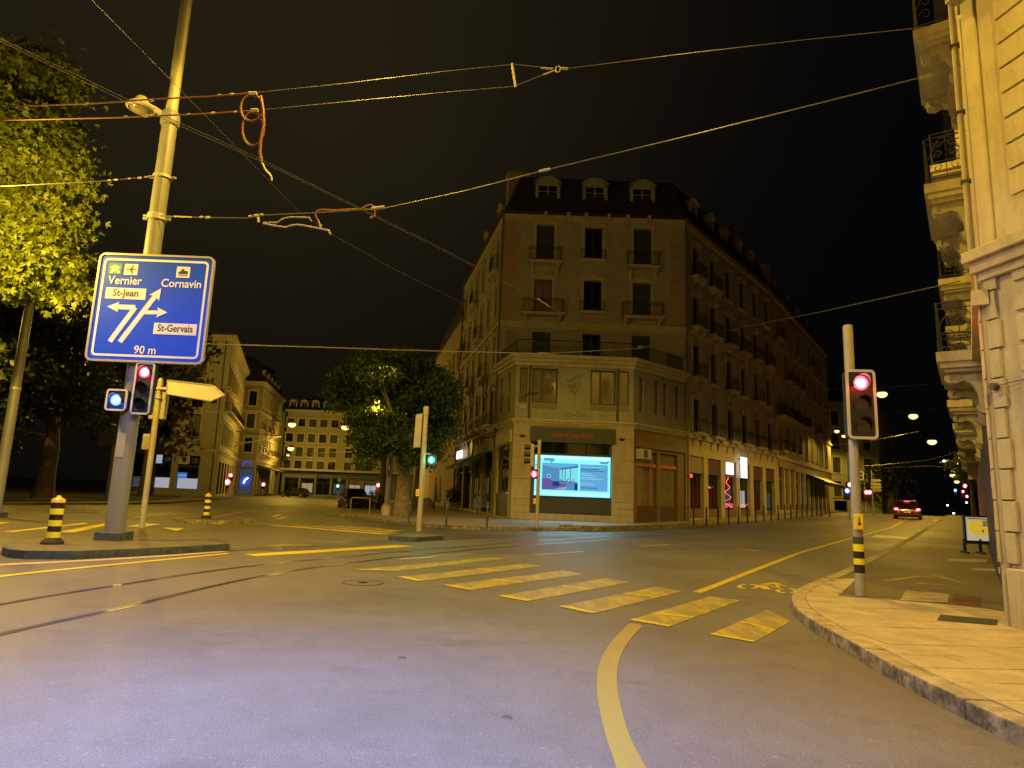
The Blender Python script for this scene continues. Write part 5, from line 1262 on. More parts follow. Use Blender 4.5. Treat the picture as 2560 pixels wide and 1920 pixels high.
def sletter(s, zx, zy, size, m, sx=1, y=-.028, bold=.004):
    x, z = SP(zx, zy); return obj('lettering', textmesh(s, size, m, sx, .001, bold), None, ds, (x, y, z))
sletter('Vernier', 457, 490, .30, M['sign_white'], .92); sletter('Cornavin', 945, 518, .30, M['sign_white'], .92); sletter('90 m', 630, 1092, .29, M['sign_white'], .95)
for (ax, ay), txt, ww, hh in (((463,600),'St-Jean',1.02,.29), ((890,908),'St-Gervais',1.08,.29)):
    x, z = SP(ax, ay); pp = obj('place_plate', MB().box(-ww/2,ww/2,-.0265,-.0205,-hh/2,hh/2), M['sign_white'], ds, (x,0,z))
    obj('lettering', textmesh(txt, .26, M['text_black'], .92 if 'J' in txt else .82, .001, .004), None, pp, (0,-.029,.01))
def sbar(pts, w, y=-.0255):
    mb = MB(); 
    for a, c_ in zip(pts, pts[1:]):
        a = Vector(SP(*a)); c_ = Vector(SP(*c_)); d = (c_-a).normalized(); n_ = Vector((-d.y, d.x))*w/2; a2_ = a-d*.0; c2_ = c_+d*.0
        mb.ext([tuple(a2_-n_), tuple(c2_-n_), tuple(c2_+n_), tuple(a2_+n_)], y-.001, -.021); y -= .0012
    return mb
def shead(tip, base, w, mb):
    t_ = Vector(SP(*tip)); b_ = Vector(SP(*base)); d = (t_-b_).normalized(); n_ = Vector((-d.y, d.x))
    mb.ext([tuple(t_), tuple(b_+n_*w/2-d*.03), tuple(b_+d*.04), tuple(b_-n_*w/2-d*.03)], -.0295, -.021); return mb
mb = sbar([(325,1015),(545,720),(360,715)], .125); shead((303,712),(395,716),.27,mb); obj('left_arrow', mb, M['sign_white'], ds)
mb = sbar([(412,1018),(735,600)], .125); shead((772,555),(715,630),.30,mb); mb2 = sbar([(610,762),(770,764)], .10, -.023); shead((825,765),(740,763),.27,mb2); obj('straight_arrow', mb, M['sign_white'], ds); obj('right_arrow', mb2, M['sign_white'], ds)
for (ax, ay), m_ in (((375,385),'sign_green'), ((510,392),'sign_white'), ((960,416),'sign_white')):
    x, z = SP(ax, ay); e2 = obj('symbol_plate', MB().box(-.17,.17,-.0255,-.0205,-.145,.145), M[m_], ds, (x,0,z))
    mb = MB()
    if ax == 375:
        mb.ext([(-.13,-.12),(-.05,-.12),(-.02,.1),(-.045,.1)], -.029, -.026); mb.ext([(.05,-.12),(.13,-.12),(.045,.1),(.02,.1)], -.029, -.026); mb.box(-.13,.13,-.0305,-.0295,.02,.05).box(-.01,.01,-.029,-.026,-.1,.08); mm = M['sign_white']
    elif ax == 510:
        mb.ext([(-.14,0),(-.11,.016),(.13,.014),(.15,.04),(.135,-.005),(-.11,-.014)], -.029, -.026); mb.ext([(-.03,.0),(.045,.125),(.06,.12),(.03,.0),(.06,-.12),(.045,-.125)], -.0305, -.0295); mm = M['text_black']
    else:
        mb.ext([(-.12,-.05),(-.12,.0),(-.05,.04),(-.05,.08),(.02,.08),(.03,.04),(.12,.03),(.12,-.05)], -.029, -.026)
        for k in range(4): mb.lathe([(.022,-.029),(.022,-.026)], 8, (-.09+.06*k,0,-.085), 'y')
        mm = M['text_black']
    obj('symbol', mb, mm, e2)
# signals hung under the sign
q = at(358,971,b.y-.35); t = thing('traffic_light', 'red traffic light hung under the large blue direction sign', 'traffic light', q)
head(t, (0,0,0), .0, 3, 0, 'red', .46, .40, .135, energy=30)
obj('bracket', MB().box(-.05,.05,.15,.4,-.4,-.3).box(-.05,.05,.15,.4,.3,.4), M['galv'], t)
q = at(292,1000,b.y-.35); t = thing('blue_signal', 'small square signal glowing blue beside the hung red light', 'signal light', q)
head(t, (0,0,0), .0, 1, 0, 'blue', .50, .44, .14, energy=30)
obj('bracket', MB().box(-.05,.7,.16,.22,-.03,.03), M['galv'], t)
# finger post
b = gp(354,1320,.16); fpz = thing('sign_post', 'cream signpost with a blank arrow board behind the tram mast', 'sign post', b)
top = at(399,955,b.y).z-b.z
obj('post', MB().lathe([(.085,0),(.085,top),(.07,top+.1),(.0,top+.15)], 14), M['cream_paint'], fpz, smooth=.7)
def rel(px, py, Y, o): p = at(px, py, Y); return (p.x-o.x, p.z-o.z)
A_ = [rel(x, y, b.y-.1, b) for x, y in ((420,951),(533,964),(562,988),(528,1003),(418,985))]
bd = obj('arrow_board', MB().ext(A_, -.12, -.09), M['border_grey'], fpz)
mb = MB(); 
for i in range(5): a, c_ = A_[i], A_[(i+1)%5]; mb.tube([(a[0],-.13,a[1]),(c_[0],-.13,c_[1])], .022, 6)
obj('board_edge', mb, M['alu'], bd)
for x, y in ((430,960),(480,966),(430,980),(478,990),(522,998),(524,972)): r_ = rel(x, y, b.y-.1, b); obj('rivet', MB().lathe([(.012,-.128),(.012,-.12)], 6, (r_[0],0,r_[1]), 'y'), M['dark_steel'], bd)
obj('clamp', MB().box(-.14,.3,-.12,.1,top-.25,top-.19).box(-.12,.12,-.12,.12,top-.55,top-.5), M['galv'], fpz)
r_ = rel(375,1105,b.y,b); obj('speaker_box', MB().box(-.28,-.05,-.12,.12,r_[1]-.25,r_[1]+.25), M['cream_paint'], fpz, bevel=.03); obj('speaker_grille', MB().box(-.262,-.08,-.126,-.1205,r_[1]-.18,r_[1]+.15), M['grey_plaster'], fpz)
obj('side_signal', MB().box(-.26,-.1,.02,.25,top-1.2,top-.3).box(.1,.24,.0,.2,top-1.2,top-.15), M['cream_paint'], fpz, bevel=.02)
# striped bollards
def bollard(px, py, dz, hpx, wid, label, group=None):
    p = gp(px, py, dz); hgt = at(px, py-hpx, p.y).z-p.z; r = wid
    t = thing('striped_bollard', label, 'bollard', p, group=group)
    obj('foot', MB().lathe([(r*1.75,0),(r*1.7,.05),(r*1.1,.13),(r,.14)], 20), M['rubber'], t, smooth=.6)
    n = 6; z0 = .14; bh = (hgt-.14-.14)/n
    for k in range(n):
        m_ = M['yellow_reflective'] if k % 2 == 0 else M['black']; rr = r*(1.015 if k % 2 == 0 else 1)
        obj('band', MB().lathe([(rr,z0+bh*k),(rr,z0+bh*(k+1))], 24), m_, t, smooth=.6)
    z = z0+bh*n
    obj('cap', MB().lathe([(r*1.08,z),(r*1.1,z+.03),(r*.95,z+.08),(r*.45,z+.11),(r*.3,z+.15),(0.001,z+.16)], 24), M['amber_cap'], t, smooth=.6)
    return t
bollard(130,1360,.16,120,.128,'big yellow and black striped bollard with amber cap, left of the tram mast')
bollard(515,1296,.14,63,.125,'yellow and black striped bollard standing on the far pale island')
p = gp(427,1238); t = thing('marker_post', 'tiny black and white marker post in front of the far corner shop', 'bollard', p)
for k in range(6): obj('band', MB().lathe([(.12,k*.2),(.12,k*.2+.2)], 10), M['white_frame'] if k % 2 else M['black'], t)
# pedestrian signal pole on the small island
b = gp(1047,1328,.14); t = thing('traffic_light', 'signal pole with a green walking figure and the back of a cream signal', 'traffic light', b)
top = at(1065,1016,b.y).z-b.z
obj('pole', MB().lathe([(.1,0),(.095,top-.35),(.11,top-.33),(.11,top-.02),(.08,top)], 16), M['cream_paint'], t, smooth=.6)
x0_, z0_ = rel(1037,1118,b.y,b); x1_, z1_ = rel(1056,1036,b.y,b)
obj('signal_back', MB().ext([(x0_-.02,z0_),(x0_-.02,z1_-.04),(x0_+.04,z1_),(x1_,z1_),(x1_,z0_)], -.12, .02), M['cream_paint'], t, bevel=.02)
obj('signal_front', MB().box(x0_-.0,x1_-.02,.02,.16,z0_+.03,z1_-.03), M['black'], t)
r_ = rel(1077,1150,b.y,b); head(t, (r_[0]+.03,-.05,r_[1]), .0, 1, 0, 'green', .34, .34, .13, border=False, shape='man', energy=25, visor=False)
obj('bracket', MB().box(0,r_[0],-.03,.03,r_[1]+.2,r_[1]+.25), M['cream_paint'], t)
r_ = rel(1044,1232,b.y,b); button(t, (-.12,-.06,r_[1]))
# signal pole in front of the screen
b = gp(1342,1319,.15); t = thing('traffic_light', 'thin signal pole with red standing figure in front of the cyan screen', 'traffic light', b)
top = at(1345,1100,b.y).z-b.z
obj('pole', MB().lathe([(.085,0),(.08,top-.3),(.095,top-.28),(.09,top)], 14), M['cream_paint'], t, smooth=.6)
x0_, z0_ = rel(1325,1166,b.y,b); x1_, z1_ = rel(1336,1111,b.y,b)
obj('signal_side', MB().box(x0_,x1_,-.14,.14,z0_,z1_), M['cream_paint'], t, bevel=.03)
for k in range(3): obj('visor', MB().lathe([(.11,0),(.13,.3)], 12).mesh('visor', M['black']), None, t, (x0_,0,z0_+.25+k*(z1_-z0_-.4)/2)).rotation_euler = (0,-math.pi/2,0)
obj('bracket', MB().box(x1_,0,-.03,.03,z1_-.12,z1_-.06).box(x1_,0,-.03,.03,z0_+.05,z0_+.1), M['cream_paint'], t)
r_ = rel(1335,1185,b.y,b); head(t, (r_[0],-.06,r_[1]), .0, 1, 0, 'red', .34, .38, .15, border=False, shape='man', energy=10, visor=False)
r_ = rel(1335,1253,b.y,b); button(t, (r_[0]+.03,-.05,r_[1]))
# right hand signal pole
b = gp(2152,1490,.15); t = thing('traffic_light', 'red traffic light on the banded grey pole at the right pavement corner', 'traffic light', b)
top = at(2122,815,b.y).z-b.z
obj('pole', MB().lathe([(.080,0),(.078,2.2),(.076,top),(.07,top+.01)], 20), M['galv'], t, smooth=.6)
obj('upper_sleeve', MB().lathe([(.081,at(2127,960,b.y).z-b.z),(.081,top+.004)], 20), M['cream_paint'], t, smooth=.6)
for ya, yb, m_ in ((1360,1342,'dark_steel'),(1378,1360,'yellow_reflective'),(1396,1378,'black'),(1411,1396,'yellow_reflective'),(1432,1411,'black')):
    za, zb = at(2150,ya,b.y).z-b.z, at(2150,yb,b.y).z-b.z; obj('band', MB().lathe([(.0835,za),(.0835,zb)], 20), M[m_], t, smooth=.6)
r_ = rel(2141,1304,b.y,b); button(t, (-.03,-.075,r_[1]), -.2)
r_ = rel(2140,1014,b.y,b); head(t, (r_[0],-.17,r_[1]), -.10, 3, 0, 'red', .47, .37, .125, energy=30)
obj('rear_cabinet', MB().box(-.02,.1,.02,.2,1.9,2.4), M['dark_steel'], t)
# pavement bollards
def post(px, py, tpy, wid, m_, proto=None):
    p = gp(px, py, .15); h = at(px, tpy, p.y).z-p.z; return p, h
pb = None
for px, py, ty, wh in ((1021,1306,1250,'leftmost slim dark green bollard, just left of the signal pole on the island'),(1115,1316,1262,'middle slim dark green bollard between the signal pole and the blue grey box'),(1217,1320,1262,'rightmost slim dark green bollard in front of the blue grey box')):
    p, h = post(px, py, ty, 0, 0); t = thing('green_bollard', wh, 'bollard', p, group='green bollards on the central pavement')
    obj('shaft', cached('gbs', lambda: MB().lathe([(.05,0),(.05,.98),(.058,.99),(.058,1.1),(.04,1.13)], 12).mesh('shaft', M['green_frame'])), None, t)
    obj('top_ring', cached('gbr', lambda: MB().lathe([(.052,.9),(.06,.9),(.06,.93),(.052,.93)], 12).mesh('top_ring', M['galv'])), None, t)
xs = [688,815,930,1035,1132,1220,1303,1383,1455,1525,1590,1650,1708,1760,1808,1858,1905,1948,1988,2030,2063,2100,2130,2165,2195]
ys = [1408,1402,1394,1388,1382,1375,1367,1360,1353,1347,1341,1336,1331,1327,1322,1317,1312,1307,1303,1299,1296,1293,1291,1289,1287]
ORD = 'first second third fourth fifth sixth seventh eighth ninth tenth eleventh twelfth thirteenth fourteenth fifteenth sixteenth seventeenth eighteenth nineteenth twentieth twenty-first twenty-second twenty-third twenty-fourth twenty-fifth'.split()
for bi, (x, y) in enumerate(zip(xs, ys)):
    p = gp(1560+x/3.95, 960+y/3.95-1, .15); t = thing('pavement_bollard', ORD[bi]+' thin dark bollard from the left in the row along the right street', 'bollard', p, group='row of bollards along the right street')
    obj('shaft', cached('pbs', lambda: MB().lathe([(.05,0),(.05,1.05),(.03,1.1)], 10).mesh('shaft', M['iron'])), None, t); obj('base_ring', cached('pbr', lambda: MB().lathe([(.08,0),(.08,.04),(.05,.06)], 10).mesh('base_ring', M['iron'])), None, t)
# fire hydrant
b = gp(1292,1294,.15); t = thing('fire_hydrant', 'red standpipe hydrant beside the left pillar of the corner building', 'hydrant', b)
obj('column', MB().lathe([(.16,0),(.16,.06),(.11,.1),(.10,.75),(.12,.8),(.12,.84)], 16), M['hydrant_red'], t, smooth=.6); obj('bonnet', MB().lathe([(.12,.84),(.11,.92),(.05,1.0),(.04,1.06),(.001,1.07)], 16), M['hydrant_red'], t, smooth=.6)
obj('outlet', MB().lathe([(.05,-.17),(.05,.17)], 10, (0,0,.66), 'y').box(-.17,.17,-.04,.04,.62,.7), M['hydrant_red'], t)
# blue metal box with legs (newspaper or utility box)
b = gp(1203,1284,.15); t = thing('utility_box', 'blue grey metal box on legs with a sloping lid near the hydrant', 'box', b)
obj('cabinet', MB().ext([(-.62,.42),(-.62,1.05),(-.35,1.32),(.5,1.32),(.5,.42)], -.3, .3), M['box_blue'], t, bevel=.02); obj('front_panel', MB().box(-.28,.46,-.325,-.303,.5,1.25), M['grey_plaster'], t)
for x in (-.5,-.1,.4): obj('leg', MB().box(x-.04,x+.04,-.22,-.14,0,.42), M['galv'], t)
# planter and shrub, folded parasols, low stone bench behind
b = gp(1133,1272,.15); t = thing('planter', 'graffitied concrete planter with a clipped dark shrub on the left pavement', 'planter', b); obj('trough', MB().box(-.85,.75,-.3,.3,0,.55), M['stone'], t, bevel=.03)
obj('tag_marks', MB().tube([(-.6,-.31,.2),(-.5,-.31,.4),(-.4,-.31,.2),(-.2,-.31,.4),(0,-.31,.25),(.3,-.31,.38),(.5,-.31,.25)], .015, 4), M['graffiti'], t)
def leaf_cloud(cs, n, size, seed=1, lobes=1):
    random.seed(seed); vs = []; fs = []
    tot = sum(c_[3]*c_[4]*c_[5] for c_ in cs)
    for (x, y, z, rx, ry, rz) in cs:
        k = max(4, int(n*rx*ry*rz/tot/18))
        for _ in range(k):
            u = Vector((random.gauss(0,1), random.gauss(0,1), random.gauss(0,1))).normalized(); rr = random.uniform(.45,1.02)**.7
            c_ = Vector((x+u.x*rx*rr, y+u.y*ry*rr, z+u.z*rz*rr)); cr = random.uniform(.5,1.2)*size*2.4
            for _ in range(18):
                o = Vector((random.gauss(0,1)*cr*.6, random.gauss(0,1)*cr*.6, random.gauss(0,1)*cr*.42)); p = c_+o
                nrm = (Vector((random.gauss(0,.6), random.gauss(0,.6), random.gauss(.5,.5)))+u*.4).normalized()
                a = nrm.orthogonal().normalized(); a.rotate(Matrix.Rotation(random.random()*6.28, 3, nrm)); b_ = nrm.cross(a); s_ = size*random.uniform(.6,1.25)
                for q in range(lobes):
                    an = 0 if lobes == 1 else (q-(lobes-1)/2)*.85
                    d = a*math.cos(an)+b_*math.sin(an); e_ = -a*math.sin(an)+b_*math.cos(an); L_ = s_*(1 if lobes == 1 or q == 1 else .8); w_ = s_*(.36 if lobes == 1 else .2)
                    i = len(vs); vs += [p, p+d*L_*.5+e_*w_-nrm*s_*.05, p+d*L_-nrm*s_*.16, p+d*L_*.5-e_*w_-nrm*s_*.05]; fs.append((i,i+1,i+2,i+3))
    me = bpy.data.meshes.new('crown'); me.from_pydata([tuple(v) for v in vs], [], fs); return me
me = leaf_cloud([(-.1,0,1.2,.7,.4,.75)], 1500, .12, 5); me.materials.append(M['leaf_dark']); obj('foliage', me, None, t)
for i, (px, py, lab) in enumerate(((1086,1272,'leftmost folded cream parasol on the left pavement'),(1096,1274,'second folded cream parasol, just right of the first'))):
    b = gp(px, py, .15); t = thing('folded_parasol', lab, 'parasol', b); obj('cloth', MB().lathe([(.05,.55),(.19,.75),(.15,1.4),(.05,2.7),(.01,2.8)], 9), M['cream_paint'], t); obj('pole', MB().lathe([(.03,0),(.03,.6)], 8), M['galv'], t); obj('foot', MB().lathe([(.3,0),(.3,.08)], 12), M['stone'], t)
b = gp(1062,1272,.15); t = thing('covered_table', 'covered terrace furniture heap under a tarpaulin, left of the planter', 'table', b); obj('tarpaulin', MB().ext([(-.6,0),(-.7,.5),(-.4,.85),(.3,.9),(.7,.5),(.75,0)], -.4, .4), M['terrazzo'], t, bevel=.08); obj('tie_rope', MB().tube([(-.75,-.42,.3),(.8,-.42,.3)], .02, 5), M['iron'], t)
# bike rack and bicycle
b = gp(899,1284,.15); t = thing('bike_rack', 'pale tubular bike hoop near the plane tree trunk', 'bike rack', b); w_ = .58; h_ = .95
obj('hoop', MB().tube([(-w_,0,0),(-w_,0,h_-.12),(-w_+.04,0,h_-.03),(-w_+.14,0,h_),(w_-.14,0,h_),(w_-.04,0,h_-.03),(w_,0,h_-.12),(w_,0,0)], .035, 10), M['cream_paint'], t, smooth=.8)
obj('clamp_bands', MB().lathe([(.045,h_-.28),(.045,h_-.2)], 10, (-w_,0,0)).lathe([(.045,h_-.28),(.045,h_-.2)], 10, (w_,0,0)), M['galv'], t)
def bicycle(b, rz, label):
    t = thing('bicycle', label, 'bicycle', b, rz); R = .34
    for x in (-.52,.52):
        w = obj('wheel', MB().tube([(x+R*math.cos(a*math.pi/12),0,R+R*math.sin(a*math.pi/12)) for a in range(25)], .017, 6), M['white_frame'] if x < 0 else M['rubber'], t)
        mb = MB(); [mb.tube([(x,0,R),(x+R*math.cos(a*math.pi/8),0,R+R*math.sin(a*math.pi/8))], .003, 3) for a in range(16)]; obj('spokes', mb, M['galv'], w)
    obj('frame', MB().tube([(-.52,0,R),(-.12,0,.3),(.38,0,.78),(-.25,0,.85),(-.12,0,.3)], .018, 6).tube([(-.52,0,R),(-.25,0,.82)], .012, 6).tube([(.52,0,R),(.4,0,.7),(.36,0,.98)], .018, 6), M['dark_steel'], t)
    obj('handlebar', MB().tube([(.3,-.25,1.0),(.4,-.2,1.02),(.36,0,1.0),(.4,.2,1.02),(.3,.25,1.0)], .014, 6), M['black'], t); obj('saddle', MB().lathe([(.02,0),(.09,.03),(.05,.06)], 10, (-.28,0,.87)), M['black'], t)
bicycle(gp(973,1286,.15), 1.15, 'bicycle with a white rimmed wheel leaning by the plane tree'); bicycle(gp(1010,1284,.15), .9, 'dark bicycle half hidden right of the plane tree trunk')
# wayfinding board on the right pavement
b = gp(2452,1384,.15); t = thing('map_board', 'black framed standing map board with a yellow map on the right pavement', 'sign board', b, -.12)
s_ = b.y/1640; w_ = 62*s_; h0 = at(2452,1352,b.y).z-b.z; h1 = at(2445,1293,b.y).z-b.z
obj('frame', frame_ring(MB(), w_+.1, h1-h0+.1, .03, .05, -.05, .05), M['iron'], t, (0,0,(h0+h1)/2)); obj('poster', MB().box(-w_/2,w_/2,-.02,.02,h0,h1), M['lit_paper'], t)
P_ = [(-.2,.34),(.02,.4),(.1,.3),(.08,.1),(.2,.05),(.22,-.12),(.16,-.25),(-.1,-.24),(-.26,-.1),(-.28,.15)]; obj('yellow_map', MB().ext([(p[0]*w_*1.5, (h0+h1)/2+p[1]*(h1-h0)) for p in P_], -.024, -.021), M['lit_yellow'], t)
obj('map_lines', MB().box(-w_*.4,w_*.42,-.0265,-.0245,h1-.06,h1-.04).box(.08,.12,-.0275,-.0255,(h0+h1)/2-.1,(h0+h1)/2-.02), M['text_black'], t)
obj('map_blue', MB().box(.06,w_*.45,-.0225,-.0205,(h0+h1)/2+.08,h1-.1), M['shop_warm'] if False else M['paper'], t)
for x in (-w_/2-.06, 0, w_/2+.06): obj('leg', MB().box(x-.03,x+.03,-.04,.04,0,h0+.05).box(x-.035,x+.035,-.2,.2,0,.05), M['iron'], t)
obj('base_rail', MB().box(-w_/2-.1,w_/2+.1,-.1,-.05,h0-.1,h0-.02), M['iron'], t)
# green litter bin and panel in park
b = gp(265,1245,.15); t = thing('notice_panel', 'tall grey notice panel on a post in the dark park', 'sign', b); mz = at(255,1080,b.y).z-b.z
obj('post', MB().lathe([(.12,0),(.12,mz-1)], 10), M['galv'], t); obj('panel', MB().box(-1.3,1.3,-.06,.06,mz-1.1,mz+1.6), M['grey_plaster'], t, bevel=.05)
# ------------------------------------------------------------------ trees
def tree(name, label, base, r, H0, cs, nleaf, size, leafm, bark='bark', seed=1, lobes=1, cat='tree', group=None, limbs=8):
    base = Vector(base); t = thing(name, label, cat, base, group=group); random.seed(seed)
    prof = [(0,0,-.1),(random.uniform(-.1,.1),0,H0*.35),(random.uniform(-.15,.15),.1,H0*.7),(0,0,H0)]
    mb = MB().tube(prof, [r*1.35,r,r*.85,r*.7], 12)
    for c_ in sorted(cs, key=lambda q: -q[3])[:limbs]:
        c3 = Vector(c_[:3])-base; st = Vector((0,0,H0*random.uniform(.8,1))); m_ = st.lerp(c3,.5)+Vector((random.uniform(-.3,.3),random.uniform(-.3,.3),.3))
        mb.tube([st, m_, c3+Vector((0,0,c_[5]*.4))], [r*.36,r*.17,r*.04], 7)
        for _ in range(2):
            e_ = c3+Vector((random.uniform(-1,1)*c_[3]*.7, random.uniform(-1,1)*c_[4]*.7, random.uniform(-.5,.8)*c_[5])); mb.tube([m_, m_.lerp(e_,.6)+Vector((0,0,.1)), e_], [r*.2,r*.1,r*.03], 5)
    obj('trunk', mb, M[bark], t, smooth=1.0)
    me = leaf_cloud([(c_[0]-base.x, c_[1]-base.y, c_[2]-base.z, c_[3], c_[4], c_[5]) for c_ in cs], nleaf, size, seed+50, lobes); me.materials.append(M[leafm]); obj('crown', me, None, t); return t
def blob(px, py, Y, rpx, rypx=None, depth=1.0):
    p = at(px, py, Y); s_ = Y/1640; return (p.x, p.y, p.z, rpx*s_, rpx*s_*depth, (rypx or rpx)*s_)
# bright leaves at the left edge
Yt = 20.0; bs_ = [(-60,260,110,70),(60,240,110,45),(110,330,75,40),(20,380,120,55),(120,445,70,50),(-40,480,130,70),(60,540,90,60),(165,400,55,30),(100,620,80,60),(150,560,55,35),(-60,640,120,80),(20,690,80,60),(200,470,28,18),(80,170,110,22),(130,210,50,22),(-120,160,100,80)]
random.seed(5)
for _ in range(30): bs_.append((random.uniform(60,215), random.uniform(150,760), random.uniform(10,30), random.uniform(8,20)))
tb = at(-170,1300,Yt); tb = Vector((tb.x, Yt, 0))
tree('maple_tree', 'big tree with bright yellow green lamplit leaves at the left edge', tb, .2, 4.5, [blob(x, y, Yt+random.uniform(-.8,.8), rx, ry, .8) for x, y, rx, ry in bs_], 70000, .19, 'leaf_near', seed=4, lobes=3)
# darker trees behind
b = gp(105,1246,.15); Y2 = b.y
tree('park_tree', 'dark tree with a stout lit trunk in the park, left of the tram mast', b, .55, 5.0, [blob(x, y, Y2+random.uniform(-3,3), rx, ry) for x, y, rx, ry in ((20,980,120,70),(150,960,110,70),(80,860,130,80),(220,1010,90,60),(-60,1080,110,60),(180,840,110,80),(60,740,120,70),(190,700,70,60))], 9000, .42, 'leaf_dark', 'plane_bark', 6)
b = gp(386,1238,.15); b.y -= 2; Y3 = b.y
tree('park_tree', 'dark tree with a black trunk in front of the far corner shop', b, .5, 8, [blob(x, y, Y3+random.uniform(-3,3), rx, ry) for x, y, rx, ry in ((330,1010,90,70),(420,960,80,50),(380,880,100,60),(260,930,90,70),(450,1060,28,22),(300,1080,60,40),(455,905,50,40),(500,870,35,30))], 6500, .45, 'leaf_dark', 'bark', 7)
b = gp(-120,1250,.15)
tree('park_tree', 'dark tree at the far left of the park, mostly outside the view', b, .5, 6, [blob(x, y, b.y, 130, 90) for x, y in ((-180,1000),(-60,1040),(-120,900),(0,900))], 3500, .45, 'leaf_dark', 'bark', 8)
# plane trees before the corner building
b = gp(1003,1291,.15); Yc = b.y; random.seed(21)
bs_ = [(1000,930,70,45),(940,925,60,45),(890,950,60,40),(1060,950,65,40),(1110,975,40,30),(860,990,45,30),(930,990,70,40),(1010,1000,75,45),(1085,1010,55,35),(900,1045,40,28),(960,1060,60,40),(1030,1070,70,40),(1095,1065,45,35),(920,1100,42,30),(1060,1130,50,35),(980,1110,45,28),(1000,895,45,20),(1125,1000,25,18),(915,1145,30,22),(935,905,50,22),(870,960,40,25),(1020,1150,30,20),(838,985,24,16)]
for _ in range(26):
    a_ = random.random()*6.28; bs_.append((985+150*math.cos(a_)*random.uniform(.85,1.08), 1010+122*math.sin(a_)*random.uniform(.85,1.05), random.uniform(8,20), random.uniform(7,15)))
tree('plane_tree', 'broad plane tree with a thick mottled trunk in front of the corner building', b, .42, 3.4, [blob(x, y, Yc+random.uniform(-1.6,2.2), rx, ry) for x, y, rx, ry in bs_], 70000, .19, 'leaf_mid', 'plane_bark', 9)
for px, py, lab, sd_ in ((952,1272,'slimmer dark tree behind the grey lamp post',10),(1038,1275,'tree trunk behind the broad plane tree, nearer the awnings',11)):
    b = gp(px, py, .15); tree('plane_tree', lab, b, .26, 4.0, [blob(px+dx, y, b.y, 45, 32) for dx, y in ((-15,1120),(30,1100),(10,1040),(-30,1060))], 3500, .24, 'leaf_mid', 'bark', sd_)
b = gp(930,1272,.15); t = thing('shrub', 'small bush with yellowish leaves beside the parked black car', 'bush', b); me = leaf_cloud([(0,0,.7,.7,.6,.7)], 900, .14, 12); me.materials.append(M['leaf_mid']); obj('foliage', me, None, t); obj('stems', MB().tube([(0,0,0),(0,0,.8)], .03, 5).tube([(0,0,.2),(.3,0,.9)], .02, 5), M['bark'], t)
b = gp(2425,1262,.15); b = at(2432,1240,70); b.z = H(b.x,b.y)+.1; tree('street_tree', 'dim green street tree far up the right pavement', b, .2, 4, [blob(x, y, 70, 26, 20) for x, y in ((2420,1130),(2400,1165),(2436,1160),(2428,1190))], 1800, .3, 'leaf_mid', 'bark', 13)
b = at(2230,1270,95); b.z = H(b.x,b.y); tree('street_tree', 'large dark street tree behind the braking car', b, .5, 5, [blob(x, y, 95, 42, 34) for x, y in ((2200,1190),(2240,1170),(2250,1220),(2180,1225))], 1500, .5, 'leaf_dark', 'bark', 14)
# ------------------------------------------------------------------ posts
b = gp(966,1288,.15); t = thing('street_lamp', 'smooth grey lamp post left of the plane tree trunk', 'lamp post', b); top = at(993,880,b.y).z-b.z
obj('base', MB().lathe([(.3,0),(.3,.5),(.2,.62)], 14), M['stone'], t, smooth=.6); obj('shaft', MB().lathe([(.19,.6),(.16,4),(.12,top)], 16), M['steel_paint'], t, smooth=.6); obj('number_plate', MB().box(-.06,.06,-.2,-.185,2.7,2.95), M['paper'], t)
obj('bracket', MB().tube([(.1,0,4.6),(.35,0,5.0),(.38,0,5.6)], .03, 6), M['cream_paint'], t)
b = at(-16,1300,26); b.z = 0; t = thing('tram_mast', 'grey steel mast at the left edge in front of the park', 'pole', b); obj('shaft', MB().lathe([(.2,0),(.17,6),(.14,11)], 18), M['steel_paint'], t, smooth=.6); obj('plinth', MB().box(-.3,.3,-.3,.3,-.05,.2), M['curb_dark'], t); obj('clamp_ring', MB().lathe([(.2,5),(.2,5.1)], 14), M['galv'], t)
# far catenary poles and signals of the left square
b = gp(522,1241); t = thing('tram_mast', 'thin black catenary poles with signal at the far shop corner', 'pole', b); tz = at(555,960,b.y).z
obj('shaft', MB().lathe([(.18,0),(.14,tz)], 10), M['iron'], t); obj('signal_boxes', MB().box(-.45,-.15,-.2,.2,4.2,5.6), M['black'], t); 
x_, z_ = rel(505,1162,b.y,b); obj('signal_lens', MB().lathe([(.2,-.1),(.2,0)], 10, (rel(505,1183,b.y,b)[0],-.2,rel(505,1183,b.y,b)[1]), 'y').lathe([(.16,-.1),(.16,0)], 10, (rel(528,1193,b.y,b)[0],-.2,rel(528,1193,b.y,b)[1]), 'y'), M['tail_red'], t)
b = gp(573,1240); t = thing('street_lamp', 'curved cantilever pole reaching over the far tram track', 'pole', b); P_ = [rel(x, y, b.y, b) for x, y in ((573,1240),(573,1170),(576,1130),(590,1115),(612,1107))]; obj('curved_pole', MB().tube([(p[0],0,p[1]) for p in P_], .12, 8), M['cream_paint'], t)
P_ = [rel(x, y, b.y, b) for x, y in ((540,1102),(615,1107),(702,1091))]; obj('cantilever_tube', MB().tube([(p[0],0,p[1]) for p in P_], .09, 6), M['cream_paint'], t)
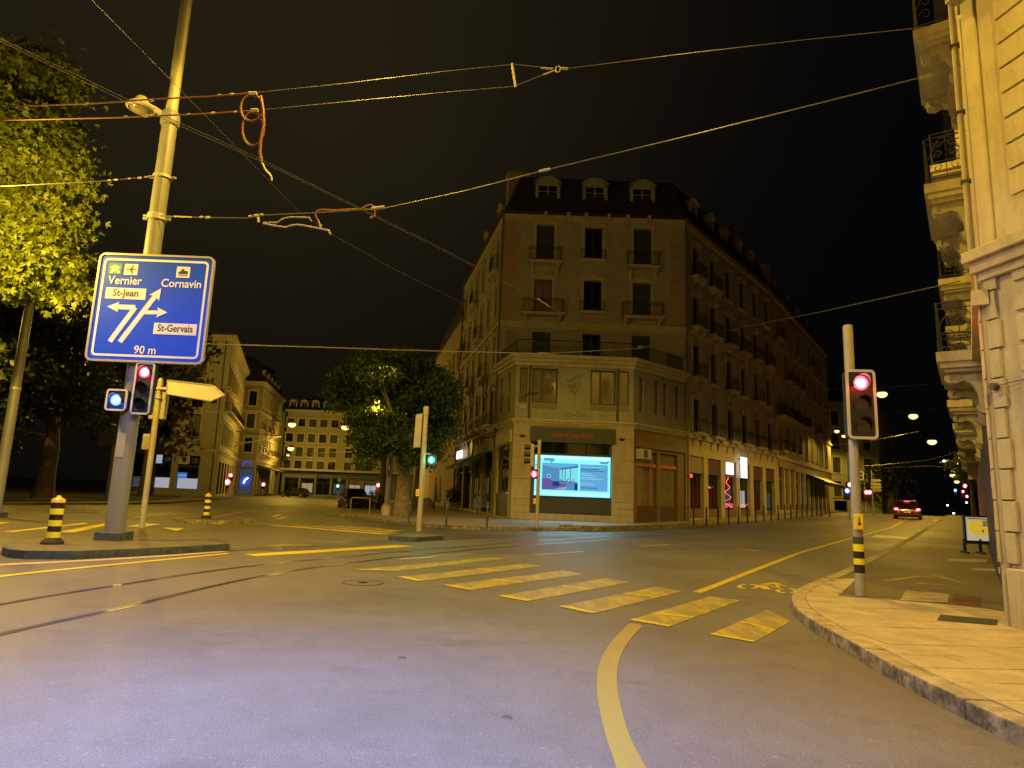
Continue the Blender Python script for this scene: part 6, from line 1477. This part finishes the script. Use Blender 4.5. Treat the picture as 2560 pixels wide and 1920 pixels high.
def far_signal(px, py, tpy, col, label, r=.2, post=True, boxm='black', group=None, Y=None):
    if Y: b = at(px, py, Y); b.z = H(b.x, b.y)
    else: b = gp(px, py)
    t = thing('traffic_light', label, 'traffic light', b, group=group); z = at(px, tpy, b.y).z-b.z
    if post: obj('pole', MB().lathe([(.07,0),(.06,z+.5)], 8), M['galv'], t)
    obj('signal_housing', MB().ext(rrect(.42,1.0,.08), -.1, .15), M[boxm], t, (0,-.1,z-.25), bevel=.01)
    obj('lens', MB().lathe([(r,-.13),(r*.96,-.105)], 12, (0,-.1,z), 'y'), M['led_'+col], t); obj('lit_centre', MB().lathe([(r*.6,-.15),(r*.55,-.131)], 12, (0,-.1,z), 'y'), M['led_'+col+'_hot'], t)
    point(t, (0,-.6,z), 4, {'red':(1,.05,.05),'blue':(.15,.2,1),'green':(.1,1,.7)}[col], .1, 'signal_lamp'); return t
far_signal(566,1241,1205,'red','bright red far signal before the blue lit doorway', .42)
far_signal(573,1241,1188,'red','small red far signal just above the bright one by the doorway', .25, False)
far_signal(657,1240,1211,'red','far red signal in front of the canopy building', .3)
far_signal(843,1243,1215,'green','far green blue signal before the pharmacy front', .28)
far_signal(943,1262,1213,'red','red signal with an orange back panel beside the plane tree', .22, boxm='orange_film')
far_signal(2125,1300,1212,'red','red signal of the right street, left of the banded pole', .2, Y=55)
far_signal(2118,1300,1227,'blue','small blue signal just under the red one left of the banded pole', .2, False, Y=54.5)
far_signal(1998,1290,1224,'blue','blue glow signal in the dark shop window row of the right street', .2, False, Y=72); 
for i, (x, y) in enumerate(((2166,1231),(2174,1231))): far_signal(x,1300,y,'red','left one of two red signals side by side, right of the banded pole' if i == 0 else 'right one of two red signals side by side, right of the banded pole', .2, i == 0, Y=60)
for x, y, c_, lab in ((2415,1215,'red','largest red signal high at the far end of the right street'),(2418,1241,'red','lower red signal at the far end of the right street'),(2409,1229,'red','small middle red signal at the far end of the right street'),(2390,1226,'green','green signal at the far end of the right street')): far_signal(x,1285,y,c_,lab,.3 if y == 1215 else .2, False, Y=95)
b = at(2184,1290,62); b.z = H(b.x,b.y); t = thing('sign_post', 'post with stacked white pointer boards right of the banded pole', 'sign post', b); zz = lambda y: at(2184,y,62).z-b.z
obj('post', MB().lathe([(.06,0),(.06,zz(1176))], 8), M['galv'], t)
for y in (1201,1210,1218,1225): obj('pointer_board', MB().ext([(-.1,zz(y)-.12),(-.1,zz(y)+.12),(.75,zz(y)+.12),(.9,zz(y)),(.75,zz(y)-.12)], -.03, .0), M['white_frame'], t)
obj('blue_board', MB().box(-1.25,-.75,-.04,0,zz(1200),zz(1180)), M['sign_white'], t); obj('board_pictogram', MB().box(-1.15,-.85,-.05,-.041,zz(1198),zz(1191)).box(-1.15,-.85,-.05,-.041,zz(1189),zz(1182)), M['sign_blue'], t)
b = gp(716,1240); t = thing('round_sign', 'round pale sign on a thin post at the far canopy', 'sign', b); z_ = at(692,1184,b.y).z; x_ = at(692,1184,b.y).x-b.x; obj('disc', MB().lathe([(.38,-.04),(.38,.0)], 16, (x_,0,z_), 'y'), M['cream_paint'], t); obj('post', MB().lathe([(.06,0),(.06,z_)], 8, (x_,0,0)), M['galv'], t)
b = gp(846,1243); z_ = at(846,1200,b.y).z; t = thing('round_sign', 'small round sign above the far green signal', 'sign', b); obj('disc', MB().lathe([(.32,-.04),(.32,.0)], 16, (0,-.2,z_), 'y'), M['terrazzo'], t); obj('post', MB().lathe([(.05,0),(.05,z_)], 8), M['galv'], t)
# ------------------------------------------------------------------ street lamps
def lamp(px, py, Y, e, label, white=False, omni=False, group='street lamps hung over the streets', ang=0.0, s=1.0, cable=7, c=SOD):
    p = at(px, py, Y); t = thing('street_lamp', label, 'street lamp', p, ang, group)
    obj('housing', MB().lathe([(.04,.20),(.10,.17),(.15,.08),(.14,.05)], 14), M['dark_steel'], t, (0,0,.03)).scale = (s,s*.8,s*.85)
    obj('lens', MB().lathe([(.001,.10),(.09,.085),(.15,.04),(.17,-.02),(.14,-.09),(.07,-.14),(.001,-.155)], 14), M['lamp_white' if white else 'lamp_sodium'], t, smooth=3).scale = (s,s*.8,s*.85)
    if cable: obj('span_cable', MB().tube([(-cable,0,.9),(-cable*.5,0,.55),(0,0,.42),(cable*.5,0,.55),(cable,0,.9)], .012, 4), M['wire'], t); obj('hanger', MB().tube([(0,0,.2),(0,0,.45)], .015, 4), M['wire'], t)
    if e: (point if omni else downlight)(t, (0,0,-.18*s-.12), e, (.8,.9,1) if white else c, .15)
    return t
aR = -math.radians(35)
lamp(2205,985,45,1100,'brightest and nearest sodium lamp over the right street', ang=aR, s=2.0)
lamp(2283,1040,57,800,'second sodium lamp over the right street, lower right of the first', ang=aR, s=2.2)
lamp(2330,1104,75,900,'third sodium lamp over the right street', ang=aR, s=2.8)
lamp(2092,1078,75,150,'upper of two close sodium lamps left of the banded pole', ang=aR, s=1.6, cable=0)
lamp(2110,1090,88,900,'lower of two close sodium lamps left of the banded pole', ang=aR, s=1.7, cable=0)
lamp(2381,1188,135,900,'distant sodium lamp left of the far red signals', s=3, cable=0); lamp(2392,1204,150,0,'most distant sodium lamp beside the far red signals', s=3.2, cable=0)
lamp(2360,1152,130,300,'small white lamp above the far end of the right street', True, s=1.5, cable=0)
for x_, y_, w_ in ((2384,1283,'lowest small white light at the far end of the right street'),(2369,1263,'small white light above the lowest one at the far street end'),(2416,1256,'small white light under the far red signals')): lamp(x_,y_,140,0,w_,True,s=1.1,cable=0,group='far white lights')
lamp(730,1061,92,1000,'sodium lamp over the left square, left one of the upper pair', s=3.2, omni=True); lamp(863,1068,92,900,'sodium lamp over the left square, right one of the upper pair', s=3.2, omni=True)
lamp(727,1121,118,800,'lower sodium lamp over the left square', s=3.4, omni=True); lamp(720,1137,122,0,'small dim lamp just under the lower lamp of the left square', s=1.8, cable=0)
lamp(958,898,38,450,'sodium lamp shining before the top of the plane tree', s=1.0, cable=0); lamp(944,1004,39.0,800,'sodium lamp shining before the middle of the plane tree', s=1.1, cable=0)
# lamps out of view: some inferred from visible light, some added as fill
def near_lamp(p, e, label, c=SOD, white=False, r=.2, pole=None, spot=False, ang=168, cable=True):
    t = thing('street_lamp', label, 'street lamp', p); obj('housing', MB().lathe([(.06,.3),(.2,.25),(.34,.08),(.36,.0),(.3,-.01)], 18), M['galv'], t)
    obj('lens', MB().lathe([(.3,.0),(.22,-.1),(.02,-.13)], 18), M['lamp_white' if white else 'lamp_sodium'], t)
    if pole: obj('pole', MB().tube([(pole[0],pole[1],-p[2]),(pole[0],pole[1],-1.2),(pole[0]*.8,pole[1]*.8,-.2),(pole[0]*.3,pole[1]*.3,.12),(0,0,.15)], [.1,.08,.06,.05,.05], 10), M['cream_paint'], t, smooth=.8)
    elif cable: obj('span_cable', MB().tube([(-6,0,.9),(0,0,.3),(6,0,.9)], .012, 4), M['wire'], t)
    (downlight(t, (0,0,-.35), e, c, r, ang) if spot else point(t, (0,0,-.35), e, c, r)); return t
near_lamp(tuple(at(800,-330,12.5)), 2300, 'sodium street lamp just above the top edge right of the tram mast', spot=True, ang=152)
near_lamp((-2.2,-1.5,11.0), 800, 'sodium lamp hung over the junction behind the viewer', spot=True, ang=175)
near_lamp((4.9,-2.2,17.6), 3800, 'tall curved mast lamp on the right pavement behind the viewer', pole=(.9,-.3), r=.1, spot=True, ang=151)
near_lamp((-2.0,3.8,6.0), 1900, 'white lamp hung close over the near road', (.15,.34,1), True, .12, spot=True, ang=105)
near_lamp((-7.9,5.5,9.2), 950, 'white lamp beyond the left edge over the tram track', (.30,.44,1), True, .15, spot=True, ang=170, cable=False)
near_lamp(tuple(at(1750,-420,16)), 3800, 'added sodium fill lamp high over the junction above the top edge', spot=True, ang=146)  # added fill, brightens the middle of the road and the podium
near_lamp((-30,32,10.5), 2200, 'added sodium fill lamp out of view over the left arm of the junction', spot=True)  # added unseen light for the left side of the junction
near_lamp(tuple(at(390,860,58)), 1500, 'added sodium fill lamp hidden behind the blue direction sign', cable=False)  # added light for the far corner shop front, kept out of sight
q_ = near_lamp((-13.4,14.6,8.6), 1300, 'sodium lamp at the left edge beside the maple tree', cable=False, spot=True, ang=125)
bl = [c for c in q_.children if c.type == 'LIGHT'][0]; bl.rotation_euler = Vector((-3.2,5.0,-1.6)).to_track_quat('-Z','Y').to_euler()
point(q_, (0,0,-.4), 1400, SOD, .15)  # extra all-round fill added here to brighten the corner building's podium
# ------------------------------------------------------------------ overhead wires
def wpts(l, Y0, Y1, n=6):
    x0, x1 = l[0][0], l[-1][0]; out = []
    for i in range(len(l)):
        x, y = l[i]; f_ = (x-x0)/(x1-x0); Y = 1/((1-f_)/Y0+f_/Y1); out.append(at(x, y, Y))
    return out
def wire(name, label, l, Y0, Y1, r=.012, m='wire', parts=(), group='overhead wires', cat='cable'):
    P = wpts(l, Y0, Y1); t = thing(name, label, cat, P[0], group=group)
    obj('strand', MB().tube([p-P[0] for p in P], r, 5), M[m], t)
    for nm, pl, rr, mm in parts:
        x0, x1 = l[0][0], l[-1][0]; Q = []
        for x, y in pl:
            f_ = (x-x0)/(x1-x0); Y = 1/((1-f_)/Y0+f_/Y1); Q.append(at(x, y, Y)-P[0])
        obj(nm, MB().tube(Q, rr, 7), M[mm], t)
    return t
beads = lambda l, r=.035, m='insulator': [('insulator', [(x, y), (x+(9 if k % 2 else 7), y-1)], r*(1 if k % 2 else .8), m) for k, (x, y) in enumerate(l)]
wire('span_wire', 'upper red sheathed span wire crossing in front of the tram mast', [(-220,276),(0,268),(249,258),(400,247),(530,241),(636,232)], 14.5, 14.2, .019, 'red_cable', beads([(214,259),(375,251),(545,238),(575,236),(625,233)], .03))
wire('span_wire', 'thin continuation of the upper span wire to the spreader bar and right facade', [(636,232),(860,209),(1100,180),(1284,161)], 14.2, 13.2, .009)
wire('span_wire', 'single dim wire from the ring fitting up to the right balconies', [(1415,172),(1700,136),(2000,101),(2296,70),(2330,64)], 12.9, 11.9, .009, 'wire', [('ring', [(1391,168),(1396,165),(1402,171),(1398,180),(1391,180),(1388,174),(1391,168)], .014, 'insulator'), ('insulator', [(1402,171),(1419,172)], .03, 'insulator')])
wire('span_wire', 'lower red sheathed span wire under the first one', [(-220,308),(0,301),(300,294),(500,285),(604,279),(640,276)], 14.5, 14.2, .019, 'red_cable', beads([(310,292),(360,291),(468,286),(528,283),(585,280),(632,276)], .03))
wire('span_wire', 'lower thin wire running to the foot of the spreader bar', [(640,276),(860,255),(1100,232),(1287,216)], 14.2, 13.2, .009)
t = wire('spreader', 'small triangular spreader with a vertical bar joining two span wires', [(1284,161),(1340,167),(1382,171),(1390,173)], 13.2, 13.0, .01, 'wire', [('spreader_bar', [(1280,159),(1289,217)], .028, 'insulator'), ('lower_strand', [(1289,215),(1350,190),(1388,176)], .01, 'wire'), ('clamp', [(1352,170),(1382,172)], .02, 'insulator'), ('clamp', [(1358,187),(1385,177)], .02, 'insulator')], cat='wire spreader', group=None)
Y_ = 14.1
def loop(cx, cy, rx, ry, n=20, a0=0, a1=360): return [at(cx+rx*math.cos(math.radians(a0+(a1-a0)*k/n)), cy+ry*math.sin(math.radians(a0+(a1-a0)*k/n)), Y_+.004*k) for k in range(n+1)]
t = thing('cable_coil', 'coiled orange red cable hanging from the two span wires', 'cable coil', at(636,276,Y_)); O_ = Vector(t.location)
obj('upper_loop', MB().tube([p-O_ for p in loop(630,270,28,33)], .026, 7), M['red_cable'], t, smooth=1); obj('lower_loop', MB().tube([p-O_ for p in loop(633,322,27,42)], .026, 7), M['red_cable'], t, smooth=1)
obj('tail', MB().tube([at(x,y,Y_)-O_ for x, y in ((652,240),(658,275),(660,310),(652,350),(650,380),(654,405))], .036, 7), M['red_cable'], t, smooth=1); obj('end_fitting', MB().tube([at(x,y,Y_)-O_ for x, y in ((654,405),(664,425),(678,440),(680,452))], .022, 6), M['insulator'], t)
obj('tie_clamp', MB().tube([at(x,y,Y_)-O_ for x, y in ((622,233),(642,233))], .04, 6).tube([at(x,y,Y_)-O_ for x, y in ((628,276),(645,276))], .045, 6), M['insulator'], t)
MY = gp(283,1350,.16).y
wr = onp(2402,165,(RC.x,RC.y,0),math.atan2(dB.y,dB.x))
Pw = [(400,540),(520,544),(618,545),(660,538),(790,532),(930,523),(960,521),(1160,478),(1365,425),(1700,345),(2010,268),(2310,192),(2402,165)]
wire('span_wire', 'long span wire from the tram mast to the right facade', Pw, MY-.2, wr.y, .013, 'wire', beads([(500,543),(515,544),(622,541),(636,539),(650,537),(938,521),(950,520)], .035)+[('insulator',[(1348,428),(1376,422)],.03,'insulator'),('insulator',[(2300,196),(2330,188)],.035,'insulator'),('insulator',[(435,541),(480,543)],.02,'insulator')])
wire('span_wire', 'short wire from the left edge to the tram mast', [(-200,475),(60,463),(250,453),(385,441)], MY-1, MY-.15, .012, 'wire', beads([(270,451),(285,450),(320,447),(345,445),(362,443)], .028))
Yp = 14.2
t = thing('wire_fitting', 'pair of curved steel registration arms under the long span wire', 'wire fitting', at(648,556,Yp)); O_ = Vector(t.location)
z6 = lambda l: [at(600+x/5.53, 480+y/5.53, Yp)-O_ for x, y in l]
obj('upper_arm', MB().tube(z6([(320,425),(515,422),(560,390),(620,360),(700,347),(900,352),(965,355),(965,375),(990,400)]), .018, 6), M['insulator'], t, smooth=1); obj('lower_arm', MB().tube(z6([(320,435),(470,465),(630,490),(700,465),(790,452),(900,468),(1100,505),(1235,535),(1235,560),(1255,585)]), .022, 6), M['insulator'], t, smooth=1)
obj('feeder_cable', MB().tube(z6([(1110,470),(1080,400),(1050,340),(1045,290),(1070,258),(1130,243),(1300,255),(1500,240),(1680,232),(1750,190),(1810,175),(1850,200),(1870,240),(1865,330),(1800,360)]), .022, 6), M['copper'], t, smooth=1); obj('hanger_clamp', MB().tube(z6([(250,350),(258,420)]), .03, 6).tube(z6([(1120,450),(1105,510)]), .03, 6).tube(z6([(1820,235),(2000,210)]), .04, 6), M['insulator'], t)
def zwire(label, l, z=6.0, r=.0036, m='wire'):
    P = []
    for x, y in l: d = ray(x, y); P.append(CP+d*((z-EYE)/d.z))
    t = thing('contact_wire', label, 'cable', P[0], group='tram contact wires'); obj('strand', MB().tube([p-P[0] for p in P], r, 5), M[m], t); return t, P
zwire('upper of two parallel contact wires running from top left to the corner building', [(-90,58),(0,103),(330,262),(640,398),(862,505),(1100,622),(1330,744),(1500,830)]); zwire('lower of two parallel contact wires running from top left to the corner building', [(-90,50),(0,96),(330,254),(640,392),(862,501),(1100,618),(1330,741),(1500,828)], 6.05)
zwire('contact wire dropping from the top edge past the coil to the corner building', [(120,-110),(229,0),(459,233),(747,529),(824,583),(980,670),(1145,752),(1331,850),(1527,931)])
t, P = zwire('short fitting wire over the terrace railing', [(1345,747),(1375,768)], 6.0, .014, 'insulator')
wire('span_wire', 'level span wire crossing from the far left to the terrace of the corner building', [(480,858),(535,860),(800,868),(1000,875),(1355,884),(1370,884),(1600,870),(1735,843),(1790,834)], 30, 44, .028, 'insulator', [('insulator',[(1345,883),(1372,884)],.07,'insulator'),('insulator',[(1596,868),(1606,868)],.11,'insulator'),('insulator',[(1720,847),(1737,843)],.06,'insulator'),('registration_arm',[(1388,893),(1405,888),(1430,889),(1448,895),(1445,899)],.035,'insulator')])
wire('span_wire', 'faint wire high over the right street near the balconies', [(1735,843),(2050,780),(2300,725),(2400,703)], 46, 14, .014)
wire('span_wire', 'thin wire over the right street with a small fitting', [(2060,1115),(2150,1108),(2200,1098),(2300,1078)], 48, 40, .018); wire('span_wire', 'low sagging wire over the far right street', [(2160,1165),(2230,1160),(2320,1150),(2400,1130)], 60, 60, .025); wire('span_wire', 'second low wire over the far right street', [(2150,1180),(2240,1168),(2330,1165),(2400,1172)], 65, 60, .025)
wire('span_wire', 'faint wire between the far left houses and the square', [(590,1078),(640,1084),(700,1090)], 88, 88, .05); wire('span_wire', 'low wire crossing the far left square', [(690,1138),(800,1133),(880,1130),(960,1120)], 100, 90, .04)
# ------------------------------------------------------------------ vehicles
def car(label, base, rz, L_=4.2, W_=1.78, Hh=1.5, paint='car_black', lit=False, hood=.26):
    t = thing('parked_car' if not lit else 'car', label, 'car', base, rz); w = W_/2
    st = [(-.5,.35,.62,.62,.80),(-.485,.24,.80,.86,.9),(-.42,.2,.88,.99,.98),(-.30,.18,.92,1.0,1.0),(0,.18,.93,1.0,1.0),(.2,.18,.92,1.0,1.0),(.30,.19,.86,1.0,.99),(.42,.22,.76,.97,.95),(.485,.28,.66,.9,.86),(.5,.38,.56,.78,.7)]
    mb = MB(); rings = []
    for x, zb, zt, wb, wt in st:
        X = x*L_; zt = zt*Hh/1.5; wb *= w; wt *= w
        rings.append([(X,-wb*.86,zb),(X,-wb,zb+.12),(X,-wb,zt-.16),(X,-wt*.94,zt-.03),(X,-wt*.6,zt),(X,wt*.6,zt),(X,wt*.94,zt-.03),(X,wb,zt-.16),(X,wb,zb+.12),(X,wb*.86,zb)])
    n = 10
    for r in rings: mb.v += r
    for i in range(len(rings)-1):
        for j in range(n): mb.f.append([i*n+j, (i+1)*n+j, (i+1)*n+(j+1)%n, i*n+(j+1)%n]); mb.m.append(0)
    mb.f.append(list(range(n))); mb.m.append(0); mb.f.append([(len(rings)-1)*n+j for j in range(n)][::-1]); mb.m.append(0)
    obj('body', mb, M[paint], t, smooth=.9)
    zb = .86*Hh/1.5
    prof = [(-.47,zb),(-.40,zb+.46*Hh/1.5),(-.30,Hh-.06),(-.08,Hh),(.06,Hh-.05),(.27,zb-.02)]
    g = MB(); nn = len(prof); wi = lambda z: w*(.93-.22*(z-zb)/(Hh-zb))
    for s_ in (-1, 1): g.v += [(p[0]*L_, s_*wi(p[1]), p[1]) for p in prof]
    for i in range(nn-1): g.f.append([i, i+1, nn+i+1, nn+i]); g.m.append(0)
    g.f.append(list(range(nn))[::-1]); g.m.append(0); g.f.append([nn+i for i in range(nn)]); g.m.append(0)
    obj('glasshouse', g, M['car_glass'], t, smooth=.5)
    rf = MB().add([(-.31*L_,-wi(Hh)*1.02,Hh-.05),(.07*L_,-wi(Hh)*1.02,Hh-.04),(.07*L_,wi(Hh)*1.02,Hh-.04),(-.31*L_,wi(Hh)*1.02,Hh-.05),(-.29*L_,-wi(Hh)*.9,Hh+.01),(.04*L_,-wi(Hh)*.9,Hh+.02),(.04*L_,wi(Hh)*.9,Hh+.02),(-.29*L_,wi(Hh)*.9,Hh+.01)], [(0,3,2,1),(4,5,6,7),(0,1,5,4),(1,2,6,5),(2,3,7,6),(3,0,4,7)])
    obj('roof', rf, M[paint], t, bevel=.02)
    mb = MB()
    for s_ in (-1,1):
        for a, c_ in (((-.40,zb+.46*Hh/1.5),(-.30,Hh-.06)),((.27,zb),(.06,Hh-.05)),((-.12,zb),(-.12,Hh-.03))): mb.tube([(a[0]*L_, s_*wi(a[1])*1.01, a[1]),(c_[0]*L_, s_*wi(c_[1])*1.01, c_[1])], .03, 5)
    obj('pillars', mb, M[paint], t)
    for x in (-.31*L_, .31*L_):
        for s_ in (-1,1):
            wh = obj('wheel', MB().lathe([(.2,-.1),(.3,-.11),(.33,-.06),(.33,.06),(.3,.11),(.2,.1)], 20, (0,0,0), 'y'), M['rubber'], t, (x, s_*(w-.08), .33)); obj('rim', MB().lathe([(.2,s_*.08),(.18,s_*.1),(.05,s_*.105)] if s_ > 0 else [(.05,-.105),(.18,-.1),(.2,-.08)], 14, (0,0,0), 'y'), M['galv'], wh)
    for s_ in (-1,1):
        obj('tail_light', MB().box(-.5*L_+.01,-.5*L_+.16,s_*(w-.34),s_*(w-.03),.72,.9), M['led_red'] if lit else M['hydrant_red'], t, bevel=.02)
        obj('headlight', MB().box(.5*L_-.22,.5*L_-.04,s_*(w-.42),s_*(w-.1),.58,.72), M['glass_dark'] if not lit else M['white_frame'], t, bevel=.03)
        obj('door_mirror', MB().box(.17*L_,.21*L_,s_*(w-.02),s_*(w+.16),.9,1.03), M[paint], t, bevel=.03)
    obj('number_plate', MB().box(-.5*L_-.02,-.5*L_,-.26,.26,.52,.63), M['plate_white'], t); obj('bumper', MB().box(-.5*L_-.03,-.5*L_+.1,-w*.75,w*.75,.3,.45), M['black'], t, bevel=.03)
    if lit:
        obj('brake_light', MB().box(-.36*L_-.25,-.36*L_-.18,-.2,.2,Hh-.11,Hh-.06), M['led_red'], t)
        for s_ in (-1,1): obj('bulb_core', MB().box(-.5*L_-.02,-.5*L_+.02,s_*(w-.26),s_*(w-.14),.77,.86), M['led_red_hot'], t)
        for s_ in (-1,1): point(t, (-.5*L_-.25, s_*(w-.2), .8), 14, (1,.05,.04), .1, 'tail_lamp')
    return t
b = at(2270,1290,57); b.z = H(b.x, b.y)
car('dark car with lit red brake lights driving up the right street', b, math.radians(58), 4.3, 1.95, 1.55, 'car_dark', True)
b = at(884,1273,53); b.z = 0.02; car('black hatchback parked by the bike hoop left of the plane tree', b, math.radians(-62), 3.9, 1.8, 1.62, 'car_black')
b = gp(735,1243); car('dark estate car standing in front of the far pharmacy building', b, math.radians(172), 4.6, 1.8, 1.5, 'car_dark')
